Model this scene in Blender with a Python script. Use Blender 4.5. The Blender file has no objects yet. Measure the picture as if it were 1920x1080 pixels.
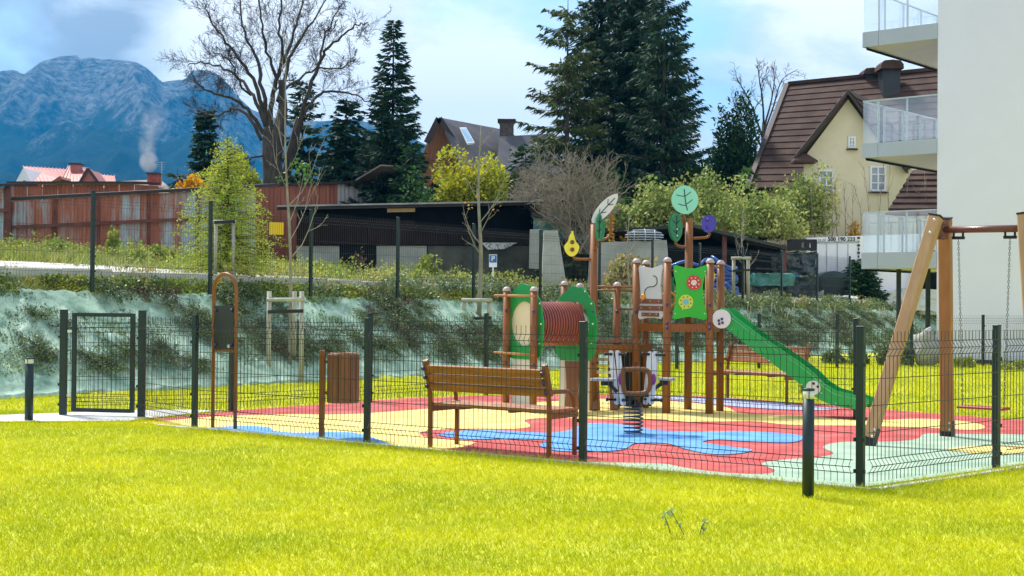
import bpy, math, random
import numpy as np
from mathutils import Vector, Matrix, noise
random.seed(7); RNG = np.random.default_rng(7)
SC = bpy.context.scene; COL = SC.collection
R = math.radians

# ------------------------------------------------------------------ camera
F = 2667.0
HORIZON_Y = 568.0; ROLL = 0.0077
CAMZ = 1.40
_p = math.atan((HORIZON_Y - 540.0) / F)
FW = Vector((0, math.cos(_p), math.sin(_p)))
_u0 = Vector((0, -math.sin(_p), math.cos(_p))); _r0 = Vector((1, 0, 0))
RT = _r0 * math.cos(ROLL) + _u0 * math.sin(ROLL)
UP = _u0 * math.cos(ROLL) - _r0 * math.sin(ROLL)
CP = Vector((0, 0, CAMZ))
cam = bpy.data.cameras.new('camera'); cam_o = bpy.data.objects.new('camera', cam); COL.objects.link(cam_o)
cam.sensor_width = 36.0; cam.lens = 36.0 * F / 1920.0; cam.clip_start = 0.1; cam.clip_end = 12000
m = Matrix((RT, UP, -FW)).transposed().to_4x4(); m.translation = CP
cam_o.matrix_world = m; SC.camera = cam_o

# ------------------------------------------------------------------ world, sun, exposure
SUN_EL, SUN_AZ = 54.0, 322.0        # azimuth measured clockwise from +Y
sv = Vector((math.sin(R(SUN_AZ)) * math.cos(R(SUN_EL)), math.cos(R(SUN_AZ)) * math.cos(R(SUN_EL)), math.sin(R(SUN_EL))))
SKY_STRENGTH = 0.15
W = bpy.data.worlds.new('World'); SC.world = W; W.use_nodes = True
nt = W.node_tree; nt.nodes.clear()
def N(t, kind, **kw):
    n = t.nodes.new(kind)
    for k, v in kw.items():
        if k == 'inp':
            for a, b in v.items(): n.inputs[a].default_value = b
        else: setattr(n, k, v)
    return n
out = N(nt, 'ShaderNodeOutputWorld'); bg = N(nt, 'ShaderNodeBackground', inp={'Strength': SKY_STRENGTH})
sky = N(nt, 'ShaderNodeTexSky', sky_type='NISHITA', sun_disc=False, sun_elevation=R(SUN_EL), sun_rotation=R(SUN_AZ),
        altitude=900, air_density=1.0, dust_density=1.0, ozone_density=1.0)
tc = N(nt, 'ShaderNodeTexCoord')
def sky_dir(px, py):
    return (FW * F + RT * (px - 960) + UP * (540 - py)).normalized()
mp = N(nt, 'ShaderNodeMapping', inp={'Scale': (3.0, 3.0, 7.0)}); nt.links.new(tc.outputs['Generated'], mp.inputs['Vector'])
nz = N(nt, 'ShaderNodeTexNoise', inp={'Scale': 1.7, 'Detail': 7.0, 'Roughness': 0.52, 'Distortion': 0.35}); nt.links.new(mp.outputs[0], nz.inputs['Vector'])
nz2 = N(nt, 'ShaderNodeTexNoise', inp={'Scale': 3.6, 'Detail': 8.0, 'Roughness': 0.62, 'Distortion': 0.3}); nt.links.new(mp.outputs[0], nz2.inputs['Vector'])
def math_n(t, op, a, b=None, clamp=False):
    n = N(t, 'ShaderNodeMath', operation=op); n.use_clamp = clamp
    for i, v in enumerate((a, b)):
        if v is None: continue
        if isinstance(v, (int, float)): n.inputs[i].default_value = v
        else: t.links.new(v, n.inputs[i])
    return n.outputs[0]
def blob(px, py, rad_px):
    c = sky_dir(px, py)
    d = N(nt, 'ShaderNodeVectorMath', operation='DOT_PRODUCT'); nt.links.new(tc.outputs['Generated'], d.inputs[0]); d.inputs[1].default_value = c
    mr = N(nt, 'ShaderNodeMapRange', interpolation_type='SMOOTHSTEP'); nt.links.new(d.outputs['Value'], mr.inputs['Value'])
    mr.inputs['From Min'].default_value = math.cos(rad_px / F); mr.inputs['From Max'].default_value = 1.0
    return mr.outputs[0]
white = None
for (px, py, rr, w) in ((300, 30, 260, .55), (390, 160, 220, .35), (760, 260, 420, .55), (480, 250, 300, .5), (880, 180, 170, .3), (1600, 0, 330, .6), (1420, 260, 240, .22), (1000, 330, 500, .3)):
    v = math_n(nt, 'MULTIPLY', blob(px, py, rr), w)
    white = v if white is None else math_n(nt, 'ADD', white, v)
blue = None
for (px, py, rr, w) in ((960, 60, 260, .30), (1370, 100, 230, .32), (700, 40, 160, .12), (880, 60, 160, .1)):
    v = math_n(nt, 'MULTIPLY', blob(px, py, rr), w)
    blue = v if blue is None else math_n(nt, 'ADD', blue, v)
cov = math_n(nt, 'ADD', nz.outputs['Fac'], math_n(nt, 'MULTIPLY', nz2.outputs['Fac'], .28))
cov = math_n(nt, 'SUBTRACT', cov, math_n(nt, 'MULTIPLY', blue, .75))
cov = math_n(nt, 'ADD', cov, math_n(nt, 'MULTIPLY', white, .45))
mc = N(nt, 'ShaderNodeMapRange', interpolation_type='SMOOTHSTEP'); nt.links.new(cov, mc.inputs['Value'])
mc.inputs['From Min'].default_value = .38; mc.inputs['From Max'].default_value = .76
# cloud brightness: grey-blue shaded cloud to white
brt = math_n(nt, 'ADD', math_n(nt, 'SUBTRACT', math_n(nt, 'MULTIPLY', nz2.outputs['Fac'], 1.7), .42), white)
dark = None
for (px, py, rr, w) in ((150, 30, 300, .42), (262, 110, 170, .42), (60, 100, 200, .14), (860, 20, 220, .30), (1480, 200, 220, .26), (1000, 200, 180, .18), (680, 60, 180, .12)):
    v = math_n(nt, 'MULTIPLY', blob(px, py, rr), w)
    dark = v if dark is None else math_n(nt, 'ADD', dark, v)
brt = math_n(nt, 'SUBTRACT', brt, dark)
cr = N(nt, 'ShaderNodeValToRGB'); nt.links.new(brt, cr.inputs['Fac'])
e = cr.color_ramp.elements
e[0].position = .2; e[0].color = (2.3, 2.6, 3.0, 1); e[1].position = .95; e[1].color = (6.2, 6.3, 6.4, 1)
x = e.new(.5); x.color = (4.0, 4.4, 4.9, 1)
skm = N(nt, 'ShaderNodeMix', data_type='RGBA', blend_type='MULTIPLY'); skm.inputs[0].default_value = 1.0
nt.links.new(sky.outputs[0], skm.inputs[6]); skm.inputs[7].default_value = (.98, 1.06, 1.12, 1)
mx = N(nt, 'ShaderNodeMix', data_type='RGBA'); nt.links.new(mc.outputs[0], mx.inputs[0])
nt.links.new(skm.outputs[2], mx.inputs[6]); nt.links.new(cr.outputs[0], mx.inputs[7])
nt.links.new(mx.outputs[2], bg.inputs['Color']); nt.links.new(bg.outputs[0], out.inputs['Surface'])

sun = bpy.data.lights.new('sun', 'SUN'); sun.energy = 3.9; sun.angle = R(8); sun.color = (1.0, .96, .88)
sun_o = bpy.data.objects.new('sun', sun); COL.objects.link(sun_o)
sun_o.rotation_euler = (-sv).to_track_quat('-Z', 'Y').to_euler(); sun_o.location = (0, 0, 30)
SC.view_settings.view_transform = 'Standard'; SC.view_settings.look = 'None'
SC.view_settings.exposure = 0.84; SC.view_settings.gamma = 1.0; SC.view_settings.use_curve_mapping = False

# ------------------------------------------------------------------ helpers
def ray(px, py): return FW * F + RT * (px - 960) + UP * (540 - py)
def at(px, py, Y):
    d = ray(px, py); return CP + d * (Y / d.y)
def G(px, py, z=0.0):
    d = ray(px, py); return CP + d * ((z - CAMZ) / d.z)
def zat(px, py, Y): return at(px, py, Y).z
def onplane(px, py, p0, n):
    d = ray(px, py); return CP + d * ((p0 - CP).dot(n) / d.dot(n))
def V3(*a): return Vector(a)

_mats = {}
def mat(name, col, rough=.6, var=.25, scale=3.0, bump=0.0, bscale=None, metal=0.0, spec=.5, stretch=None, col2=None, trans=0.0,
        contrast=(.35, .65), detail=5, island=0.0, coat=0.0):
    if name in _mats: return _mats[name]
    M = bpy.data.materials.new(name); M.use_nodes = True; t = M.node_tree; t.nodes.clear()
    o = N(t, 'ShaderNodeOutputMaterial'); b = N(t, 'ShaderNodeBsdfPrincipled')
    b.inputs['Roughness'].default_value = rough; b.inputs['Metallic'].default_value = metal
    b.inputs['Specular IOR Level'].default_value = spec
    if coat: b.inputs['Coat Weight'].default_value = coat
    tc = N(t, 'ShaderNodeTexCoord'); mp = N(t, 'ShaderNodeMapping'); t.links.new(tc.outputs['Object'], mp.inputs['Vector'])
    if stretch: mp.inputs['Scale'].default_value = stretch
    n = N(t, 'ShaderNodeTexNoise', inp={'Scale': scale, 'Detail': float(detail), 'Roughness': .6}); t.links.new(mp.outputs[0], n.inputs['Vector'])
    r = N(t, 'ShaderNodeValToRGB'); t.links.new(n.outputs['Fac'], r.inputs['Fac'])
    c1 = tuple(col); c2 = tuple(col2) if col2 else tuple(min(1, c * (1 + var)) for c in col)
    c0 = tuple(c * (1 - var) for c in col) if not col2 else c1
    r.color_ramp.elements[0].position = contrast[0]; r.color_ramp.elements[0].color = (*c0, 1)
    r.color_ramp.elements[1].position = contrast[1]; r.color_ramp.elements[1].color = (*c2, 1)
    src = r.outputs[0]
    if island:
        g = N(t, 'ShaderNodeNewGeometry'); hs = N(t, 'ShaderNodeHueSaturation')
        mr = N(t, 'ShaderNodeMapRange'); t.links.new(g.outputs['Random Per Island'], mr.inputs['Value'])
        mr.inputs['To Min'].default_value = 1 - island; mr.inputs['To Max'].default_value = 1 + island
        t.links.new(mr.outputs[0], hs.inputs['Value'])
        mh = N(t, 'ShaderNodeMath', operation='MULTIPLY_ADD'); 
        fr = N(t, 'ShaderNodeMath', operation='FRACT'); m7 = N(t, 'ShaderNodeMath', operation='MULTIPLY'); m7.inputs[1].default_value = 17.3
        t.links.new(g.outputs['Random Per Island'], m7.inputs[0]); t.links.new(m7.outputs[0], fr.inputs[0])
        t.links.new(fr.outputs[0], mh.inputs[0]); mh.inputs[1].default_value = .05 * min(1, island * 2); mh.inputs[2].default_value = .5 - .025 * min(1, island * 2)
        t.links.new(mh.outputs[0], hs.inputs['Hue']); t.links.new(src, hs.inputs['Color']); src = hs.outputs[0]
    t.links.new(src, b.inputs['Base Color'])
    if bump:
        n2 = N(t, 'ShaderNodeTexNoise', inp={'Scale': bscale or scale * 4, 'Detail': 4.0}); t.links.new(mp.outputs[0], n2.inputs['Vector'])
        bm_ = N(t, 'ShaderNodeBump', inp={'Strength': bump, 'Distance': .02}); t.links.new(n2.outputs['Fac'], bm_.inputs['Height'])
        t.links.new(bm_.outputs[0], b.inputs['Normal'])
    last = b.outputs[0]
    if trans:
        tr = N(t, 'ShaderNodeBsdfTranslucent'); t.links.new(src, tr.inputs['Color'])
        ms = N(t, 'ShaderNodeMixShader'); ms.inputs[0].default_value = trans
        t.links.new(last, ms.inputs[1]); t.links.new(tr.outputs[0], ms.inputs[2]); last = ms.outputs[0]
    t.links.new(last, o.inputs['Surface'])
    _mats[name] = M; return M

def glass_mat(name, tint=(.75, .87, .92), mix=.35, rough=.03):
    M = bpy.data.materials.new(name); M.use_nodes = True; t = M.node_tree; t.nodes.clear()
    o = N(t, 'ShaderNodeOutputMaterial'); g = N(t, 'ShaderNodeBsdfGlossy', inp={'Roughness': rough}); g.inputs['Color'].default_value = (*[min(1, c * 1.1) for c in tint], 1)
    tr = N(t, 'ShaderNodeBsdfTransparent'); tr.inputs['Color'].default_value = (*tint, 1)
    ms = N(t, 'ShaderNodeMixShader'); ms.inputs[0].default_value = mix
    t.links.new(tr.outputs[0], ms.inputs[1]); t.links.new(g.outputs[0], ms.inputs[2]); t.links.new(ms.outputs[0], o.inputs['Surface'])
    return M

ORG = {}
def tag(o, label=None, cat=None, group=None, kind=None):
    if label: o['label'] = label
    if cat: o['category'] = cat
    if group: o['group'] = group
    if kind: o['kind'] = kind
    return o
def thing(name, label, cat, loc=(0, 0, 0), group=None, rz=0.0):
    o = bpy.data.objects.new(name, None); COL.objects.link(o); o.empty_display_size = .2
    o.location = loc; o.rotation_euler = (0, 0, rz); ORG[o.name] = Vector(loc)
    return tag(o, label, cat, group)
def link(name, me, parent=None, loc=None, rz=0.0, sc=None):
    o = bpy.data.objects.new(name, me); COL.objects.link(o)
    if parent is not None: o.parent = parent
    if loc is not None: o.location = loc
    o.rotation_euler = (0, 0, rz)
    if sc is not None: o.scale = sc if hasattr(sc, '__len__') else (sc, sc, sc)
    return o
def dup(root, loc=None, rz=None, label=None, group=None, sc=None):
    r = root.copy(); COL.objects.link(r)
    if loc is not None: r.location = loc
    if rz is not None: r.rotation_euler = (0, 0, rz)
    if sc is not None: r.scale = sc if hasattr(sc, '__len__') else (sc, sc, sc)
    if label: r['label'] = label
    if group: r['group'] = group
    for ch in list(root.children):
        c = ch.copy(); COL.objects.link(c); c.parent = r
        for g in list(ch.children):
            d = g.copy(); COL.objects.link(d); d.parent = c
    return r

class B:
    """collects polygons given in world coordinates (or local ones when local=True)"""
    def __init__(s): s.v = []; s.f = []; s.sm = []
    def add(s, vs, fs, smooth=False):
        k = len(s.v); s.v.extend([tuple(v) for v in vs]); s.f.extend([tuple(i + k for i in f) for f in fs]); s.sm.extend([smooth] * len(fs)); return s
    def box(s, c, size, M=None, bev=0.0):
        c = Vector(c); hx, hy, hz = [a / 2 for a in size]
        M = M or Matrix.Identity(3)
        if bev <= 0:
            vs = [c + M @ Vector((x * hx, y * hy, z * hz)) for x in (-1, 1) for y in (-1, 1) for z in (-1, 1)]
            return s.add(vs, [(0, 1, 3, 2), (4, 6, 7, 5), (0, 4, 5, 1), (2, 3, 7, 6), (0, 2, 6, 4), (1, 5, 7, 3)])
        b = bev; vs = []; idx = {}
        for x in (-1, 1):
            for y in (-1, 1):
                for z in (-1, 1):
                    for a in range(3):
                        h = [hx - b, hy - b, hz - b]; h[a] += b
                        idx[(x, y, z, a)] = len(vs); vs.append(c + M @ Vector((x * h[0], y * h[1], z * h[2])))
        fs = []
        for a in range(3):
            for sg in (-1, 1):
                o = [q for q in range(3) if q != a]; ring = []
                for (p, q) in ((-1, -1), (1, -1), (1, 1), (-1, 1)):
                    k = [0, 0, 0]; k[a] = sg; k[o[0]] = p; k[o[1]] = q; ring.append(idx[(*k, a)])
                fs.append(ring)
        for a in range(3):
            o = [q for q in range(3) if q != a]
            for p in (-1, 1):
                for q in (-1, 1):
                    r = []
                    for t, ax in ((-1, o[0]), (-1, o[1]), (1, o[1]), (1, o[0])):
                        k = [0, 0, 0]; k[a] = t; k[o[0]] = p; k[o[1]] = q; r.append(idx[(*k, ax)])
                    fs.append(r)
        for x in (-1, 1):
            for y in (-1, 1):
                for z in (-1, 1): fs.append([idx[(x, y, z, 0)], idx[(x, y, z, 1)], idx[(x, y, z, 2)]])
        return s.add(vs, fs)
    def bar(s, p, q, w, h, up=(0, 0, 1), bev=0.0):
        p = Vector(p); q = Vector(q); d = q - p; L = d.length
        y = d.normalized(); x = y.cross(Vector(up));
        if x.length < 1e-4: x = y.cross(Vector((1, 0, 0)))
        x.normalize(); z = x.cross(y)
        return s.box((p + q) / 2, (w, L, h), Matrix((x, y, z)).transposed(), bev)
    def tube(s, pts, r, n=8, caps=True, closed=False):
        pts = [Vector(p) for p in pts]; K = len(pts)
        rs = r if hasattr(r, '__len__') else [r] * K
        vs = []; prev = None
        for i in range(K):
            if closed: t = pts[(i + 1) % K] - pts[i - 1]
            else: t = pts[min(i + 1, K - 1)] - pts[max(i - 1, 0)]
            if t.length < 1e-9: t = Vector((0, 0, 1))
            t.normalize()
            if prev is None:
                a = Vector((0, 0, 1)) if abs(t.z) < .9 else Vector((1, 0, 0)); prev = (a - t * a.dot(t)).normalized()
            else:
                prev = prev - t * prev.dot(t)
                prev = prev.normalized() if prev.length > 1e-6 else t.orthogonal().normalized()
            w = t.cross(prev)
            for k in range(n):
                an = 2 * math.pi * k / n; vs.append(pts[i] + (prev * math.cos(an) + w * math.sin(an)) * rs[i])
        fs = []
        for i in range(K if closed else K - 1):
            j = (i + 1) % K
            for k in range(n):
                k2 = (k + 1) % n; fs.append((i * n + k, i * n + k2, j * n + k2, j * n + k))
        if caps and not closed: s.add(vs, fs, True); k0 = len(s.v) - len(vs); s.f += [tuple(k0 + n - 1 - k for k in range(n)), tuple(k0 + (K - 1) * n + k for k in range(n))]; s.sm += [False, False]; return s
        return s.add(vs, fs, True)
    def lathe(s, o, prof, n=16, axis=(0, 0, 1)):
        ax = Vector(axis).normalized(); a = ax.orthogonal().normalized(); b = ax.cross(a); o = Vector(o); vs = []
        for (r, z) in prof:
            for k in range(n):
                an = 2 * math.pi * k / n; vs.append(o + ax * z + (a * math.cos(an) + b * math.sin(an)) * r)
        fs = [(i * n + k, i * n + (k + 1) % n, (i + 1) * n + (k + 1) % n, (i + 1) * n + k) for i in range(len(prof) - 1) for k in range(n)]
        s.add(vs, fs, True)
        k0 = len(s.v) - len(vs)
        s.f += [tuple(k0 + n - 1 - k for k in range(n)), tuple(k0 + (len(prof) - 1) * n + k for k in range(n))]; s.sm += [False, False]
        return s
    def ball(s, c, r, n=10, m=6, sq=(1, 1, 1)):
        prof = []; c = Vector(c); vs = []
        for i in range(m + 1):
            th = math.pi * i / m
            for k in range(n):
                an = 2 * math.pi * k / n
                vs.append(c + Vector((math.sin(th) * math.cos(an) * r * sq[0], math.sin(th) * math.sin(an) * r * sq[1], -math.cos(th) * r * sq[2])))
        return s.add(vs, [(i * n + k, i * n + (k + 1) % n, (i + 1) * n + (k + 1) % n, (i + 1) * n + k) for i in range(m) for k in range(n)], True)
    def prism(s, pts, off):
        """closed 3D outline pts (planar) extruded by vector off"""
        pts = [Vector(p) for p in pts]; off = Vector(off); n = len(pts)
        return s.add(pts + [p + off for p in pts], [tuple(range(n)), tuple(2 * n - 1 - i for i in range(n))] + [(i, i + n, (i + 1) % n + n, (i + 1) % n) for i in range(n)])
    def ring(s, outer, inner, off):
        """plate with a hole; outer and inner loops with same count"""
        n = len(outer); off = Vector(off); o = [Vector(p) for p in outer]; i_ = [Vector(p) for p in inner]
        vs = o + i_ + [p + off for p in o] + [p + off for p in i_]; fs = []
        for k in range(n):
            j = (k + 1) % n
            fs += [(k, j, n + j, n + k), (2 * n + k, 3 * n + k, 3 * n + j, 2 * n + j), (k, 2 * n + k, 2 * n + j, j), (n + k, n + j, 3 * n + j, 3 * n + k)]
        return s.add(vs, fs)
    def quad(s, a, b, c, d): return s.add([a, b, c, d], [(0, 1, 2, 3)])
    def mesh(s, name, M, org=(0, 0, 0)):
        me = bpy.data.meshes.new(name); o = Vector(org)
        me.from_pydata([(v[0] - o.x, v[1] - o.y, v[2] - o.z) for v in s.v], [], s.f)
        me.polygons.foreach_set('use_smooth', s.sm)
        for m_ in (M if isinstance(M, (list, tuple)) else [M]): me.materials.append(m_)
        me.update()
        import bmesh
        b = bmesh.new(); b.from_mesh(me); bmesh.ops.recalc_face_normals(b, faces=b.faces); b.to_mesh(me); b.free()
        return me
    def obj(s, name, M, parent=None, org=None):
        if parent is not None:
            o0 = ORG.get(parent.name, Vector((0, 0, 0)))
            o = link(name, s.mesh(name, M, o0), parent); ORG[o.name] = o0; return o
        o0 = Vector(org) if org is not None else Vector((0, 0, 0))
        o = link(name, s.mesh(name, M, o0), None, o0); ORG[o.name] = o0
        return o

def npmesh(name, V, quads, M, smooth=False, tris=False):
    me = bpy.data.meshes.new(name); V = np.asarray(V, np.float32); q = np.asarray(quads, np.int32); k = q.shape[1]
    me.vertices.add(len(V)); me.vertices.foreach_set('co', V.ravel())
    me.loops.add(q.size); me.loops.foreach_set('vertex_index', q.ravel())
    me.polygons.add(len(q)); me.polygons.foreach_set('loop_start', np.arange(len(q), dtype=np.int32) * k)
    me.polygons.foreach_set('loop_total', np.full(len(q), k, np.int32))
    if smooth: me.polygons.foreach_set('use_smooth', np.ones(len(q), bool))
    me.materials.append(M); me.update(calc_edges=True); return me
def cards(C, D, Wd, rng=RNG, base=.5):
    """rhombic leaves: base point C, length vector D, half width Wd -> V, quads"""
    C = np.asarray(C, float); D = np.asarray(D, float); n = len(C)
    rnd = rng.normal(size=(n, 3)); s = np.cross(D, rnd); s /= (np.linalg.norm(s, axis=1, keepdims=True) + 1e-9)
    s *= np.asarray(Wd).reshape(-1, 1)
    V = np.stack([C, C + D * base + s, C + D, C + D * base - s], axis=1).reshape(-1, 3)
    return V, np.arange(4 * n, dtype=np.int32).reshape(-1, 4)
def cardmesh(name, C, D, Wd, M, base=.5):
    V, q = cards(C, D, Wd, base=base); return npmesh(name, V, q, M)
def sphere_pts(n, rng=RNG):
    v = rng.normal(size=(n, 3)); return v / np.linalg.norm(v, axis=1, keepdims=True)

# ------------------------------------------------------------------ terrain
FX, FY = -7.16, 19.9
def ds(X, Y): return (X - FX) * -.78 + (Y - FY) * .62, (X - FX) * .62 + (Y - FY) * .78
def inv_ds(d, s): return FX - .78 * d + .62 * s, FY + .62 * d + .78 * s
def sstep(a, b, x): 
    t = np.clip((x - a) / (b - a), 0, 1); return t * t * (3 - 2 * t)
def height(X, Y):
    X = np.asarray(X, float); Y = np.asarray(Y, float)
    d, s = ds(X, Y); zt = 1.73 - .011 * np.clip(s, -5, 34)
    h = np.clip(d / 2.1, 0, 1); h = h * (1 - .25 * (h * (1 - h))) * zt
    up = .1 * np.clip(d - 3.2, 0, 12) * np.clip(1.15 - s / 40, .15, 1)
    return h + up
def GT(px, py, lo=15, hi=120):
    d = ray(px, py)
    for i in range(600):
        Y = lo + (hi - lo) * i / 600; p = CP + d * (Y / d.y)
        if p.z <= float(height(p.x, p.y)): return p
    return CP + d * (hi / d.y)
def on_ground(X, Y, dz=0.0): return Vector((X, Y, float(height(X, Y)) + dz))
def inside(P, poly):
    x, y = P[:, 0], P[:, 1]; c = np.zeros(len(P), bool); n = len(poly)
    for i in range(n):
        x1, y1 = poly[i][0], poly[i][1]; x2, y2 = poly[i - 1][0], poly[i - 1][1]
        if y1 == y2: continue
        k = ((y1 > y) != (y2 > y)) & (x < (x2 - x1) * (y - y1) / (y2 - y1) + x1); c ^= k
    return c
def smooth_loop(pts, k=6):
    """closed Catmull-Rom through 3D points"""
    n = len(pts); o = []
    for i in range(n):
        a, b, c, d = [Vector(pts[(i + j) % n]) for j in (-1, 0, 1, 2)]
        for t in range(k):
            u = t / k
            o.append(.5 * ((2 * b) + (c - a) * u + (2 * a - 5 * b + 4 * c - d) * u * u + (3 * b - a - 3 * c + d) * u ** 3))
    return o
def smooth_path(pts, k=6):
    pts = [Vector(p) for p in pts]; P = [pts[0] * 2 - pts[1]] + pts + [pts[-1] * 2 - pts[-2]]; o = []
    for i in range(1, len(P) - 2):
        a, b, c, d = P[i - 1:i + 3]
        for t in range(k):
            u = t / k
            o.append(.5 * ((2 * b) + (c - a) * u + (2 * a - 5 * b + 4 * c - d) * u * u + (3 * b - a - 3 * c + d) * u ** 3))
    o.append(pts[-1]); return o
# ================================================================== SETTING
m_lawn = mat('grass soil', (.36, .40, .008), .9, .25, 1.3, detail=8, col2=(.52, .50, .010))
m_terr = mat('verge soil', (.13, .15, .04), .95, .3, 1.2, detail=8, col2=(.26, .25, .10))
m_far = mat('distant meadow', (.05, .09, .03), .95, .3, .02)
m_conc = mat('concrete', (.42, .43, .40), .85, .2, 4, bump=.3, detail=8)
m_kerb = mat('kerb concrete', (.52, .52, .47), .85, .15, 6, bump=.2)

def grid_mesh(name, xs, ys, hf, M, keep=None):
    X, Y = np.meshgrid(xs, ys); H = hf(X, Y); V = np.stack([X, Y, H], -1).reshape(-1, 3)
    nx = len(xs); i, j = np.meshgrid(np.arange(nx - 1), np.arange(len(ys) - 1)); a = (j * nx + i).ravel()
    q = np.stack([a, a + 1, a + nx + 1, a + nx], -1)
    if keep is not None:
        c = V[q].mean(1); q = q[keep(c[:, 0], c[:, 1])]
    me = npmesh(name, V, q, M, smooth=True); return me
gx = np.arange(-45, 60.1, .5); gy = np.arange(-12, 125, .5)
tag(link('lawn_ground', grid_mesh('lawn_ground', gx, gy, lambda X, Y: height(X, Y), m_lawn, lambda x, y: ds(x, y)[0] < 0)), kind='structure')
tag(link('terrace_ground', grid_mesh('terrace_ground', gx, gy, lambda X, Y: height(X, Y), m_terr, lambda x, y: ds(x, y)[0] >= 0)), kind='structure')
b = B(); b.quad((-6000, -300, -.45), (6000, -300, -.45), (6000, 7000, -.45), (-6000, 7000, -.45))
tag(b.obj('meadow_ground', m_far), kind='structure')

# mountains: a rocky massif 3.4 km away with forested flanks, built as a height field in polar coordinates
SIL = [(-700, 300), (-400, 240), (-200, 175), (-90, 150), (0, 131), (22, 129), (40, 138), (72, 114), (110, 103), (140, 102), (147, 108), (160, 105), (215, 109), (250, 114), (272, 126), (290, 143),
       (300, 152), (322, 149), (345, 146), (352, 131), (380, 127), (405, 137), (428, 160), (445, 182), (470, 205), (520, 222), (600, 226), (660, 221), (720, 236), (780, 262), (860, 300), (960, 330), (1200, 372), (1500, 392), (1900, 405), (2600, 420)]
sx = np.array([p[0] for p in SIL], float); sy = np.array([p[1] for p in SIL], float)
NA, NR = 420, 190
axs = np.linspace(-700, 2500, NA); rs = np.concatenate([np.linspace(900, 3400, NR - 25), np.linspace(3430, 4300, 25)])
RID = np.interp(axs, sx, sy) ; RID_Z = (568 + .0077 * (axs - 960) - RID) / F * 3400
Vm = np.zeros((NA, NR, 3))
def fbm(x, y, z, o=6): return noise.fractal(Vector((x, y, z)), 1.0, 2.1, o)
for i in range(NA):
    tx = (axs[i] - 960) / F
    hz = RID_Z[i]
    for j in range(NR):
        r = rs[j]; X = tx * r; t = (r - 900) / 2500.0
        if r <= 3400:
            # forest apron rising to the foot of the cliffs, then steep rock
            cl = .60 + .06 * noise.noise(Vector((X / 420, .3, 0)))
            tc_ = .80 + .05 * noise.noise(Vector((X / 260, 4.3, 0)))
            if t < tc_: p = cl * (t / tc_) ** 1.5
            else: p = cl + (1 - cl) * (1 - (1 - (t - tc_) / (1 - tc_)) ** 1.7)
            h = hz * p
            rug = noise.ridged_multi_fractal(Vector((X / 210, r / 520, hz / 4000)), 1.0, 2.1, 5, 1.0, 2.0) - 1.0
            env = min(1, t * 2.2) * (1 - sstep(.90, 1.0, t)) + .05
            h += rug * (46 + 26 * (t > tc_)) * env * (hz / 520)
            h += 7 * fbm(X / 60, r / 60, 1) * env
        else:
            h = hz * (1 - (r - 3400) / 1300)
        if 3340 < r <= 3400: h += 3.0 * fbm(X / 22, r / 90, 7, 4)
        h = min(h, (hz - CAMZ) * r / 3400.0 * (.985 if r < 3330 else 1.0) + CAMZ) if r <= 3400 else h
        Vm[i, j] = (X, r, max(-2, h) if t > 0.002 else -2)
ii, jj = np.meshgrid(np.arange(NA - 1), np.arange(NR - 1), indexing='ij'); a = (ii * NR + jj).ravel()
q = np.stack([a, a + NR, a + NR + 1, a + 1], -1)
M = bpy.data.materials.new('mountain rock and forest'); M.use_nodes = True; t = M.node_tree; bs = t.nodes['Principled BSDF']; bs.inputs['Roughness'].default_value = .95; bs.inputs['Specular IOR Level'].default_value = .1
tco = N(t, 'ShaderNodeTexCoord'); geo = N(t, 'ShaderNodeNewGeometry')
mpp = N(t, 'ShaderNodeMapping', inp={'Scale': (1, .35, 1.0)}); t.links.new(tco.outputs['Object'], mpp.inputs[0])
n1 = N(t, 'ShaderNodeTexNoise', inp={'Scale': .011, 'Detail': 10.0, 'Roughness': .68, 'Distortion': .6}); t.links.new(mpp.outputs[0], n1.inputs['Vector'])
n2 = N(t, 'ShaderNodeTexNoise', inp={'Scale': .05, 'Detail': 9.0, 'Roughness': .78}); t.links.new(tco.outputs['Object'], n2.inputs['Vector'])
sep = N(t, 'ShaderNodeSeparateXYZ'); t.links.new(tco.outputs['Object'], sep.inputs[0]); sepn = N(t, 'ShaderNodeSeparateXYZ'); t.links.new(geo.outputs['Normal'], sepn.inputs[0])
zz = math_n(t, 'DIVIDE', sep.outputs['Z'], 520)
v = math_n(t, 'ADD', zz, math_n(t, 'MULTIPLY', math_n(t, 'SUBTRACT', n1.outputs['Fac'], .5), 1.1))
v = math_n(t, 'SUBTRACT', v, math_n(t, 'MULTIPLY', math_n(t, 'SUBTRACT', sepn.outputs['Z'], .7), .35))
mr = N(t, 'ShaderNodeMapRange', interpolation_type='SMOOTHSTEP'); t.links.new(v, mr.inputs['Value']); mr.inputs['From Min'].default_value = .56; mr.inputs['From Max'].default_value = .80
rk = N(t, 'ShaderNodeValToRGB'); t.links.new(n2.outputs['Fac'], rk.inputs[0]); rk.color_ramp.elements[0].position = .40; rk.color_ramp.elements[0].color = (.035, .04, .05, 1); rk.color_ramp.elements[1].position = .60; rk.color_ramp.elements[1].color = (.40, .38, .38, 1)
fr = N(t, 'ShaderNodeValToRGB'); t.links.new(n2.outputs['Fac'], fr.inputs[0]); fr.color_ramp.elements[0].position = .35; fr.color_ramp.elements[0].color = (.008, .018, .012, 1); fr.color_ramp.elements[1].position = .7; fr.color_ramp.elements[1].color = (.028, .05, .026, 1)
mxx = N(t, 'ShaderNodeMix', data_type='RGBA'); t.links.new(mr.outputs[0], mxx.inputs[0]); t.links.new(fr.outputs[0], mxx.inputs[6]); t.links.new(rk.outputs[0], mxx.inputs[7]); t.links.new(mxx.outputs[2], bs.inputs['Base Color']); bmp = N(t, 'ShaderNodeBump', inp={'Strength': 1.0, 'Distance': 22.0}); t.links.new(n2.outputs['Fac'], bmp.inputs['Height']); t.links.new(bmp.outputs[0], bs.inputs['Normal'])
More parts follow.
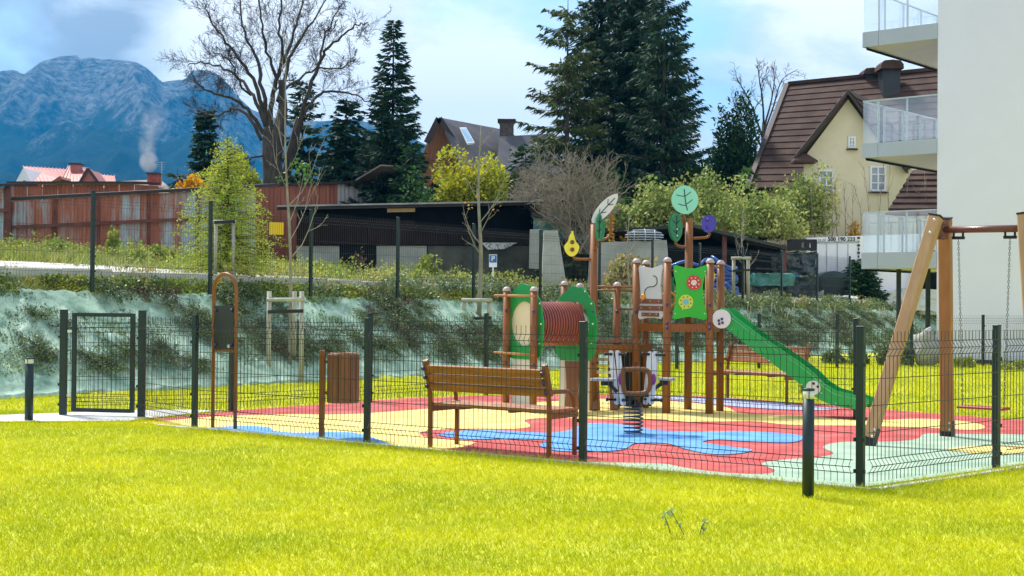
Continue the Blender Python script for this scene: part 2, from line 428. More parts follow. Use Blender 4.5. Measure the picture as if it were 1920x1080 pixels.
tag(link('mountain', npmesh('mountain', Vm.reshape(-1, 3), q, M, smooth=False)), kind='structure')

# haze
b = B(); b.box((300, 2360, 330), (9000, 4900, 664)); hz_ = b.obj('haze', bpy.data.materials.new('haze air'))
Mh = hz_.data.materials[0]; Mh.use_nodes = True; t = Mh.node_tree; t.nodes.clear()
o_ = N(t, 'ShaderNodeOutputMaterial'); pv = N(t, 'ShaderNodeVolumePrincipled'); pv.inputs['Density'].default_value = .00019; pv.inputs['Color'].default_value = (.01, .38, .84, 1); pv.inputs['Anisotropy'].default_value = .0
t.links.new(pv.outputs[0], o_.inputs['Volume']); tag(hz_, kind='stuff')

# geotextile on the bank
m_geo = mat('geotextile', (.10, .22, .15), .5, .2, 2.2, bump=.6, bscale=9, col2=(.42, .58, .44), detail=8, contrast=(.3, .62))
ss = np.arange(-9, 44, .065); dd = np.arange(-.12, 1.95, .065)
Sg, Dg = np.meshgrid(ss, dd); Xg, Yg = inv_ds(Dg, Sg); Hg = height(Xg, Yg)
off = np.zeros_like(Hg)
for i in range(Sg.shape[0]):
    for j in range(Sg.shape[1]):
        s_, d_ = Sg[i, j], Dg[i, j]
        w = noise.noise(Vector((s_ * 1.6 + .5 * d_, d_ * .9, 0))); w2 = 1 - abs(noise.noise(Vector((s_ * 2.6 + d_ * 1.3, d_ * 1.6 - s_ * .3, 3.1)))) * 2
        w3 = 1 - abs(noise.noise(Vector((s_ * 5.5 - d_ * 2.0, d_ * 5.0, 8.1)))) * 2
        off[i, j] = .05 + .03 * w + .045 * max(0, w2) ** 4 + .035 * max(0, w3) ** 4
        if i == 0: off[i, j] = -.02
nrm = .7
Vg = np.stack([Xg + .78 * off * .6, Yg - .62 * off * .6, Hg + off * .75], -1).reshape(-1, 3)
nx = Sg.shape[1]; i_, j_ = np.meshgrid(np.arange(nx - 1), np.arange(Sg.shape[0] - 1)); a = (j_ * nx + i_).ravel()
tag(link('geotextile_sheet', npmesh('geotextile_sheet', Vg, np.stack([a, a + 1, a + nx + 1, a + nx], -1), m_geo, smooth=True)),
    'pale turquoise wrinkled geotextile sheet pinned over the bank behind the playground', 'ground sheet')

# kerb along the top of the bank, laid as single stones
kr = thing('stone_kerb', 'long pale concrete kerb along the top of the turquoise covered bank', 'kerb', (*inv_ds(2.28, -6), 1.7))
kb = B(); kb.box((0, 0, 0), (.985, .08, .26), bev=.012); kme = kb.mesh('kerb_stone', m_kerb)
ang = math.atan2(.78, .62)
for k in range(52):
    x, y = inv_ds(2.28, -6 + k); z = float(height(x, y)) + .075 + .012 * math.sin(k * 2.3)
    link('kerb_stone', kme, kr, (x - kr.location.x, y - kr.location.y, z - 1.7), ang + .012 * math.sin(k * 5.1))
# gravel track on the terrace
m_grav = mat('pale gravel', (.50, .48, .44), .95, .15, 9, bump=.5, detail=9, col2=(.76, .74, .70))
def strip(name, s0, s1, d0, d1, M, dz=.02, n=60, wob=.2):
    vs = []; fs = []
    for i in range(n + 1):
        s_ = s0 + (s1 - s0) * i / n
        for k in range(5):
            d_ = d0 + (d1 - d0) * k / 4 + (wob * noise.noise(Vector((s_ * .5, k * 3.1, 0))) if k in (0, 4) else 0)
            x, y = inv_ds(d_, s_); vs.append((x, y, float(height(x, y)) + dz))
    for i in range(n):
        for k in range(4): fs.append((i * 5 + k, i * 5 + k + 1, i * 5 + k + 6, i * 5 + k + 5))
    b = B(); b.add(vs, fs, True); return b.obj(name, M)
tag(strip('gravel_track', -14, 22, 4.3, 8.2, m_grav), kind='structure')

# ------------------------------------------------------------------ playground floor
FZ = .012
POSTS_FRONT = [(380, 806), (694, 835), (1090, 868), (1613, 920)]
pA, pB = G(380, 806), G(1613, 918)
fdir = (pB - pA).normalized()              # along the front run, towards the right
P0 = pB.copy()                              # the near corner post
front_pts = [P0 - fdir * (2.56 * k) for k in range(4)]   # corner, ... , left
rdir = Vector((-fdir.y, fdir.x, 0)); rdir = (G(1868, 881) - P0); rdir.z = 0; RSTEP = rdir.length; rdir.normalize()
gateR = G(265, 784); gateL = G(118, 780); backL = G(433, 772); backM = G(911, 742); backR = G(1605, 788)
m_red = mat('red rubber', (.42, .045, .042), .85, .12, 2.6, bump=.25, bscale=70, detail=10, col2=(.60, .17, .15), contrast=(.45, .80))
m_yel = mat('yellow rubber', (.70, .53, .12), .85, .1, 2.6, bump=.25, bscale=70, detail=10, col2=(.80, .64, .22))
m_blu = mat('blue rubber', (.06, .23, .58), .85, .12, 2.6, bump=.25, bscale=70, detail=10, col2=(.13, .36, .72))
m_mint = mat('pale green rubber', (.24, .36, .26), .85, .1, 2.6, bump=.25, bscale=70, detail=10, col2=(.38, .50, .36))
m_lil = mat('grey blue rubber', (.30, .34, .52), .85, .1, 2.6, bump=.25, bscale=70, detail=10, col2=(.36, .40, .58))
m_path = mat('pale paving', (.58, .57, .54), .9, .1, 5, bump=.2)
far_r = P0 + rdir * 9.5
surf = [front_pts[3] - fdir * .1, P0 + fdir * .0, far_r, G(1920, 790), G(1757, 777), G(1650, 769), G(1500, 757), G(1335, 744.5), G(1190, 741), G(1100, 741), G(900, 743), G(760, 748), G(640, 757), G(440, 771), G(300, 787), gateR + Vector((.02, -.02, 0))]
surf = [Vector((p.x, p.y, 0)) for p in surf]
SURF = [(p.x, p.y) for p in surf]
def clip(pts, p0, n):
    o = []
    for i in range(len(pts)):
        a, c = pts[i - 1], pts[i]; da, dc = (a - p0).dot(n), (c - p0).dot(n)
        if (da >= 0) != (dc >= 0): o.append(a.lerp(c, da / (da - dc)))
        if dc >= 0: o.append(c)
    return o
def sheet(name, pts, M, z, parent=None, th=0):
    if parent is not None: pts = clip(clip(pts, P0.copy(), V3(-fdir.y, fdir.x, 0)), P0.copy(), V3(-rdir.y, rdir.x, 0))
    b = B(); P = [Vector((p.x, p.y, z)) for p in pts]; 
    if th: b.prism(P, (0, 0, -th))
    else: b.add(P, [tuple(range(len(P)))])
    return b.obj(name, M, parent)
sh = sheet('playground_floor', surf, m_red, FZ, th=.06); tag(sh, kind='structure'); 
def pat(name, px, M, z, k=5): 
    o = sheet(name, smooth_loop([G(a, b_, z) for a, b_ in px], k), M, z, sh); return o
YEL = [(262, 792), (300, 790), (398, 781), (517, 777), (636, 777), (715, 773), (794, 767), (834, 765), (930, 760), (1040, 752), (1150, 747.5), (1259, 752), (1355, 762), (1383, 773), (1430, 777), (1517, 779.5),
       (1599, 788), (1650, 788), (1719, 785), (1800, 789), (1845, 798), (1825, 806), (1719, 801), (1599, 798), (1479, 796), (1407, 790), (1268, 791), (1240, 786), (1096, 785), (1040, 783), (985, 787), (995, 799), (960, 804), (889, 803.5), (814, 806), (786, 813), (814, 822), (878, 826), (889, 831), (857, 839), (794, 842), (735, 838), (600, 831), (450, 812), (380, 806), (300, 797)]
pat('yellow_rubber_area', YEL, m_yel, FZ + .004, 4)
pat('blue_rubber_area', [(372, 806), (406, 801), (462, 798), (505, 801), (513, 807), (557, 811), (636, 809), (675, 813), (715, 826), (737, 836), (690, 840), (596, 832), (517, 825.5), (438, 815), (390, 810)], m_blu, FZ + .008)
pat('blue_rubber_area', [(822, 815), (850, 809), (900, 806), (960, 808), (1020, 811), (1060, 808), (1077, 801), (1100, 794), (1144, 793.5), (1192, 800), (1240, 807), (1335, 809.5), (1383, 808), (1470, 812), (1506, 819), (1485, 829), (1407, 827.5), (1345, 824), (1318, 829), (1370, 837), (1410, 843), (1385, 850), (1335, 851), (1287, 842), (1249, 831), (1192, 831), (1166, 843), (1096, 846.5), (1038, 844), (1012, 834), (1029, 825), (960, 822), (880, 823)], m_blu, FZ + .008)
pat('pale_green_rubber_area', [(990, 864), (1038, 865), (1144, 867), (1240, 869), (1290, 878), (1364, 886.5), (1431, 888.5), (1453, 882), (1428, 869), (1475, 861), (1527, 858), (1563, 850), (1543, 838), (1575, 829), (1671, 827.5), (1719, 823), (1738, 813), (1815, 814), (1960, 816), (2100, 830), (2100, 880), (1868, 884), (1740, 902), (1613, 922), (1400, 904), (1200, 886), (1090, 871)], m_mint, FZ + .004)
pat('yellow_rubber_area', [(1775, 842), (1830, 836), (1930, 835), (2010, 842), (1950, 850), (1840, 850)], m_yel, FZ + .008)
pat('grey_blue_rubber_area', [(1215, 742), (1335, 745), (1431, 751), (1503, 760), (1575, 767), (1479, 768), (1359, 760), (1290, 752), (1236, 748)], m_lil, FZ + .008)
# pale kerb at the front edge and the path through the gate
b = B(); e0 = front_pts[3] - fdir * .6; off = Vector((0, -.07, 0))
b.bar(e0 + off + Vector((0, 0, .0)), P0 + off + fdir * .07, .07, .05); b.bar(P0 + off + fdir * .08 + rdir * .04, far_r + off, .07, .05)
tag(b.obj('edging_kerb', m_path), kind='structure')
path_pts = [G(-500, 789), G(-150, 786), G(110, 776.5), G(270, 771), G(425, 770), G(330, 781), G(262, 788), G(240, 792), G(-150, 794), G(-500, 796)]
tag(sheet('garden_path', path_pts, m_path, .016), kind='structure')
PATHP = [(p.x, p.y) for p in path_pts]

# ------------------------------------------------------------------ grass
def grass(name, pts, hts, w, M, lean=.35, kind='stuff'):
    n = len(pts); rng = RNG
    D = np.stack([rng.normal(0, lean, n), rng.normal(0, lean, n), np.ones(n)], -1) * np.asarray(hts).reshape(-1, 1)
    ang_ = rng.uniform(0, 2 * np.pi, n); S = np.stack([np.cos(ang_), np.sin(ang_), np.zeros(n)], -1) * np.asarray(w).reshape(-1, 1)
    P = np.asarray(pts); bend = np.stack([rng.normal(0, lean, n), rng.normal(0, lean, n), np.zeros(n)], -1) * np.asarray(hts).reshape(-1, 1)
    V = np.stack([P - S, P + S, P + D * .55 + S * .7, P + D + bend, P + D * .55 - S * .7], 1).reshape(-1, 3)
    me = bpy.data.meshes.new(name); k = np.arange(n, dtype=np.int32)[:, None] * 5
    T = np.concatenate([k + np.array([[0, 1, 2, 4]]), ], 1); T3 = k + np.array([[4, 2, 3]])
    loops = np.concatenate([T, T3], 1).ravel().astype(np.int32)
    me.vertices.add(len(V)); me.vertices.foreach_set('co', V.astype(np.float32).ravel())
    me.loops.add(len(loops)); me.loops.foreach_set('vertex_index', loops)
    st = (np.arange(n, dtype=np.int32)[:, None] * 7 + np.array([[0, 4]])).ravel(); tot = np.tile([4, 3], n)
    me.polygons.add(2 * n); me.polygons.foreach_set('loop_start', st.astype(np.int32)); me.polygons.foreach_set('loop_total', tot.astype(np.int32))
    me.materials.append(M); me.update(calc_edges=True)
    return tag(link(name, me), kind=kind)
m_blade = mat('grass blade', (.38, .45, .002), .55, .2, .55, col2=(.66, .64, .003), trans=.4, island=.24, detail=6, spec=.25)
def scatter(n, x0, x1, y0, y1): return np.stack([RNG.uniform(x0, x1, n), RNG.uniform(y0, y1, n)], -1)
def wedge(n, y0, y1, pw=1.0):
    y = y0 + (y1 - y0) * RNG.uniform(0, 1, n) ** pw; x = RNG.uniform(-.40, .40, n) * (y + .5); return np.stack([x, y], -1)
no = lambda P: ~(inside(P, SURF) | inside(P, PATHP))
P = wedge(330000, 6.6, 17.8, .95); P = P[no(P)]; d_ = ds(P[:, 0], P[:, 1])[0]; P = P[d_ < -.05]
patch = np.array([noise.noise(Vector((x * .8, y * .8, 0))) for x, y in P[::1]])
hts = RNG.uniform(.018, .042, len(P)) * (1 + .25 * patch)
grass('lawn_grass', np.column_stack([P, np.zeros(len(P))]), hts, RNG.uniform(.0018, .0035, len(P)), m_blade, .55)
P = wedge(240000, 15.5, 38); P = P[no(P)]; d_ = ds(P[:, 0], P[:, 1])[0]; P = P[d_ < .05]
grass('lawn_grass', np.column_stack([P, np.zeros(len(P))]), RNG.uniform(.03, .06, len(P)), RNG.uniform(.003, .006, len(P)), m_blade, .5)
# taller fringe along the fence and kerbs
fr = []
for k in range(5200):
    t_ = RNG.uniform(0, 1) 
    if k % 2: p = front_pts[3].lerp(P0, t_)
    else: p = P0.lerp(P0 + rdir * 8, t_)
    nn = Vector((.0, -1, 0)); fr.append((p.x + RNG.normal(0, .05), p.y - .12 - abs(RNG.normal(0, .12)), 0))
fr = np.array(fr); grass('lawn_edge_grass', fr, RNG.uniform(.04, .085, len(fr)), RNG.uniform(.002, .004, len(fr)), m_blade, .4)

# ------------------------------------------------------------------ white apartment building
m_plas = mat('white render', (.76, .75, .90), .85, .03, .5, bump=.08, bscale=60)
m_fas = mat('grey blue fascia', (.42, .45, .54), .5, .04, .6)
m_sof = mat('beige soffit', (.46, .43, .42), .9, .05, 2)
m_steel = mat('painted steel', (.50, .55, .58), .4, .05, 3, metal=.3)
m_glass = glass_mat('balcony glass', (.92, .96, .97), .11)
m_dark = mat('dark void', (.006, .007, .009), .8, spec=.1)  # near-black colour stands in for the shade inside doorways and open sheds
CB = at(1757, 400, 35); CB.z = 0; ub = V3(.76, -.65, 0).normalized(); vb = V3(.65, .76, 0).normalized()
bl = thing('apartment_building', 'tall white rendered apartment building at the right edge with glass balconies', 'building', CB)
b = B(); H_ = 15.5
pts = [CB, CB + ub * 14, CB + ub * 14 + vb * 12, CB + vb * 12]
b.prism([p + V3(0, 0, .12) for p in pts], (0, 0, H_)); b.obj('wall', m_plas, bl)
b = B(); b.prism([p + (CB + ub * 7 + vb * 6 - p).normalized() * .03 - V3(0, 0, .2) for p in pts], (0, 0, .33)); b.obj('plinth', mat('dark plinth', (.06, .065, .07), .9), bl)
def zc(y): return CAMZ + ((568 + .0077 * (1617 - 960)) - y) / F * 36.3
L0 = at(1618, 300, 36.3); L0.z = 0
for (yt, yb, yr) in ((60, 88, -22), (269.6, 296, 191), (474, 504, 399.5)):
    zt_, zb_, zr = zc(yt), zc(yb), zc(yr); wv = (CB - L0); wv = wv - ub * .0; Wb = wv.length - .004; u2 = wv.normalized(); LEN = 4.4
    bal = B(); bb = [L0, L0 + u2 * Wb, L0 + u2 * Wb + vb * LEN, L0 + vb * LEN]
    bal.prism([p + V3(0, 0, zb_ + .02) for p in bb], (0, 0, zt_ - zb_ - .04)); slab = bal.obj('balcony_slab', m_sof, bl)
    def zz_(p, z): return Vector((p.x, p.y, z))
    n_out = -vb
    b = B(); b.prism([zz_(L0 + n_out * .03, zb_), zz_(L0 + u2 * .42 + n_out * .03, zb_), zz_(L0 + u2 * .42 + n_out * .03, zt_), zz_(L0 + n_out * .03, zt_)], vb * .028); b.obj('fascia_panel', m_fas, bl)
    b = B(); b.prism([zz_(L0 + u2 * .43 + n_out * .03, zb_), zz_(L0 + u2 * Wb + n_out * .03, zb_), zz_(L0 + u2 * Wb + n_out * .03, zt_), zz_(L0 + u2 * .43 + n_out * .03, zt_)], vb * .028); b.obj('fascia_panel', m_fas, bl)
    b = B(); b.prism([zz_(L0 - u2 * .03, zb_), zz_(L0 + vb * LEN - u2 * .03, zb_), zz_(L0 + vb * LEN - u2 * .03, zt_), zz_(L0 - u2 * .03, zt_)], u2 * .028); b.obj('fascia_panel', m_fas, bl)
    b = B(); b.bar(zz_(L0, zb_ - .03) + vb * .1 + u2 * .04, zz_(L0 + vb * LEN, zb_ - .03) + u2 * .04, .03, .05); b.obj('drip_edge', m_dark, bl)
    # glass
    for (p, qv) in ((L0, L0 + u2 * .42), (L0 + u2 * .44, L0 + u2 * 1.16), (L0 + u2 * 1.18, L0 + u2 * Wb)):
        b = B(); b.prism([zz_(p, zt_ + .03), zz_(qv, zt_ + .03), zz_(qv, zr), zz_(p, zr)], vb * .012); b.obj('glass_pane', m_glass, bl)
    for k in range(4):
        p = L0 + vb * (k * LEN / 4 + .02); qv = L0 + vb * ((k + 1) * LEN / 4 - .02)
        b = B(); b.prism([zz_(p, zt_ + .03), zz_(qv, zt_ + .03), zz_(qv, zr), zz_(p, zr)], u2 * .012); b.obj('glass_pane', m_glass, bl)
    b = B(); b.bar(zz_(L0, zr + .015), zz_(L0 + u2 * Wb, zr + .015), .05, .03); b.bar(zz_(L0 + vb * .03, zr + .012), zz_(L0 + vb * LEN, zr + .012), .05, .03); b.obj('handrail', m_steel, bl)
    for t_ in (.40, 1.17): b = B(); b.bar(zz_(L0 + u2 * t_ + vb * .05, zt_), zz_(L0 + u2 * t_ + vb * .05, zr), .045, .045); b.obj('baluster', m_steel, bl)
    for k in range(1, 5): b = B(); pp = L0 + vb * (k * LEN / 4 - (.05 if k == 4 else 0)) + u2 * .05; b.bar(zz_(pp, zt_), zz_(pp, zr), .045, .045); b.obj('baluster', m_steel, bl)
    b = B(); far0 = L0 + vb * LEN
    b.bar(zz_(far0, zr + .01), zz_(far0 + u2 * Wb, zr + .01), .05, .03); b.obj('handrail', m_steel, bl)
    for k in range(1, 6): b = B(); pp = far0 + u2 * (Wb * k / 6) - vb * .03; b.bar(zz_(pp, zt_), zz_(pp, zr), .03, .03); b.obj('baluster', m_steel, bl)
for (px, Yp) in ((1685, 37.2), (1740, 36.6)):
    p = at(px, 540, Yp); b = B(); b.bar(V3(p.x, p.y, -.2), V3(p.x, p.y, zc(504) + .03), .10, .10); b.obj('support_post', mat('dark steel', (.02, .03, .04), .5), bl)

# ------------------------------------------------------------------ yellow house with brown tiled roof
m_tile = mat('brown roof tile', (.050, .029, .022), .85, .3, 1.5, bump=.6, bscale=12, detail=8, col2=(.088, .052, .040), spec=.2)
m_yw = mat('yellow render', (.62, .54, .36), .9, .06, .8, bump=.1, col2=(.72, .64, .45))
m_wh = mat('white window frame', (.75, .77, .78), .5, .03, 2)
m_pane = mat('window pane', (.08, .11, .15), .08, .5, .8, spec=.9, col2=(.25, .30, .34))
m_bt = mat('dark brown board', (.035, .018, .014), .6, .2, 4)
yh = thing('yellow_house', 'yellow rendered house with steep brown stepped tile roof and pointed gable', 'house', V3(13, 58, 2.5))
def courses(parent, A, Bq, C, D, n, M, step=.09, name='tile_course', lift=None):
    """A-B ridge left/right, D-C eave left/right; n overlapping courses"""
    A, Bq, C, D = map(Vector, (A, Bq, C, D)); nrm = (Bq - A).cross(D - A).normalized()
    if nrm.dot(CP - A) < 0: nrm = -nrm
    for k in range(n):
        t0, t1 = k / n, (k + 1.06) / n
        p, q_, r_, s_ = A.lerp(D, t0), Bq.lerp(C, t0), Bq.lerp(C, t1), A.lerp(D, t1)
        b = B(); segs = 8
        vs = []; 
        for i in range(segs + 1):
            u = i / segs; a0 = p.lerp(q_, u); a1 = s_.lerp(r_, u)
            vs += [a0, a1 + nrm * step, a1 + nrm * (step - .07), ]
        fs = []
        for i in range(segs): fs += [(3 * i, 3 * i + 1, 3 * i + 4, 3 * i + 3), (3 * i + 1, 3 * i + 2, 3 * i + 5, 3 * i + 4)]
        b.add(vs, fs); b.obj(name, M, parent)
RA, RB, RC, RD = at(1478, 159, 63), at(1800, 127, 60.5), at(1800, 352, 54.5), at(1404, 352, 57)
courses(yh, RA, RB, RC, RD, 17, m_tile, .038)
b = B(); b.quad(RA - V3(0, 0, .05), RB - V3(0, 0, .05), RC - V3(0, 0, .1), RD - V3(0, 0, .1)); b.obj('roof_deck', m_bt, yh)
b = B(); b.bar(RA + V3(-.05, 0, 0), RD + V3(-.05, 0, 0), .2, .18); b.obj('verge_board', m_bt, yh)
b = B(); b.bar(RA + V3(0, 0, .05), RB + V3(0, 0, .05), .25, .15); b.obj('ridge', m_tile, yh)
WY = 54.0
wp = [(1507, 470), (1507, 296), (1590, 186), (1668, 292), (1713, 318), (1757, 430), (1757, 480)]
wo = [at(a_, b_, WY) for a_, b_ in wp]; b = B(); b.prism(wo, (2.1, 3.6, 0)); b.obj('wall', m_yw, yh)
b = B(); b.prism([at(1420, 350, 57.5), at(1507, 350, 57.5), at(1507, 480, 57.5), at(1420, 480, 57.5)], (0, 3, 0)); b.obj('wall', m_yw, yh)
# gable roof over the facade: two slopes with depth
ap = at(1590, 176, WY - .5)
for (e1, nm) in ((at(1490, 300, WY - .5), 'l'), (at(1700, 322, WY - .5), 'r')):
    b = B(); dz = V3(0, 0, .16); b.prism([ap, e1, e1 + dz, ap + dz], (0, .14, 0)); b.obj('barge_board', m_bt, yh)
    apb = ap + V3(1.9, 3.5, 0); e1b = e1 + V3(1.9, 3.5, 0)
    courses(yh, ap + V3(0, .1, .2), apb + V3(0, 0, .2), e1b + V3(0, 0, .15), e1 + V3(0, .1, .15), 9, m_tile, .06)
    b = B(); b.prism([ap + V3(0, .12, -.02), e1 + V3(0, .12, -.02), e1 + V3(0, .12, .1), ap + V3(0, .12, .1)], (1.8, 3.3, 0)); b.obj('roof_deck', m_bt, yh)
b = B(); c = at(1508, 296, WY - .35); b.add([c + V3(-.45, -.3, -.12), c + V3(.45, -.3, -.12), c + V3(.45, .5, -.12), c + V3(-.45, .5, -.12), c + V3(-.1, .1, .22), c + V3(.15, .4, .22), c + V3(-.45, -.3, -.2), c + V3(.45, -.3, -.2), c + V3(.45, .5, -.2), c + V3(-.45, .5, -.2)],
    [(0, 1, 4), (1, 2, 5, 4), (2, 3, 5), (3, 0, 4, 5), (6, 7, 8, 9), (0, 1, 7, 6), (1, 2, 8, 7), (2, 3, 9, 8), (3, 0, 6, 9)]); b.obj('eave_return', m_tile, yh)
def window(parent, x0, y0, x1, y1, Yw, fr=.07, sill=True, mull=True, dep=.06, Mf=None, Mp=None, nrm=None):
    a, c = at(x0, y0, Yw), at(x1, y1, Yw); x0, x1, z1, z0 = a.x, c.x, a.z, c.z; y = Yw
    b = B()
    o = [(x0, z0), (x1, z0), (x1, z1), (x0, z1)]; i_ = [(x0 + fr, z0 + fr), (x1 - fr, z0 + fr), (x1 - fr, z1 - fr), (x0 + fr, z1 - fr)]
    b.ring([V3(p[0], y - dep, p[1]) for p in o], [V3(p[0], y - dep, p[1]) for p in i_], (0, dep, 0))
    if mull:
        xm = (x0 + x1) / 2; b.bar((xm, y - dep / 2, z0 + fr), (xm, y - dep / 2, z1 - fr), fr * .8, dep * .9)
        for k in (1, 2): zm = z0 + (z1 - z0) * k / 3; b.bar((x0 + fr, y - dep / 2 - .001, zm), (x1 - fr, y - dep / 2 - .001, zm), fr * .3, dep * .7)
    w = b.obj('window', Mf or m_wh, parent)
    b = B(); b.quad((x0 + fr * .5, y - .012, z0 + fr * .5), (x1 - fr * .5, y - .012, z0 + fr * .5), (x1 - fr * .5, y - .012, z1 - fr * .5), (x0 + fr * .5, y - .012, z1 - fr * .5)); b.obj('pane', Mp or m_pane, w)
    if sill: b = B(); b.box(((x0 + x1) / 2, y - .09, z0 - .05), (x1 - x0 + .12, .16, .05)); b.obj('sill', m_bt, w)
    return w
window(yh, 1590, 256, 1604, 278, WY - .004); window(yh, 1535, 318, 1563, 363, WY - .004); window(yh, 1631, 311, 1661, 359, WY - .004)
courses(yh, at(1713, 318, 52.5), at(1800, 316, 51.5), at(1800, 404, 50), at(1660, 404, 50.5), 8, m_tile, .07)
m_chim = mat('dark chimney cladding', (.018, .022, .03), .5, .2, 3)
b = B(); a_, c_ = at(1656, 128, 60.2), at(1688, 186, 60.2); b.box(((a_.x + c_.x) / 2, 60.6, (a_.z + c_.z) / 2 - .2), (c_.x - a_.x, .8, a_.z - c_.z + .4)); ch = b.obj('chimney', m_chim, yh)
def capr(x0, y0, x1, y1, Y, par):
    a, c = at(x0, y0, Y), at(x1, y1, Y); b = B(); w = c.x - a.x; h = a.z - c.z; cx = (a.x + c.x) / 2
    prof = [(cx - w / 2, c.z), (cx - w / 2 + .02, c.z + h * .5), (cx - w / 2 + w * .15, c.z + h * .9), (cx, a.z), (cx + w / 2 - w * .15, c.z + h * .9), (cx + w / 2 - .02, c.z + h * .5), (cx + w / 2, c.z)]
    b.prism([V3(p[0], Y - .1, p[1]) for p in prof], (0, 1.1, 0)); b.obj('chimney_cap', m_tile, par)
capr(1651, 112, 1694, 129, 60.0, yh); capr(1619, 127, 1653, 139, 61.5, yh)
b = B(); a_, c_ = at(1624, 138, 61.6), at(1650, 150, 61.6); b.box(((a_.x + c_.x) / 2, 62, (a_.z + c_.z) / 2), (c_.x - a_.x, .8, a_.z - c_.z + .3)); b.obj('chimney', m_chim, yh)

# ------------------------------------------------------------------ house in the middle
m_slate = mat('dark grey roofing', (.060, .055, .062), .75, .25, 1.0, bump=.3, bscale=8, detail=8, col2=(.10, .092, .10))
m_boards = mat('brown timber boards', (.16, .055, .022), .7, .3, 3, stretch=(6, 1, .6), col2=(.26, .10, .04))
mh = thing('grey_roof_house', 'timber gabled house with dark grey roof skylight and brick chimney between spruces', 'house', at(880, 330, 80))
def quadp(px, Y): return [at(a, b_, y) for (a, b_), y in zip(px, Y)]
rp = quadp([(823, 220), (960, 246), (1010, 330), (885, 350)], [80, 86, 82, 76])
b = B(); b.prism(rp, (0, 0, -.22)); b.obj('roof', m_slate, mh)
rp2 = quadp([(823, 220), (960, 246), (900, 290), (793, 282)], [80, 86, 90, 84]); b = B(); b.prism(rp2, (0, 0, -.22)); b.obj('roof', m_slate, mh)
rp3 = quadp([(936, 256), (1040, 250), (1060, 350), (930, 330)], [81, 84, 80, 76]); b = B(); b.prism(rp3, (0, 0, -.2)); b.obj('roof', m_slate, mh)
gp = quadp([(823, 229), (857, 275), (880, 330), (880, 420), (790, 420), (790, 300), (803, 268)], [80] * 7); 
b = B(); b.prism(gp, (0, 5, 0)); b.obj('wall', m_boards, mh)
for k in range(9):
    x0 = 806 + k * 6.0; yy = 229 + abs(x0 + 2.5 - 823) * 1.25 + 6; a_ = at(x0, yy, 79.9); c_ = at(x0 + 5.2, 300, 79.9); b = B(); b.box(((a_.x + c_.x) / 2, 79.95, (a_.z + c_.z) / 2), (c_.x - a_.x, .05, a_.z - c_.z)); b.obj('board', m_boards, mh)
for e in ((at(800, 268, 79.3)), (at(862, 282, 79.3))):
    b = B(); b.bar(at(823, 222, 79.3), e, .1, .35); b.obj('barge_board', m_bt, mh)
sk = quadp([(862, 243), (874, 243), (890, 271), (876, 273)], [79.6, 80.2, 79.0, 78.6]); sn = V3(0, -.5, .85)
b = B(); b.prism([p + sn * .14 for p in sk], -sn * .1); s_ = b.obj('skylight', m_wh, mh)
c0 = sum(sk, Vector()) / 4; b = B(); b.prism([c0 + (p - c0) * .82 + sn * .16 for p in sk], -sn * .02); b.obj('pane', mat('skylight pane', (.30, .50, .66), .1, .1, 1, spec=.9), s_)
m_brick = mat('sooty brick', (.10, .075, .07), .9, .4, 6, bump=.4)
a_, c_ = at(937, 229, 82), at(963, 262, 82); b = B(); b.box(((a_.x + c_.x) / 2, 82.3, (a_.z + c_.z) / 2 - .3), (c_.x - a_.x, .9, a_.z - c_.z + .6)); chm = b.obj('chimney', m_brick, mh)
b = B(); b.box(((a_.x + c_.x) / 2, 82.3, a_.z + .1), (c_.x - a_.x + .25, 1.15, .14), bev=.02); b.obj('chimney_cap', m_bt, chm)
b = B(); b.box(((a_.x + c_.x) / 2, 82.3, a_.z + .0), (c_.x - a_.x + .1, 1.0, .1), bev=.02); b.obj('chimney_cap', m_brick, chm)

# ------------------------------------------------------------------ red roofed house far left, with seams
m_redroof = mat('red sheet metal roof', (.36, .085, .065), .5, .25, .8, bump=.1, detail=8, col2=(.48, .15, .12))
m_whw = mat('white wall', (.75, .76, .76), .9, .05, 1)
rh = thing('red_roof_house', 'white house with red sheet metal roof and chimney below the mountain', 'house', at(120, 380, 110))
b = B(); b.prism(quadp([(29, 342), (44, 314), (59, 342), (59, 420), (29, 420)], [108] * 5), (0, 8, 0)); b.obj('wall', m_whw, rh)
window(rh, 42, 337, 50, 343, 107.98, .05, False, False)
def seam_roof(par, a, b_, c, d, n, M):
    b = B(); b.prism([a, b_, c, d], (0, 0, -.15)); b.obj('roof', M, par)
    nn = (b_ - a).cross(d - a).normalized(); nn = nn if nn.dot(CP - a) > 0 else -nn
    for k in range(n + 1):
        u = k / n; b = B(); b.bar(a.lerp(b_, u) + nn * .04, d.lerp(c, u) + nn * .04, .05, .08, nn); b.obj('roof_seam', M, par)
q4 = quadp([(43, 312), (132, 318), (152, 350), (60, 350)], [114, 116, 108, 107]); seam_roof(rh, *q4, 13, m_redroof)
q4 = quadp([(128, 312), (165, 316), (212, 352), (108, 352)], [113, 113, 106, 106]); seam_roof(rh, *q4, 11, m_redroof)
q4 = quadp([(183, 327), (214, 330), (218, 350), (195, 350)], [115, 115, 110, 110]); seam_roof(rh, *q4, 5, m_redroof)
for (px_, Yd) in (([(165, 317), (186, 344), (148, 344)], 105.5), ([(112, 330), (118, 336), (98, 345), (92, 343)], 106)):
    b = B(); b.prism([at(a_, c_, Yd) for a_, c_ in px_], (0, 3, 0)); b.obj('dormer', m_redroof if Yd < 105.8 else m_boards, rh)
for k_, (x0_, x1_) in enumerate(((165, 186), (165, 148))):
    b = B(); b.bar(at(x0_, 316, 105.3), at(x1_, 345, 105.3), .1, .2); b.obj('barge_board', m_bt, rh)
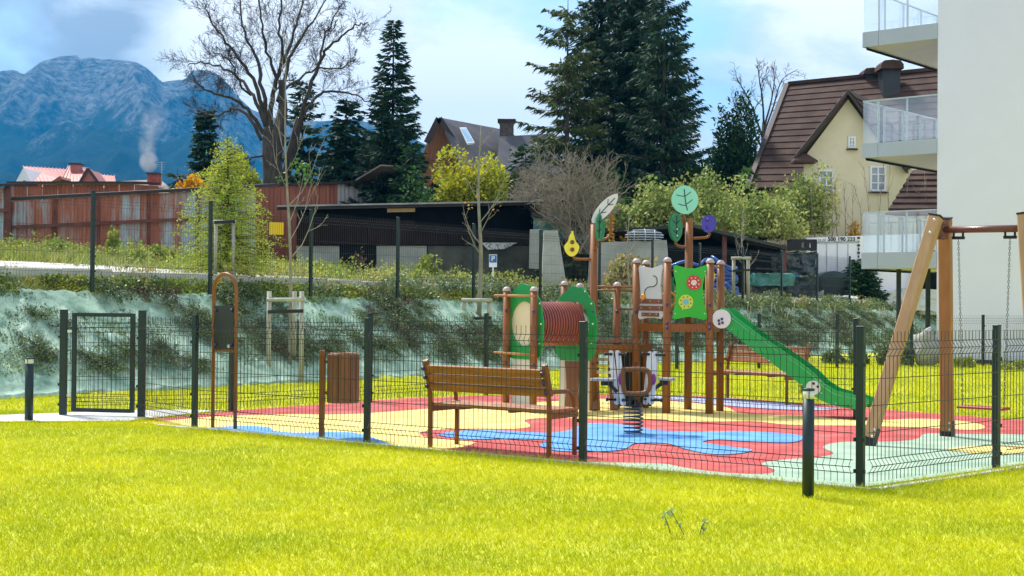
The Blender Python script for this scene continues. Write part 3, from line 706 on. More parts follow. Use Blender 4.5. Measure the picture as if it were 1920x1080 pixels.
a_, c_ = at(132, 307, 111), at(149, 326, 111); b = B(); b.box(((a_.x + c_.x) / 2, 111.4, (a_.z + c_.z) / 2), (c_.x - a_.x, .8, a_.z - c_.z)); q_ = b.obj('chimney', m_redroof, rh)
b = B(); b.box(((a_.x + c_.x) / 2, 111.4, a_.z), (c_.x - a_.x + .2, 1, .12)); b.obj('chimney_cap', m_bt, q_)
# low roof with smoking chimney
m_oldroof = mat('weathered brown roofing', (.22, .17, .15), .9, .25, .7, detail=8)
lh = thing('low_roof_house', 'low weathered brown roof with smoking red chimney beside the red roofed house', 'house', at(265, 380, 95))
b = B(); b.prism(quadp([(222, 340), (300, 336), (330, 362), (215, 362)], [99, 99, 93, 93]), (0, 0, -.2)); b.obj('roof', m_oldroof, lh)
b = B(); b.prism(quadp([(222, 356), (330, 356), (330, 420), (222, 420)], [94] * 4), (0, 4, 0)); b.obj('wall', m_whw, lh)
a_, c_ = at(276, 325, 94.5), at(297, 346, 94.5); b = B(); b.box(((a_.x + c_.x) / 2, 94.9, (a_.z + c_.z) / 2), (c_.x - a_.x, .8, a_.z - c_.z)); q_ = b.obj('chimney', mat('red brick', (.30, .06, .045), .9, .3, 5), lh)
b = B(); b.box(((a_.x + c_.x) / 2, 94.9, a_.z), (c_.x - a_.x + .16, 1, .1)); b.obj('chimney_cap', m_bt, q_)
b = B(); p = at(303, 345, 95); b.bar(p, p + V3(0, 0, 1.5), .04, .04); 
for k in range(4): b.bar(p + V3(-.3 + .05 * k, 0, 1.45 - .15 * k), p + V3(.3 - .05 * k, 0, 1.45 - .15 * k), .02, .02)
b.obj('antenna', mat('grey metal', (.4, .42, .44), .4, metal=.5), lh)
# smoke
def smoke_mat(DK):
    Ms = bpy.data.materials.new('smoke'); Ms.use_nodes = True; t = Ms.node_tree; t.nodes.clear(); o_ = N(t, 'ShaderNodeOutputMaterial'); pv = N(t, 'ShaderNodeVolumePrincipled'); pv.inputs['Color'].default_value = (.99, .99, 1, 1)
    tco = N(t, 'ShaderNodeTexCoord'); nn_ = N(t, 'ShaderNodeTexNoise', inp={'Scale': .9, 'Detail': 4.0, 'Roughness': .6, 'Distortion': 1.0}); t.links.new(tco.outputs['Object'], nn_.inputs['Vector'])
    ctr = N(t, 'ShaderNodeTexCoord'); ln = N(t, 'ShaderNodeVectorMath', operation='LENGTH')
    mp_ = N(t, 'ShaderNodeMapping'); mp_.vector_type = 'POINT'; mp_.inputs['Location'].default_value = (-1, -1, -1); mp_.inputs['Scale'].default_value = (2, 2, 2); t.links.new(ctr.outputs['Generated'], mp_.inputs[0]); t.links.new(mp_.outputs[0], ln.inputs[0])
    fal = math_n(t, 'SUBTRACT', 1.0, ln.outputs['Value'], clamp=True)
    dn = math_n(t, 'MULTIPLY', math_n(t, 'MULTIPLY', fal, math_n(t, 'SUBTRACT', nn_.outputs['Fac'], .36, clamp=True)), DK, clamp=False); t.links.new(dn, pv.inputs['Density']); t.links.new(pv.outputs[0], o_.inputs['Volume'])
    return Ms
for (x, y, rx, rz) in ((279, 303, 20, 22), (277, 272, 20, 34), (286, 228, 26, 40)):
    c = at(x, y, 96.5); b = B(); b.ball((0, 0, 0), 1, 16, 10, (rx * 96.5 / F, rx * 96.5 / F, rz * 96.5 / F)); sm = b.obj('chimney_smoke', smoke_mat(14.0 if y > 290 else (4.0 if y > 250 else 2.2))); sm.location = c
    tag(sm, 'white puff of smoke just above the red chimney' if y > 290 else 'white smoke column between the chimney puff and the high drift' if y > 250 else 'thin white smoke drifting higher up before the mountain', 'smoke')

# ------------------------------------------------------------------ corrugated sheds
def rust_mat(name, red, grey, bias, seed):
    M = bpy.data.materials.new(name); M.use_nodes = True; t = M.node_tree; bs = t.nodes['Principled BSDF']; bs.inputs['Roughness'].default_value = .7
    tc = N(t, 'ShaderNodeTexCoord'); mp = N(t, 'ShaderNodeMapping', inp={'Scale': (2.2, 2.2, .35), 'Location': (seed, 0, 0)}); t.links.new(tc.outputs['Object'], mp.inputs[0])
    n = N(t, 'ShaderNodeTexNoise', inp={'Scale': 1.6, 'Detail': 9.0, 'Roughness': .72}); t.links.new(mp.outputs[0], n.inputs['Vector'])
    r = N(t, 'ShaderNodeValToRGB'); t.links.new(n.outputs['Fac'], r.inputs[0]); e = r.color_ramp.elements
    e[0].position = bias - .1; e[0].color = (*grey, 1); e[1].position = bias + .06; e[1].color = (*red, 1); x = e.new(min(.98, bias + .25)); x.color = (*[c * .6 for c in red], 1)
    t.links.new(r.outputs[0], bs.inputs['Base Color']); return M
m_r1 = rust_mat('rusty red sheet', (.44, .14, .080), (.35, .42, .44), .40, 1)
m_r2 = rust_mat('peeling grey sheet', (.42, .14, .085), (.42, .50, .54), .53, 5)
m_r3 = rust_mat('red painted sheet', (.46, .14, .080), (.34, .22, .18), .28, 9)
m_blk = mat('black brown sheet', (.012, .007, .008), .85, .4, 1.2, col2=(.030, .015, .015), detail=8, spec=.15)
m_roofe = mat('roof edge', (.03, .02, .02), .7, .3, 3)
def corr_wall(parent, p0, p1, z0a, z1a, z0b, z1b, nsheets, M, name='sheet', amp=.022, pitch=.12, gap=.008):
    """corrugated sheets between ground points p0,p1 (Vector), bottom/top at both ends"""
    p0 = Vector((p0.x, p0.y, 0)); p1 = Vector((p1.x, p1.y, 0)); L = (p1 - p0).length; d = (p1 - p0) / L; n = Vector((d.y, -d.x, 0))
    for k in range(nsheets):
        a, c = k * L / nsheets + gap, (k + 1) * L / nsheets - gap; b = B(); st = max(4, int((c - a) / pitch * 2)); vs = []; off = .012 * (k % 2)
        for i in range(st + 1):
            x = a + (c - a) * i / st; u = x / L; o = n * (amp * (1 if i % 2 else -1) + off)
            vs += [p0 + d * x + o + V3(0, 0, z0a + (z0b - z0a) * u), p0 + d * x + o + V3(0, 0, z1a + (z1b - z1a) * u)]
        b.add(vs, [(2 * i, 2 * i + 1, 2 * i + 3, 2 * i + 2) for i in range(st)])
        b.obj(name, M[(k * 7 + k // 3) % len(M)] if isinstance(M, list) else M, parent)
def beam(parent, p, q, w, h, M, name): b = B(); b.bar(p, q, w, h); return b.obj(name, M, parent)
# shed A: far back flat red wall
sa = thing('back_shed', 'long red sheet metal shed with a flat dark roof edge behind the peeling fence', 'shed', at(130, 380, 47))
p, q_ = at(22, 346, 47), at(252, 346, 47); corr_wall(sa, p, q_, 2.0, p.z, 2.0, q_.z, 8, m_r3)
b = B(); b.prism([p + V3(-.1, -.2, .02), q_ + V3(.1, -.2, .02), q_ + V3(.1, 3, .25), p + V3(-.1, 3, .25)], (0, 0, .07)); b.obj('roof', m_roofe, sa)
b = B(); b.prism([V3(q_.x, q_.y + .03, 2), V3(q_.x, q_.y + 3, 2), V3(q_.x, q_.y + 3, q_.z + .2), V3(q_.x, q_.y + .03, q_.z)], (.05, 0, 0)); b.obj('side_wall', m_r3, sa)
# shed B: long peeling wall
sb = thing('peeling_shed', 'long corrugated shed wall of peeling red and grey sheets with a rising roofline', 'shed', at(180, 460, 39))
p, q_ = at(22, 378, 38), at(480, 352, 42)
corr_wall(sb, p, q_, 1.9, p.z, 1.9, q_.z, 12, [m_r2, m_r2, m_r1, m_r2, m_r1])
dv = (q_ - p).normalized()
b = B(); b.prism([p + V3(-.2, -.15, .0), q_ + V3(.2, -.15, .0), q_ + V3(.2, 3, .3), p + V3(-.2, 3, .3)], (0, 0, .09)); b.obj('roof', m_roofe, sb)
for u in (0.0, .168, .336, .54, .75): c = p.lerp(q_, u); beam(sb, V3(c.x, c.y - .06, 1.9), V3(c.x, c.y - .06, c.z), .07, .07, mat('rusty frame', (.16, .045, .03), .8, .3, 4), 'frame_post')
beam(sb, at(22, 426, 37.9), at(480, 405, 41.9), .05, .09, mat('rusty frame', (.2, .06, .04), .8), 'frame_rail')
# left stub of red wall
sc_ = thing('red_gate_panel', 'dark red sheet panel with rusty posts at the left edge of the photo', 'shed', at(5, 455, 37))
p, q_ = at(-160, 352, 36), at(16, 352, 37.5); corr_wall(sc_, p, q_, 1.9, p.z, 1.9, q_.z, 5, [m_r3, m_r3, m_r2])
beam(sc_, V3(q_.x, q_.y - .05, 1.9), q_ + V3(0, -.05, .1), .12, .12, mat('rusty frame', (.2, .06, .04), .8), 'frame_post')
beam(sc_, at(-160, 394, 35.9), at(16, 394, 37.4), .05, .09, mat('rusty frame', (.2, .06, .04), .8), 'frame_rail')
b = B(); b.prism([p + V3(0, -.2, .02), q_ + V3(.1, -.2, .02), q_ + V3(.1, 2, .2), p + V3(0, 2, .2)], (0, 0, .07)); b.obj('roof', m_roofe, sc_)
# shed C: red / grey wall right of the larch
sd = thing('red_grey_shed', 'red shed with two faded grey sheets at its right end beside the spruces', 'shed', at(590, 400, 50))
p, q_ = at(430, 352, 48), at(686, 344, 52); corr_wall(sd, p, q_, 1.9, p.z, 1.9, q_.z, 9, [m_r3], 'sheet', .012, .16)
for o_k in list(sd.children)[-2:]: o_k.data.materials[0] = rust_mat('faded grey sheet', (.33, .10, .065), (.42, .38, .37), .66, 3) if 'faded grey sheet' not in bpy.data.materials else bpy.data.materials['faded grey sheet']; o_k['label'] = 'faded grey sheet'
b = B(); b.prism([p + V3(-.2, -.2, .0), q_ + V3(.12, -.2, .0), q_ + V3(.12, 4, .3), p + V3(-.2, 4, .3)], (0, 0, .08)); b.obj('roof', m_roofe, sd)
b = B(); b.prism([V3(q_.x, q_.y + .03, 2), V3(q_.x, q_.y + 4, 2), V3(q_.x, q_.y + 4, q_.z + .2), V3(q_.x, q_.y + .03, q_.z)], (.05, 0, 0)); b.obj('side_wall', m_r3, sd)
b = B(); b.bar(at(688, 339, 52), at(736, 311, 50), .9, .05); b.obj('raised_panel', m_oldroof, sd)
# shed D: black long lean-to
se = thing('black_shed', 'low black brown metal lean-to with thin roof over a grey plaster base', 'shed', at(800, 500, 46))
p, q_ = at(556, 388, 44), at(1002, 381, 48)
m_plg = mat('stained plaster', (.30, .31, .27), .95, .3, .9, bump=.3, detail=9, col2=(.50, .50, .44)); m_pld = mat('dark stained plaster', (.05, .055, .045), .95, .4, 1.2, detail=9, col2=(.13, .13, .10))
zb = [at(x_, 460, 44 + (x_ - 556) / 446 * 4).z for x_ in (556, 1002)]
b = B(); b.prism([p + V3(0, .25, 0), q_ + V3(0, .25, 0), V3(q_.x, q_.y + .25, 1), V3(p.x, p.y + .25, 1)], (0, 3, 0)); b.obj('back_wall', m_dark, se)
def seg(x0, x1, y0, y1, M, name, off=0.0, th=.06):
    Ys = [44 + (x_ - 556) / 446 * 4 + off for x_ in (x0, x1)]; a = at(x0, y0[0], Ys[0]); c = at(x1, y0[1], Ys[1]); e_ = at(x1, y1[1], Ys[1]); g_ = at(x0, y1[0], Ys[0])
    b = B(); b.prism([a, c, e_, g_], (0, th, 0)); return b.obj(name, M, se)
for k in range(10):
    x0 = 556 + k * 44.6; x1 = x0 + 43.6
    ya = 400 + (x0 - 556) * .035; seg(x0, x1, (ya + (6 if k < 5 else 12 + 3 * (k - 5)), ya + (7 if k < 5 else 14 + 3 * (k - 5))), (458, 459), m_blk, 'black_sheet', -.02 * (k % 2))
for (x0, x1, M_) in ((556, 636, m_plg), (638, 704, m_dark), (706, 800, m_plg), (802, 1002, m_pld)): seg(x0, x1, (461, 461), (530, 530), M_, 'plaster_and_doorway_shade', .1, .15)  # the black piece paints a doorway's inner shade, the others are plaster
b = B(); b.prism([p + V3(-.5, -.7, -.05), q_ + V3(.3, -.7, .0), q_ + V3(.3, 3.4, .0), p + V3(-.5, 3.4, .0)], (0, 0, .05)); b.obj('roof', mat('thin tin roof', (.30, .30, .30), .5, .3, 2, metal=.4), se)
b = B(); b.prism([p + V3(-.5, -.62, -.14), q_ + V3(.2, -.62, -.09), q_ + V3(.2, -.5, -.09), p + V3(-.5, -.5, -.14)], (0, 0, .08)); b.obj('eave_beam', m_roofe, se)
b = B(); b.prism([at(726, 391, 45.2), at(778, 390, 45.6), at(778, 397, 45.6), at(726, 398, 45.2)], (0, .05, 0)); b.obj('plank', mat('raw pine plank', (.46, .30, .14), .8, .1, 4), se)
b = B(); b.prism([at(902, 455, 47), at(970, 455, 47.6), at(945, 467, 47.4), at(915, 468, 47.1)], (0, .05, 0)); b.obj('torn_cloth', mat('torn white cloth', (.55, .55, .52), .9, .4, 12, contrast=(.4, .5)), se)
# concrete end piers
b = B(); b.prism([at(994, 430, 46), at(1012, 430, 46), at(1014, 505, 46), at(992, 503, 46)], (0, 1.2, 0)); pr = b.obj('concrete_pier', m_plg, None, org=at(1003, 505, 46)); tag(pr, 'narrow upright concrete pier at the right end of the black shed', 'pier')
b = B(); b.prism([at(1020, 432, 43), at(1046, 432, 43), at(1064, 545, 43), at(1016, 545, 43)], (0, 1.0, 0)); pr = b.obj('concrete_pier', m_plg, None, org=at(1040, 540, 43)); tag(pr, 'wide leaning concrete pier just left of the autumn bush', 'pier')
# teal tarp shed and dark open shelter
sf = thing('dark_open_shelter', 'long dark open shelter with sagging roof behind the play tower', 'shed', at(1250, 520, 48))
b = B(); b.prism(quadp([(1000, 402), (1120, 432), (1120, 452), (1000, 440)], [47, 48, 48, 47]), (0, .1, 0)); b.obj('teal_tarp', mat('teal tarp', (.10, .28, .26), .6, .4, 3, col2=(.42, .50, .48), contrast=(.45, .6)), sf)
b = B(); b.prism(quadp([(998, 398), (1130, 430), (1300, 420), (1476, 462), (1476, 468), (1300, 426), (1130, 436), (998, 404)], [46.6] * 8), (0, 4, 0)); b.obj('roof', mat('bitumen roof', (.05, .055, .05), .9, .3, 1.5), sf)
b = B(); b.prism(quadp([(1100, 434), (1300, 424), (1474, 466), (1474, 560), (1100, 560)], [50] * 5), (0, .2, 0)); b.obj('back_wall', m_dark, sf)  # shade of the shelter's interior is painted as a near-black wall
for x_ in (1130, 1358, 1470): beam(sf, at(x_, 560, 47), at(x_, 430 if x_ < 1400 else 458, 47), .14, .14, mat('brown red post', (.16, .05, .04), .8), 'shelter_post')
for k in range(4): beam(sf, at(1400 + 6 * k, 455 + 16 * k, 47.2), at(1474, 470 + 12 * k, 47.2), .06, .06, m_bt, 'stacked_plank')
# low rough wall behind the autumn bush
b = B(); b.prism(quadp([(1108, 455), (1250, 450), (1260, 560), (1100, 560)], [44.5] * 4), (0, .3, 0)); tag(b.obj('plaster_wall', m_plg, None, org=at(1180, 560, 44.5)), 'stained grey plaster wall under the caged bundle behind the bush', 'wall')
# caged bundle on the wall
cg = thing('wrapped_bundle', 'dark bundle wrapped in pale straps lying on the plaster wall', 'bundle', at(1208, 455, 44.4))
b = B(); A0, A1 = at(1172, 456, 44.7), at(1244, 430, 44.7); c = (A0 + A1) / 2; b.ball(c, 1, 14, 8, ((A1.x - A0.x) / 2, .35, (A1.z - A0.z) / 2)); b.obj('bundle_body', mat('dark blue wrap', (.02, .035, .05), .4, .3, 4), cg)
hx, hz2 = (A1.x - A0.x) / 2 + .01, (A1.z - A0.z) / 2 + .01
for k in range(6):
    zz2 = -.8 + k * .32; w_ = math.sqrt(1 - zz2 * zz2); b = B(); b.tube([c + V3(hx * w_ * math.cos(a_ * .35), -.36 * w_ * math.sin(a_ * .35), hz2 * zz2) for a_ in range(10)], .012, 4); b.obj('strap', mat('pale strap', (.6, .65, .7), .5), cg)
for x_ in (-.55, .0, .5): w_ = math.sqrt(1 - x_ * x_); b = B(); b.tube([c + V3(hx * x_, -.37 * w_ * math.sin(a_ * .35), hz2 * w_ * math.cos(a_ * .35)) for a_ in range(10)], .012, 4); b.obj('strap', mat('pale strap', (.6, .65, .7), .5), cg)
# ================================================================== TREES AND PLANTS
m_bark = mat('grey brown bark', (.040, .032, .027), .95, .35, 3, bump=.6, bscale=10, stretch=(3, 3, .7), col2=(.10, .082, .066))
m_barkd = mat('dark bark', (.035, .028, .022), .95, .3, 3)
m_sapb = mat('pale sapling bark', (.26, .24, .19), .9, .2, 6)
m_twig = mat('dark twig', (.028, .021, .019), .9, .2, 3)
def needle(name, c, isl=.45, tr=.12): return mat(name, c, .65, .35, .35, detail=4, island=isl, trans=tr, spec=.3)
m_fir1 = needle('spruce needles', (.026, .068, .032)); m_fir2 = needle('blue spruce needles', (.022, .062, .032)); m_fir3 = needle('olive spruce needles', (.070, .100, .026)); m_fir4 = needle('fir needles', (.03, .085, .026))
m_larch = mat('larch needles', (.36, .48, .035), .6, .25, .9, island=.35, trans=.35, col2=(.56, .60, .06), detail=4)
m_yel = mat('yellow leaves', (.56, .52, .02), .6, .3, .7, island=.35, trans=.35, col2=(.36, .42, .035), detail=4)
m_lime = mat('pale green leaves', (.20, .28, .06), .6, .3, .7, island=.5, trans=.35, col2=(.48, .50, .14), detail=4)
m_leaf = mat('green leaves', (.07, .16, .03), .55, .3, 1, island=.4, trans=.3)
m_aut = mat('autumn leaves', (.42, .30, .10), .6, .4, 2, island=.45, trans=.3, col2=(.30, .32, .10), detail=4)
m_orange = mat('orange yellow leaves', (.70, .36, .015), .6, .2, 2, island=.3, trans=.3)
m_cot = mat('cotoneaster leaves', (.085, .155, .055), .5, .4, 1.2, island=.5, trans=.25, col2=(.27, .34, .14))
m_cotr = mat('reddish twig leaves', (.10, .030, .025), .5, .4, 2, island=.5, col2=(.15, .10, .06))
m_weed = mat('weed leaves', (.17, .27, .035), .6, .4, .8, island=.45, trans=.3, col2=(.42, .42, .07), detail=5)
m_btw2 = mat('fine pale stem', (.20, .17, .13), .9, .3, 2, island=.4, col2=(.32, .30, .22))
m_dry = mat('dry grass', (.40, .33, .15), .8, .3, 1, island=.35, trans=.2, col2=(.30, .34, .08))

def spruce_mesh(H, Rad, whorls=34, nb=7, droop=.25, M=m_fir1, seed=1, tip=1.0, dens=1.0, tw=.045, bare=0.0, prof=1.0, gap=0.0, upturn=.22, hang=.15):
    """crown mesh: whorls of branches carrying flat needle sprays; local origin at base"""
    rng = np.random.default_rng(seed); C = []; D = []; Wd = []; stems = B()
    for w in range(whorls):
        t = (w + rng.uniform(-.3, .3)) / whorls; t = min(max(t, 0.0), .985)
        z0_ = H * (bare + (1 - bare) * t)
        L0_ = Rad * ((1 - t) ** prof) * (1 if t > .06 else .8)
        n = max(3, int(nb * (1 - .35 * t)))
        a0 = rng.uniform(0, 6.28)
        for k in range(n):
            if rng.random() < gap: continue
            z = min(z0_ + rng.uniform(-.55, .55) * H / whorls, H * .99); an = a0 + k * 2 * math.pi / n + rng.normal(0, .25); L = L0_ * rng.uniform(.62, 1.1) + .12
            dr = droop * (1 - t) * rng.uniform(.6, 1.3) - .25 * max(0, t - .75) * 4 * .5
            dirh = np.array([math.cos(an), math.sin(an), 0.0]); side = np.array([-math.sin(an), math.cos(an), 0.0])
            K = max(4, int(L / .13 * dens)); us = (np.arange(K) + rng.uniform(0, 1, K)) / K
            zz_ = -dr * L * us * 1.2 + upturn * L * us ** 2.2 * (1 + dr)
            P = np.outer(us * L, dirh) + np.outer(zz_, [0, 0, 1]) + [0, 0, z]
            if L > .7: stems.tube([(0, 0, z), tuple(P[K // 2]), tuple(P[-1])], [.012 + L * .009, .008 + L * .004, .003], 3, False)
            tl = (.14 + .34 * L ** .6 * (1 - us) ** .6 + .08) * tip
            for sg in (-1, 1, 0):
                m_ = K; jit = rng.normal(0, .22, (m_, 3))
                d = dirh[None] * (.75 if sg else 1.0) + side[None] * sg * .85 + jit + np.array([0, 0, -hang if sg else -hang * 1.5])[None]
                d /= np.linalg.norm(d, axis=1, keepdims=True)
                C.append(P); D.append(d * (tl * rng.uniform(.6, 1.2, m_))[:, None]); Wd.append(np.full(m_, tw) * rng.uniform(.7, 1.3, m_))
            if L > .9:   # hanging secondary sprays
                m_ = K; d = rng.normal(0, .35, (m_, 3)); d[:, 2] = -1; d /= np.linalg.norm(d, axis=1, keepdims=True)
                o = P + side[None] * (rng.uniform(-1, 1, m_) * tl * .8)[:, None]
                C.append(o); D.append(d * (tl * .55)[:, None]); Wd.append(np.full(m_, tw))
    C = np.concatenate(C); D = np.concatenate(D); Wd = np.concatenate(Wd)
    return cardmesh('crown', C, D, Wd, M, base=.4), stems
def conifer(name, label, cat, px, Y, ytop, yb, wpx, M=m_fir1, group=None, bark=m_barkd, **kw):
    base = at(px, yb, Y); gz = float(height(base.x, base.y)) if Y < 70 else base.z; gz = min(gz, base.z)
    H = at(px, ytop, Y).z - gz; Rad = wpx / 2 * Y / F
    t = thing(name, label, cat, (base.x, base.y, gz), group, rz=random.uniform(0, 6))
    cm, st = spruce_mesh(H * .985, Rad, M=M, **kw)
    link('crown', cm, t); b = B(); b.tube([(0, 0, -.3), (0.01, 0, H * .5), (0, 0, H * .97)], [.02 * H * .55 + .03, .012 * H * .5 + .015, .012], 8); link('trunk', b.mesh('trunk', bark), t)
    if st.v: link('limbs', st.mesh('limbs', bark), t)['kind'] = 'stuff'
    return t
conifer('spruce_tree', 'tall regular dark spruce right of the big bare tree with sharp pointed top', 'tree', 735, 52, 24, 400, 235, m_fir2, whorls=52, nb=9, droop=.16, seed=3, prof=.92, dens=1.4, tw=.038, gap=.04)
conifer('spruce_tree', 'dark spruce filling the gap between the bare tree and the tall pointed spruce', 'tree', 648, 56, 180, 400, 190, m_fir2, whorls=38, nb=10, droop=.2, seed=4, prof=.65, tw=.06)
conifer('spruce_tree', 'slim thin crowned spruce standing behind the trunk of the big bare tree', 'tree', 566, 60, 138, 400, 175, m_fir1, whorls=34, nb=8, droop=.25, seed=5, prof=.6, tw=.05, gap=.2)
conifer('spruce_tree', 'low dark spruce behind the red shed right end', 'tree', 700, 58, 250, 420, 230, m_fir1, whorls=26, nb=11, droop=.2, seed=6, prof=.5, tw=.07)
conifer('spruce_tree', 'small dense dark spruce before the mountain left of the bare tree', 'tree', 383, 62, 196, 370, 92, m_fir1, whorls=40, nb=11, droop=.1, seed=7, prof=.5, tw=.06)
conifer('spruce_tree', 'short dark spruce beside the chimney smoke at the shed roof', 'tree', 332, 60, 308, 380, 60, m_fir3, whorls=14, nb=8, seed=8, prof=.6, tw=.05)
BIG = [(1062, 58, -30, 236, m_fir3, 9, .30, dict(gap=.38, prof=.50, whorls=32, nb=7, label='leftmost tall spruce of the dark group with bare grey trunk and drooping olive branches')),
       (1125, 62, -90, 210, m_fir1, 10, .25, dict(gap=.03, prof=.42, whorls=50, nb=10, label='second tall dark spruce from the left in the big group')),
       (1190, 60, -110, 225, m_fir2, 11, .22, dict(gap=.0, prof=.40, whorls=56, nb=11, label='densest blackish green spruce in the middle of the big group')),
       (1243, 57, -40, 200, m_fir1, 12, .30, dict(gap=.25, prof=.38, whorls=44, nb=8, label='rightmost tall spruce of the group with drooping shaggy branches')),
       (1268, 66, 60, 140, m_fir3, 13, .25, dict(gap=.35, prof=.45, whorls=30, nb=7, label='thin olive spruce peeping out on the right edge of the big group'))]
for (px, Y, yt, w, M_, sd_, dr, kw) in BIG:
    lab = kw.pop('label'); conifer('spruce_tree', lab, 'tree', px, Y, yt, 400, w * 1.06, M_, 'tall spruces behind the shelter', droop=dr, seed=sd_, tw=.040, dens=1.5, hang=.45, bark=m_bark, **kw)
conifer('fir_tree', 'low spreading dark fir below the middle house roof', 'tree', 985, 60, 268, 400, 170, m_fir4, whorls=26, nb=8, seed=14, prof=.5, tw=.05)
conifer('spruce_tree', 'green spruce boughs beside the yellow tree above the black shed', 'tree', 770, 50, 262, 420, 120, m_fir4, whorls=18, nb=8, seed=16, prof=.5, tw=.05)
conifer('young_fir', 'small dense green fir on the terrace beside the dark bin', 'tree', 1612, 48.7, 487, 566, 92, m_fir4, whorls=26, nb=11, droop=.0, seed=17, prof=.6, tw=.03, tip=.8, dens=1.6)

# golden larch standing behind the upper fence
def feather(H, Rad, seed, M, whorls=26):
    rng = np.random.default_rng(seed); C = []; D = []; Wd = []; st = B()
    for w in range(whorls):
        t = (w + .3) / whorls; z = H * (.10 + .86 * t); L0_ = Rad * (1 - t) ** .62 * (.95 if t > .15 else .8)
        for k in range(int(14 - 8 * t)):
            an = rng.uniform(0, 6.28); L = L0_ * rng.uniform(.55, 1.15) + .05
            pts = []; up = rng.uniform(-.1, .38)
            for i in range(6): u = i / 5; pts.append(np.array([math.cos(an) * L * u, math.sin(an) * L * u, z + L * (up * u - .28 * u * u)]))
            st.tube([tuple(p) for p in pts], [.010, .008, .006, .004, .003, .0015], 3, False)
            K = int(L / .017); us = rng.uniform(.05, 1, K); idx = np.minimum((us * 5).astype(int), 4); fr_ = us * 5 - idx; P = np.array(pts)
            o = P[idx] * (1 - fr_)[:, None] + P[idx + 1] * fr_[:, None]
            sub = rng.normal(0, 1, (K, 3)); sub[:, 2] -= .5; sub /= np.linalg.norm(sub, axis=1, keepdims=True)
            o2 = o + sub * (rng.uniform(0, .24, K) * (1.1 - us))[:, None]
            d = rng.normal(0, 1, (K, 3)); d[:, 2] -= .1; d /= np.linalg.norm(d, axis=1, keepdims=True)
            C.append(o2); D.append(d * rng.uniform(.03, .075, K)[:, None]); Wd.append(np.full(K, .010))
    return cardmesh('crown', np.concatenate(C), np.concatenate(D), np.concatenate(Wd), M), st
for (px, Y, yt, yb, w, sd_, lab) in ((424, 27.0, 245, 525, 250, 21, 'bright yellow green feathery larch behind the upper mesh fence'), ):
    p = at(px, yb, Y); gz = float(height(p.x, p.y)); H = at(px, yt, Y).z - gz
    t = thing('larch_tree', lab, 'tree', (p.x, p.y, gz)); cm, st = feather(H, w / 2 * Y / F, sd_, m_larch, 48); link('crown', cm, t); link('limbs', st.mesh('limbs', m_bark), t)
    b = B(); b.tube([(0, 0, -.2), (.02, 0, H * .5), (0, 0, H)], [.05, .03, .006], 7); link('trunk', b.mesh('trunk', m_bark), t)

# -------- branching trees
def grow(b, path, r0, r1, level, spec, rng, n=6):
    """path: list of Vectors; spec per level: (count, length factor, angle, points, r ratio)"""
    K = len(path); rs = [r0 + (r1 - r0) * (i / (K - 1)) ** .8 for i in range(K)]
    b.tube(path, rs, n, False)
    if level >= len(spec): return
    cnt, lf, ang_, npt, rr, t0 = spec[level]
    tot = sum((path[i + 1] - path[i]).length for i in range(K - 1))
    c = max(1, int(cnt * rng.uniform(.8, 1.2)))
    for k in range(c):
        u = t0 + (1 - t0) * (k + rng.uniform(0, 1)) / c; f = u * (K - 1); i = min(int(f), K - 2); p = path[i].lerp(path[i + 1], f - i)
        tan = (path[i + 1] - path[i]).normalized(); rv = Vector(rng.normal(0, 1, 3)); per = (rv - tan * rv.dot(tan))
        if per.length < 1e-5: continue
        per.normalize(); a = ang_ * rng.uniform(.6, 1.3); d = tan * math.cos(a) + per * math.sin(a); 
        L = tot * lf * (1.15 - .6 * u) * rng.uniform(.6, 1.3); q = [p]; dd = d.copy()
        for s_ in range(npt):
            j = Vector(rng.normal(0, .22, 3)); dd = (dd + j + Vector((0, 0, .10))).normalized(); q.append(q[-1] + dd * L / npt)
        rb = (r0 + (r1 - r0) * u) * rr
        grow(b, q, max(rb, MINR), max(rb * .35, MINR * .7), level + 1, spec, rng, 4 if level == 0 else 3)
MINR = .006
def limb(pts, Y, dy, rng, k=4):
    n = len(pts); P = [at(x, y, Y + dy * i / (n - 1)) for i, (x, y) in enumerate(pts)]
    return smooth_path(P, k)
rng = np.random.default_rng(31)
bt = thing('bare_tree', 'huge leafless spreading tree with dark forked trunk before the mountain', 'tree', at(512, 400, 55))
o = bt.location.copy(); ORG[bt.name] = o
tb = B(); tb.tube(smooth_path([at(512, 420, 55), at(512, 335, 55), at(508, 280, 55), at(506, 238, 55)], 4), [.44, .42, .41, .40, .39, .38, .37, .36, .34, .32, .30, .27, .24], 12)
tb.tube(smooth_path([at(516, 300, 55), at(522, 250, 55), at(530, 205, 55), at(528, 150, 55)], 4), [.26] * 6 + [.23, .21, .19, .17, .15, .14, .13], 9)
tb.tube(smooth_path([at(532, 345, 56), at(545, 290, 56), at(556, 245, 56), at(562, 220, 56)], 3), [.2, .2, .19, .19, .18, .18, .17, .16, .15, .14], 8)
tb.obj('trunk', m_bark, bt)
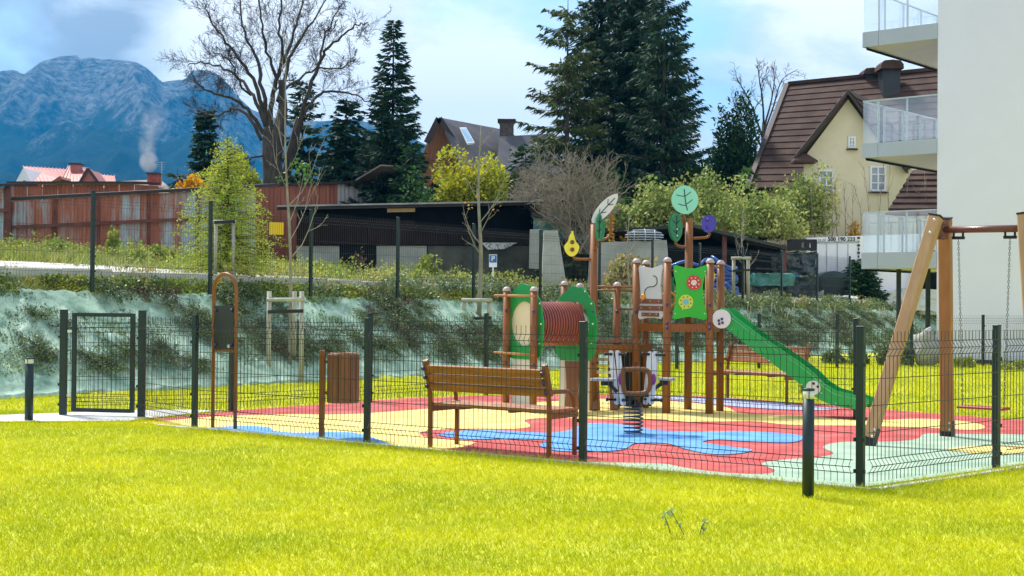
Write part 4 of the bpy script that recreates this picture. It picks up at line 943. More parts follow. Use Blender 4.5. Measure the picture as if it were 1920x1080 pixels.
LIMBS = [([(506, 245), (510, 190), (522, 140), (530, 100), (524, 50), (528, -10), (520, -70)], -2, .17), ([(502, 240), (494, 170), (480, 110), (462, 70), (452, 20), (446, -40)], 2, .15),
         ([(500, 235), (484, 170), (458, 125), (430, 88), (402, 50), (385, 15)], -3, .15), ([(522, 190), (536, 140), (548, 100), (572, 60), (600, 20), (626, -30)], 3, .15),
         ([(556, 245), (574, 190), (598, 120), (612, 92), (640, 68), (666, 48), (690, 40)], -2, .15), ([(560, 225), (584, 195), (606, 172), (640, 172), (668, 180), (702, 196)], 2.5, .13),
         ([(498, 235), (474, 180), (446, 145), (412, 126), (384, 118), (352, 122)], 3, .13), ([(494, 250), (464, 205), (436, 184), (404, 176), (380, 164), (362, 146)], -2.5, .13),
         ([(490, 262), (462, 212), (436, 204), (408, 216), (388, 214), (372, 200)], 2, .11), ([(500, 292), (480, 292), (462, 300), (444, 304), (430, 322)], -1.5, .07),
         ([(524, 175), (560, 150), (592, 128), (640, 128), (665, 110)], 3, .09), ([(520, 150), (505, 110), (492, 60), (486, 10), (478, -50)], -1, .11), ([(530, 120), (552, 60), (566, 10), (578, -50)], 2, .11),
         ([(508, 200), (520, 165), (545, 150), (560, 158)], 1, .05), ([(600, 118), (606, 80), (622, 40), (640, 10)], 1, .08), ([(470, 178), (450, 160), (440, 130), (420, 105), (400, 98)], -3, .07)]
cr_ = B(); MINR = .0060
for k, (pp, dy, r_) in enumerate(LIMBS):
    lb = B(); path = limb(pp, 55, dy, rng)
    for i in range(2, len(path)): path[i] = path[i] + Vector(rng.normal(0, .03, 3))
    K = len(path); r_ *= .72; lb.tube(path, [r_ + (.020 - r_) * (i / (K - 1)) ** .7 for i in range(K)], 7, False); lb.obj('limb', m_bark, bt)
    sb_ = B()
    grow(cr_, path, r_ * .28, .012, 0, [(15, .29, .75, 4, .5, .25), (8, .48, .7, 4, .5, .12), (7, .55, .7, 3, .6, .1)], rng, 3)
cr_.obj('twigs', m_twig, bt)
# bare tree behind the yellow house
rng = np.random.default_rng(41)
b2 = thing('bare_tree', 'thin leafless tree rising behind the left edge of the brown tiled roof', 'tree', at(1425, 400, 66)); ORG[b2.name] = b2.location.copy()
tk = B(); tk.tube([at(1432, 400, 66), at(1430, 300, 66), at(1432, 230, 66)], [.16, .13, .09], 7); tk.obj('trunk', m_bark, b2)
cb = B(); MINR = .008
for pp in ([(1432, 235), (1430, 190), (1424, 150), (1420, 122)], [(1430, 260), (1410, 200), (1392, 165), (1380, 145)], [(1432, 250), (1450, 200), (1466, 150), (1496, 130)], [(1432, 240), (1446, 190), (1452, 150), (1450, 132)], [(1430, 280), (1408, 240), (1385, 215), (1372, 180)]):
    grow(cb, limb(pp, 66, random.uniform(-2, 2), rng, 3), .06, .012, 0, [(9, .35, .6, 3, .5, .2), (5, .45, .6, 3, .6, .1), (3, .5, .6, 2, .7, .1)], rng, 5)
cb.obj('twigs', m_bark, b2)

# saplings with tripod stakes
def sapling(name, label, px, Y, ytop, r, seed, lean, gz=None, limbs=9, leaves=None):
    global MINR
    rng = np.random.default_rng(seed); p = at(px, 560, Y); z0 = float(height(p.x, p.y)); base = V3(p.x, p.y, z0); top = at(px + lean, ytop, Y)
    t = thing(name, label, 'tree', base); ORG[t.name] = base.copy()
    path = smooth_path([base - V3(0, 0, .1), base.lerp(top, .33) + V3(.03, 0, 0), base.lerp(top, .66) + V3(-.04, 0, 0), top], 4); K = len(path)
    b = B(); b.tube(path, [r * (1 - .85 * i / (K - 1)) for i in range(K)], 8); b.obj('trunk', m_sapb, t)
    cb = B(); MINR = .0045; H = top.z - z0
    for k in range(limbs):
        u = .33 + .62 * k / limbs; f = u * (K - 1); i = int(f); q = path[i].lerp(path[min(i + 1, K - 1)], f - i); an = rng.uniform(0, 6.28); L = H * .26 * (1.25 - u) * rng.uniform(.7, 1.3)
        d = V3(math.cos(an) * .75, math.sin(an) * .75, .55); pts = [q]
        for s_ in range(4): d = (d + V3(0, 0, .28) + Vector(rng.normal(0, .09, 3))).normalized(); pts.append(pts[-1] + d * L / 4)
        grow(cb, pts, r * .38 * (1.2 - u), .004, 0, [(4, .4, .6, 3, .6, .2), (2, .4, .6, 2, .7, .2)], rng, 4)
    cb.obj('branches', m_sapb, t)
    if leaves:
        c = np.array([at(x, y, Y + rng.normal(0, .2)) for x, y, n_, M_ in leaves for _ in range(n_)]); c += rng.normal(0, .07, c.shape)
        d = sphere_pts(len(c), rng) * .07; ob = link('leaves', cardmesh('leaves', c - np.array(base), d, np.full(len(c), .022), leaves[0][3]), t)
    return t
sapling('young_tree', 'thin bare sapling tied to stakes behind the sign frame with a few green leaves', 545, 24.6, 60, .036, 51, -8, limbs=12, leaves=[(560, 315, 60, m_leaf), (572, 328, 40, m_leaf), (532, 335, 20, m_leaf)])
sapling('young_tree', 'bare pale sapling with two stakes left of the green tunnel', 898, 30.4, 235, .056, 52, 4, limbs=11, leaves=[(880, 385, 6, m_orange), (905, 372, 5, m_orange), (935, 392, 3, m_orange)])
sapling('young_tree', 'bare thin sapling staked behind the blue pipes', 1392, 41, 390, .05, 53, 2, limbs=10)
sapling('young_tree', 'thin bare sapling behind the tall post with the white leaf', 1180, 33, 395, .04, 54, 0, limbs=10)
m_stake = mat('weathered stake', (.38, .36, .29), .9, .15, 4, stretch=(3, 3, .5), col2=(.48, .46, .38)); m_strap = mat('black strap', (.008, .009, .01), .5)
def stakes(label, pts, Y, ytop, yfoot, ybar, ystrap, rr=.035, bar=(0, -1)):
    t = thing('tree_stakes', label, 'stakes', G(pts[0], yfoot) if Y < 33 else at(pts[0], yfoot, Y)); o = t.location.copy(); ORG[t.name] = o
    tops = []
    for i, x in enumerate(pts):
        yy = Y + (0 if i != 1 or len(pts) < 3 else .55); p = at(x, ytop, yy); g = max(at(x, yfoot, yy).z, float(height(p.x, p.y))) - .1
        b = B(); b.tube([(p.x, p.y, g), (p.x, p.y, p.z)], rr, 8); b.obj('stake', m_stake, t); tops.append((x, yy))
    a, c = tops[bar[0]], tops[bar[1]]
    b = B(); b.tube([at(a[0] - 5, ybar, a[1] - .06), at(c[0] + 5, ybar, c[1] - .06)], rr * .85, 8); b.obj('crossbar', m_stake, t)
    b = B(); b.bar(at(a[0] - 3, ystrap, a[1] - .08), at(c[0] + 3, ystrap - 2, c[1] - .08), .015, .06); b.obj('strap', m_strap, t)
stakes('three weathered stakes with crossbar around the sapling behind the sign frame', [505, 552, 566], 24.2, 546, 728, 562, 585, .04)
stakes('two weathered stakes with crossbar around the sapling left of the tunnel', [870, 918], 30.2, 560, 700, 563, 598, .05)
stakes('pale stakes with crossbar around the sapling behind the blue pipes', [1376, 1403], 40.4, 482, 556, 484, 508, .05)
stakes('dark braced stakes beside the larch trunk behind the upper fence', [405, 438], 26.2, 412, 530, 415, 417, .03)

# -------- leafy shrubs
def shrub_mesh(rx, ry, rz, n, leaf, M, seed, blobs=14, shell=.5, lw=.34):
    rng = np.random.default_rng(seed); c = []; 
    bc = sphere_pts(blobs, rng) * rng.uniform(.25, .78, (blobs, 1)); bc[:, 2] = np.abs(bc[:, 2]) * rng.uniform(.5, 1.15, blobs); br = rng.uniform(.22, .46, blobs)
    pk = rng.integers(0, blobs, n); v = sphere_pts(n, rng) * (rng.uniform(shell, 1.08, (n, 1)) ** .6); P = bc[pk] + v * br[pk][:, None]
    P[:, 2] = np.maximum(P[:, 2], .02 + .1 * rng.random(n)); P *= [rx, ry, rz]
    D = sphere_pts(n, rng); D[:, 2] += .25; D *= leaf * rng.uniform(.6, 1.35, (n, 1))
    st = B(); 
    for k in range(blobs):
        q = Vector(bc[k] * [rx, ry, rz]); st.tube([(q.x * .12, q.y * .12, 0), tuple(q * .55 + V3(0, 0, .05 * rz)), tuple(q)], [.018 * rz + .004, .011 * rz + .003, .004], 4, False)
        for _ in range(5): e_ = q + Vector(sphere_pts(1, rng)[0] * br[k] * [rx, ry, rz]) * .95; st.tube([tuple(q * .8), tuple(e_)], [.006, .003], 3, False)
    return cardmesh('foliage', P, D, np.linalg.norm(D, axis=1) * lw, M), st
def shrub(name, label, px, Y, yb, wpx, hpx, M, n, leaf, seed, cat='shrub', bark=m_bark, group=None, blobs=14, dy=None, **kw):
    p = at(px, yb, Y); gz = float(height(p.x, p.y)) if Y < 50 else p.z; gz = min(gz, p.z) if Y >= 30 else gz; s = Y / F; H = p.z - gz + hpx * s
    t = thing(name, label, cat, (p.x, p.y, gz), group); me, st = shrub_mesh(wpx / 2 * s, (dy or wpx / 2 * s * .8), H, n, leaf, M, seed, blobs, **kw)
    link('foliage', me, t); link('stems', st.mesh('stems', bark), t); return t
shrub('yellow_tree', 'round golden yellow tree rising above the thin tin roof', 878, 56, 400, 172, 140, m_yel, 17000, .14, 61, 'tree', blobs=26)
shrub('yellow_tree', 'yellow green bush behind the larch at the shed roof', 440, 52, 350, 110, 72, m_yel, 6000, .14, 62, 'tree', blobs=14)
shrub('orange_shrub', 'orange yellow bush left of the larch above the peeling shed', 362, 50, 360, 66, 40, m_orange, 1500, .13, 63)
LS = [(1235, 50, 440, 150, 110, 64, 'pale green bush behind the turquoise leaf sign'), (1330, 52, 440, 170, 150, 65, 'tall pale green bush in front of the pine'), (1420, 50, 450, 170, 130, 66, 'pale green bush below the brown tiled roof'), (1500, 51.9, 440, 150, 130, 67, 'pale green shrub before the yellow wall left window'), (1160, 50, 440, 110, 60, 68, 'low green bush behind the white leaf sign')]
for (px, Y, yb, w, h, sd_, lab) in LS: shrub('leafy_bush', lab, px, Y, yb, w * 1.15, h, m_lime, 8500, .12, sd_, dy=(.8 if sd_ == 67 else None), group='pale green bushes below the pine', blobs=24, shell=.3)
shrub('green_bush', 'mid green leafy bush in front of the spruce left of the yellow tree', 790, 49, 400, 100, 95, m_leaf, 7000, .13, 69, blobs=18)
shrub('autumn_bush', 'autumn bush with yellow and pinkish leaves in front of the plaster wall', 1175, 39.5, 565, 130, 100, m_aut, 5200, .11, 70, blobs=18)
shrub('autumn_bush', 'green shrub growing against the grey plaster left of the bare sapling', 800, 42, 512, 80, 52, m_weed, 1800, .11, 71)
shrub('autumn_bush', 'small reddish bush with dry leaves before the shed doorway', 672, 40, 500, 34, 52, m_cotr, 420, .10, 72)
shrub('orange_shrub', 'bright orange yellow leaves beside the white leaf sign', 1168, 47, 440, 64, 62, m_orange, 900, .13, 73, blobs=8)
shrub('orange_shrub', 'small golden bush at the left corner of the lowest balcony', 1598, 52.2, 462, 46, 50, m_orange, 500, .12, 74, blobs=8)
shrub('orange_shrub', 'tuft of orange leaves among the bare grey bush', 1146, 46, 372, 40, 20, m_orange, 200, .12, 75, blobs=5)
shrub('weed_clump', 'leafy yellow green weeds in the middle of the peeling shed wall', 213, 35.5, 475, 34, 62, m_weed, 900, .09, 76, blobs=8)
for k, (px, w, h) in enumerate(((30, 60, 26), (95, 70, 34), (150, 50, 26), (255, 60, 20), (300, 60, 24), (50, 60, 18))):
    shrub('weed_clump', ['bright weeds by the gate panel at the left edge', 'tallest bright weed clump under the grey end of the peeling shed', 'weed clump just left of the tall upper fence post', 'low weeds right of the leafy yellow weed column', 'dark green weeds left of the larch foot', 'flat weeds before the leftmost shed sheets'][k], px, 34 + k % 3, 478 - (k % 2) * 4, w, h, m_weed, 900, .08, 80 + k, group='weeds along the peeling shed', blobs=9)
shrub('pine_tree', 'bushy dark green pine standing alone left of the yellow house', 1370, 60, 400, 118, 240, m_fir4, 17000, .22, 15, 'tree', blobs=34, lw=.16)
# bare brownish bush
m_btw = mat('bare bush twig', (.19, .16, .11), .9, .3, 1.5, col2=(.29, .25, .18))
rng = np.random.default_rng(91); MINR = .007
for (px, Y, yb, w, h, lab) in ((1090, 46, 430, 190, 140, 'wide grey brown leafless bush right of the black shed'), (1010, 49, 420, 100, 110, 'leafless grey bush above the right end of the tin roof')):
    p = at(px, yb, Y); t = thing('bare_bush', lab, 'shrub', p); ORG[t.name] = p.copy(); b = B(); s = Y / F
    for k in range(40):
        a_ = rng.uniform(-1, 1); q = [p + V3(rng.normal(0, .3), rng.normal(0, .4), -.8)]; top = p + V3(a_ * w / 2 * s, rng.normal(0, .8), h * s * math.sqrt(max(.1, 1 - a_ * a_ * .8)) * rng.uniform(.7, 1.05))
        q = smooth_path([q[0], q[0].lerp(top, .5) + V3(rng.normal(0, .15), 0, .15), top], 3)
        grow(b, q, .022, .007, 0, [(9, .32, .7, 3, .6, .25), (6, .45, .7, 2, .7, .15)], rng, 3)
    b.obj('twigs', m_btw, t)
# thin upright stems in front of the yellow house
b = B(); rng = np.random.default_rng(92)
th_ = thing('bare_saplings_clump', 'row of thin bare upright stems in front of the yellow house windows', 'shrub', at(1580, 470, 51.2)); ORG[th_.name] = th_.location.copy(); MINR = .007
for x_ in (1532, 1548, 1560, 1572, 1585, 1600, 1612, 1626, 1648, 1668, 1700, 1722, 1740): grow(b, limb([(x_, 475), (x_ + rng.normal(0, 4), 400), (x_ + rng.normal(0, 8), 300 + rng.uniform(0, 60))], 51.2, 0, rng, 4), .022, .008, 0, [(9, .22, .5, 3, .7, .2)], rng, 3)
b.obj('stems', m_btw, th_)
# far hedge of dark greenery that closes the view behind the sheds
for k, (px, Y, w, h, M_) in enumerate(((545, 66, 150, 70, m_fir1), (830, 64, 140, 70, m_fir1), (1000, 66, 150, 100, m_fir4), (1130, 56, 160, 90, m_leaf), (1300, 58, 150, 110, m_leaf), (1420, 58, 120, 90, m_leaf), (610, 62, 160, 70, m_fir1), (720, 57, 150, 80, m_fir4))):
    shrub('dark_bush', ['dark bush behind the foot of the big bare tree', 'dark bush behind the left side of the yellow tree', 'dark bush below the middle house chimney', 'dark green bush behind the bare grey bush', 'dark green bush beneath the pine', 'dark bush at the lower left corner of the brown roof', 'dark bush behind the red grey shed', 'dark bush behind the raised panel'][k], px, Y, 400, w, h, M_, 7000, .2, 100 + k, group='dark bushes behind the sheds', blobs=18)

# -------- bank vegetation
def creeper(seed, M, n=26):
    rng = np.random.default_rng(seed); b = B(); C = []; D = []
    for k in range(n):
        an = rng.uniform(0, 6.28); L = rng.uniform(.25, .62); el = rng.uniform(.02, .35); p = V3(0, 0, .03); d = V3(math.cos(an), math.sin(an), el); pts = [p]
        for s_ in range(6): d = (d + V3(0, 0, -.07) + Vector(rng.normal(0, .12, 3))).normalized(); pts.append(pts[-1] + d * L / 6)
        for p_ in pts: p_.z = max(p_.z, .02)
        b.tube(pts, [.006, .005, .005, .004, .003, .002, .002], 3, False)
        for i in range(len(pts) - 1):
            for q in range(5):
                c = pts[i].lerp(pts[i + 1], rng.random()); C.append(c + Vector(rng.normal(0, .018, 3))); v = Vector(sphere_pts(1, rng)[0]) + V3(0, 0, .4); D.append(v.normalized() * rng.uniform(.018, .042))
                if q < 2 and i > 1:   # side twiglets
                    e_ = c + Vector(rng.normal(0, .06, 3)); b.tube([c, e_], [.003, .0015], 3, False); C.append(e_); D.append(v.normalized() * .035)
    C = np.array(C); D = np.array(D)
    return cardmesh('foliage', C, D, np.linalg.norm(D, axis=1) * .36, M), b.mesh('stems', m_twig)
CR = [creeper(s_, m_cot) for s_ in (1, 2, 3, 4)] + [creeper(5, m_cotr, 18)]
PLACES = ['beside the gate', 'below the kerb', 'near the foot of the bank', 'half way up the bank', 'behind the mesh fence', 'under the weedy crest']
rng = np.random.default_rng(111); cnt = 0
zg = lambda x, y: float(height(x, y))
slope_rot = math.atan2(.62, -.78)
CL = []
for k in range(560):
    s_ = rng.uniform(-4, 34); d_ = rng.uniform(.25, 1.9)
    dens = noise.noise(Vector((s_ * .45, d_ * .9, 2))) + (.15 if s_ > 3 else 0) + (.2 if s_ > 14 else 0) - (.3 if d_ > 1.4 else 0)
    x, y = inv_ds(d_, s_); px_ = 960 + F * x / y
    if px_ < 150 and not (60 < px_ < 175 and d_ < 1.5): continue
    if dens < -.38: continue
    kk = int(rng.integers(0, 5)) if rng.random() < .35 else int(rng.integers(0, 4)); nx_ = .78 * .6; z = zg(x, y) + .10
    if cnt >= 285: break
    zone = 'at foot of' if d_ < .55 else ('low on' if d_ < .9 else ('midway up' if d_ < 1.25 else ('high on' if d_ < 1.6 else 'atop')))
    side = next(n for lim, n in ((110, 'left of the gate'), (270, 'behind the gate'), (390, 'right of the gate'), (450, 'behind the sign frame'), (520, 'right of the sign frame'), (600, 'behind the staked sapling'), (690, 'behind the litter bin'), (790, 'right of the litter bin'), (860, 'behind the front bench'), (940, 'behind the second pair of stakes'),
        (1030, 'behind the ribbed tunnel'), (1110, 'behind the right tunnel panel'), (1190, 'behind the spring rocker'), (1255, 'behind the maze panel'), (1330, 'below the flower panel'), (1420, 'under the slide top'), (1500, 'behind the slide middle'), (1620, 'behind the slide foot'), (9999, 'behind the leaning swing leg')) if px_ < lim)
    CL.append((zone, side, 'reddish' if kk == 4 else 'dark green', px_))
    t = thing('creeping_shrub', 'x', 'shrub', (x + .03, y - .02, z), 'creeping shrubs on the turquoise bank')
    sc_k = rng.uniform(.5, .95)
    # tilt so that the shrub lies along the slope
    t.rotation_mode = 'QUATERNION'; nv = V3(.78 * .55, -.62 * .55, .78).normalized(); t.rotation_quaternion = nv.to_track_quat('Z', 'Y') @ Matrix.Rotation(rng.uniform(0, 6.28), 3, 'Z').to_quaternion(); t.scale = (sc_k,) * 3
    link('foliage', CR[kk][0], t); link('stems', CR[kk][1], t); cnt += 1; CL[-1] += (t,)
from collections import defaultdict
gr_ = defaultdict(list)
for zone, side, col_, px_, t in CL: gr_[(zone, side, col_)].append((px_, t))
ORD = ['leftmost', 'second from left', 'third from left', 'fourth from left', 'fifth from left', 'sixth from left', 'seventh from left', 'eighth from left', 'ninth from left', 'tenth from left']
for (zone, side, col_), li in gr_.items():
    li.sort(key=lambda a: a[0])
    for i_k, (px_, t) in enumerate(li): t['label'] = (f'{ORD[min(i_k, 9)]} {col_} creeper {zone} bank {side}' if len(li) > 1 else f'{col_} creeping shrub {zone} the turquoise bank {side}')
# weedy crest: grass, leaves, dry stalks (uncountable)
def crest(name, n, s0, s1, d0, d1, hlo, hhi, w, M, lean=.5, thr=-9, sc=.6, seed=0, kind='stuff'):
    rng = np.random.default_rng(seed + 500); s = rng.uniform(s0, s1, n); d = rng.uniform(d0, d1, n)
    if thr > -5: k = np.array([noise.noise(Vector((a * sc, c * .7, seed))) for a, c in zip(s, d)]) > thr; s, d = s[k], d[k]
    x, y = inv_ds(d, s); z = height(x, y); hh = rng.uniform(hlo, hhi, len(s)) * np.clip(1 + .6 * np.array([noise.noise(Vector((a * 1.3, c, 9))) for a, c in zip(s, d)]), .4, 1.7)
    return grass(name, np.column_stack([x, y, z]), hh, np.full(len(s), w), M, lean, kind)
crest('crest_grass', 26000, -8, 44, 1.85, 2.2, .04, .11, .006, m_weed, .6, -.25, 1.1, 1)
crest('terrace_grass', 20000, -8, 10, 2.4, 3.9, .03, .09, .006, m_weed, .5, -.35, .8, 12)
crest('terrace_grass', 34000, 9, 46, 2.4, 4.4, .05, .15, .006, m_weed, .5, -.35, .8, 2)
crest('terrace_dry_grass', 14000, -4, 46, 2.4, 5.5, .10, .30, .005, m_dry, .4, .05, .5, 3)
crest('terrace_grass', 60000, -12, 34, 8.0, 17, .08, .24, .011, m_weed, .5, -.3, .4, 4)
crest('terrace_dry_grass', 9000, 6, 30, 5, 14, .15, .42, .008, m_dry, .4, .0, .4, 5)
# leafy cover of the crest
def leafcover(name, n, s0, s1, d0, d1, h, leaf, M, seed, thr=-.2):
    rng = np.random.default_rng(seed); s = rng.uniform(s0, s1, n); d = rng.uniform(d0, d1, n); k = np.array([noise.noise(Vector((a * .9, c * 1.4, seed))) for a, c in zip(s, d)]); kp = k > thr; s, d, k = s[kp], d[kp], k[kp]
    x, y = inv_ds(d, s); z = height(x, y) + rng.uniform(0, 1, len(s)) ** .7 * h * (.4 + 1.2 * np.clip(k + .3, 0, 1)); D = sphere_pts(len(s), rng); D[:, 2] += .3; D *= leaf * rng.uniform(.6, 1.3, (len(s), 1))
    return tag(link(name, cardmesh(name, np.column_stack([x, y, z]), D, np.linalg.norm(D, axis=1) * .4, M)), kind='stuff')
leafcover('crest_ground_cover', 26000, -8, 14, 1.8, 2.15, .10, .045, m_weed, 121, -.2)
leafcover('crest_ground_cover', 12000, 0, 10, 1.7, 2.15, .12, .045, m_cot, 128, -.1)
leafcover('crest_ground_cover', 48000, 9, 44, 1.8, 2.9, .26, .055, m_cot, 122, -.22)
leafcover('crest_ground_cover', 14000, 3, 40, 1.85, 3.2, .30, .055, m_aut, 123, .12)
leafcover('bank_ground_cover', 150000, -1, 44, .25, 1.55, .12, .030, m_cot, 124, -.28)
crest('bank_dry_stems', 15000, -3, 44, .3, 1.9, .08, .28, .0028, m_btw2, .9, -.1, 1.4, 7)
leafcover('bank_ground_cover', 24000, 14, 46, .15, 1.9, .2, .05, m_cot, 125, -.05)
leafcover('shed_weeds', 16000, -8, 16, 10.5, 13.5, .38, .055, m_weed, 126, -.1)
leafcover('shed_weeds', 15000, 8, 30, 7, 11, .42, .06, m_weed, 127, .0)
# dry bamboo like stalks on the right bank
rng = np.random.default_rng(130); b = B()
for k in range(46):
    px_ = rng.uniform(1380, 1760); p = GT(px_, 606 + rng.normal(0, 9), 28, 60); q = p + V3(rng.normal(0, .10), 0, rng.uniform(.15, .6)); g = V3(p.x, p.y, p.z - .1); b.tube([g, q], [.011, .006], 4)
tag(b.obj('dry_stalks', mat('dry stalk', (.48, .44, .26), .8, .2, 2)), kind='stuff')
# dropped twig on the front lawn
tw = thing('leafy_twig', 'thin drooping weed stems with pale leaves lying on the front lawn', 'weed', G(1282, 1010)); ORG[tw.name] = tw.location.copy(); b = B(); C = []; D = []
def gp(px, py, h): p = G(px, py); return V3(p.x, p.y, h)
g0 = gp(1283, 1008, .02)
for (pts) in ([gp(1283, 1010, .02), g0 + V3(-.035, 0, .06), g0 + V3(-.07, 0, .12), g0 + V3(-.078, .01, .135), g0 + V3(-.105, .0, .13), g0 + V3(-.12, 0, .115)], [g0 + V3(-.085, 0, .01), g0 + V3(-.10, 0, .06), g0 + V3(-.12, 0, .11)],
              [gp(1312, 1008, .02), g0 + V3(.105, 0, .05), g0 + V3(.125, 0, .075)], [g0 + V3(.10, 0, .045), g0 + V3(.12, 0, .02)]):
    b.tube(pts, .0028, 4)
    for p in pts[1:]:
        for _ in range(4): C.append(p - tw.location); v = Vector(sphere_pts(1)[0]); v.y *= .4; D.append(v.normalized() * .028)
b.obj('stem', mat('green stem', (.10, .12, .03), .8), tw); link('leaves', cardmesh('leaves', np.array(C), np.array(D), np.full(len(C), .010), mat('pale leaf', (.38, .50, .22), .7, .1, 5)), tw)
# ================================================================== FENCES
m_fence = mat('dark green coated steel', (.004, .020, .022), .42, .2, 3, spec=.4, coat=.1)
m_wire = mat('coated wire', (.004, .012, .012), .35, .2, 3, spec=.6)
m_cap = mat('white rubber cap', (.70, .70, .68), .6, .05, 3)
m_bolt = mat('bright bolt', (.6, .6, .6), .35, .05, 3, metal=.6)
PH = 1.235
def panel_mesh(L, wire=.0052, H=1.15, pitch=.054, z0=.05, fold=.036):
    """welded mesh panel with V folds, local x along, -y towards the front"""
    b = B(); k = wire / 2
    zs = [(0, 0), (.075, 0), (.125, fold), (.175, 0), (H - .19, 0), (H - .135, fold), (H - .08, 0), (H - .04, 0), (H, 0)]
    n = int(L / pitch); x0 = (L - (n - 1) * pitch) / 2
    for i in range(n):
        x = x0 + i * pitch
        vs = []; 
        for (z, y) in zs: vs += [(x - k, -y - k, z0 + z), (x + k, -y - k, z0 + z), (x, -y + k, z0 + z)]
        fs = []
        for j in range(len(zs) - 1):
            for q in range(3): fs.append((3 * j + q, 3 * j + (q + 1) % 3, 3 * j + 3 + (q + 1) % 3, 3 * j + 3 + q))
        b.add(vs, fs)
    for z, y in ((.075, 0), (.125, fold), (.175, 0), (.38, 0), (.585, 0), (.79, 0), (H - .19, 0), (H - .135, fold), (H - .08, 0)):
        b.bar((.01, -y - wire * 1.1, z0 + z), (L - .01, -y - wire * 1.1, z0 + z), wire * 1.15, wire * 1.15)
    return b.mesh('mesh_panel', m_wire)
PM = {}
def panel(parent, p, q, **kw):
    d = q - p; L = round(d.length, 2); key = (L, tuple(sorted(kw.items())))
    if key not in PM: PM[key] = panel_mesh(L, **kw)
    o = link('mesh_panel', PM[key], parent, p - parent.location, math.atan2(d.y, d.x)); return o
def post_mesh(h, w=.06, d=.05, cap=True):
    b = B(); b.box((0, 0, h / 2 - .1), (w, d, h + .2), bev=.004); b.box((0, 0, h + .004), (w + .004, d + .004, .012), bev=.003)
    for z in (.14, .38, .95): b.box((w / 2 + .008, -.018, z), (.016, .022, .03)); b.box((-w / 2 - .008, -.018, z), (.016, .022, .03))
    return b.mesh('post', m_fence)
_pm = {}
def post(parent, p, rz, h=PH, w=.06, d=.05):
    k = (round(h, 3), w, d)
    if k not in _pm: _pm[k] = post_mesh(h, w, d)
    return link('post', _pm[k], parent, p - parent.location, rz)
def run(name, label, pts, h=PH, posts=None, w=.06, inset=.035, **kw):
    t = thing(name, label, 'fence', pts[0]); 
    for i, p in enumerate(pts):
        q = pts[min(i + 1, len(pts) - 1)]; r = pts[max(i - 1, 0)]; d = q - r; 
        if posts is None or posts[i]: post(t, p, math.atan2(d.y, d.x), h, w)
        if i < len(pts) - 1:
            dd = (pts[i + 1] - p); dn = dd.normalized(); 
            off = V3(dn.y, -dn.x, 0) * .028
            panel(t, p + dn * inset + off, pts[i + 1] - dn * inset + off, **kw)
    return t
fl = list(reversed(front_pts))
fr_ = run('mesh_fence', 'dark green welded mesh fence along the front of the playground', fl)
run('mesh_fence', 'dark green mesh fence run from the near corner post to the right edge', [P0 + V3(.0, .0, 0), P0 + rdir * RSTEP, P0 + rdir * RSTEP * 2, P0 + rdir * RSTEP * 3], posts=[0, 1, 1, 1])
lf = run('mesh_fence', 'short mesh fence piece between the gate and the front fence', [gateR, fl[0]], posts=[0, 0])
nb = (backR - backM) / 3
run('mesh_fence', 'mesh fence along the left back side of the playground', [gateL, backL, backL.lerp(backM, .5), backM], posts=[0, 1, 1, 1])
run('mesh_fence', 'mesh fence behind the play tower and slide', [backM, backM + nb, backM + nb * 2, backR], posts=[0, 0, 0, 1])
bk2 = P0 + rdir * 9.5
# far lawn fence before the white building
q0 = at(1423, 690, 31.0); q1 = at(1843, 688, 33.2); q0.z = q1.z = 0; dq = (q1 - q0) / 3
run('mesh_fence', 'far thin mesh fence on the lawn before the foot of the white building', [q0 - dq * 2, q0 - dq, q0, q0 + dq, q0 + dq * 2, q1, q1 + dq], h=1.2, wire=.004, pitch=.055)
# gate
gt = thing('metal_gate', 'dark green framed mesh gate at the left end of the playground fence', 'gate', gateL)
gd = (gateR - gateL).normalized(); ga = math.atan2(gd.y, gd.x); gw = (gateR - gateL).length
for p in (gateL, gateR): post(gt, p, ga, 1.27, .085)
go = gateL + gd * .12; gl = gw - .22
def gpnt(u, z): return go + gd * u + V3(0, 0, z)
for (u0, z0, u1, z1, nm) in ((.02, .06, .02, 1.24, 'stile'), (gl - .02, .06, gl - .02, 1.24, 'stile'), (.045, 1.22, gl - .045, 1.22, 'rail'), (.045, .08, gl - .045, .08, 'rail')):
    b = B(); b.bar(gpnt(u0, z0), gpnt(u1, z1), .045, .045, up=(gd.y, -gd.x, .001)); b.obj('gate_' + nm, m_fence, gt)
pm = panel_mesh(round(gl - .09, 2), H=1.10, z0=.1); link('mesh_panel', pm, gt, go + gd * .045 - gateL, ga)
b = B(); b.box(gpnt(gl - .02, .82) + V3(0, -.035, 0), (.03, .03, .15)); b.bar(gpnt(gl - .02, .86) + V3(0, -.05, 0), gpnt(gl - .14, .86) + V3(0, -.06, 0), .015, .015); b.obj('gate_handle', m_fence, gt)
for z in (.25, 1.02): b = B(); b.box(go - gd * .03 + V3(0, 0, z), (.07, .025, .03)); b.obj('hinge', m_bolt, gt)
# upper fence on the terrace
UF = [(-9.66, 18.9), (-8.2, 20.85)] + [(-6.73 + 1.475 * k, 22.8 + 1.95 * k) for k in range(13)]
ut = thing('mesh_fence', 'long tall dark green mesh fence on the terrace above the turquoise bank', 'fence', V3(UF[0][0], UF[0][1], 1.7)); 
for i, (x, y) in enumerate(UF):
    z = 1.72 - .012 * max(0, i - 2); a_ = math.atan2(1.95, 1.475); p = V3(x, y, z); post(ut, p, a_, 1.42, .06)
    if i < len(UF) - 1:
        p2 = V3(UF[i + 1][0], UF[i + 1][1], z); dn = (p2 - p).normalized(); panel(ut, p + dn * .035, p2 - dn * .035, H=1.32, wire=.0036)
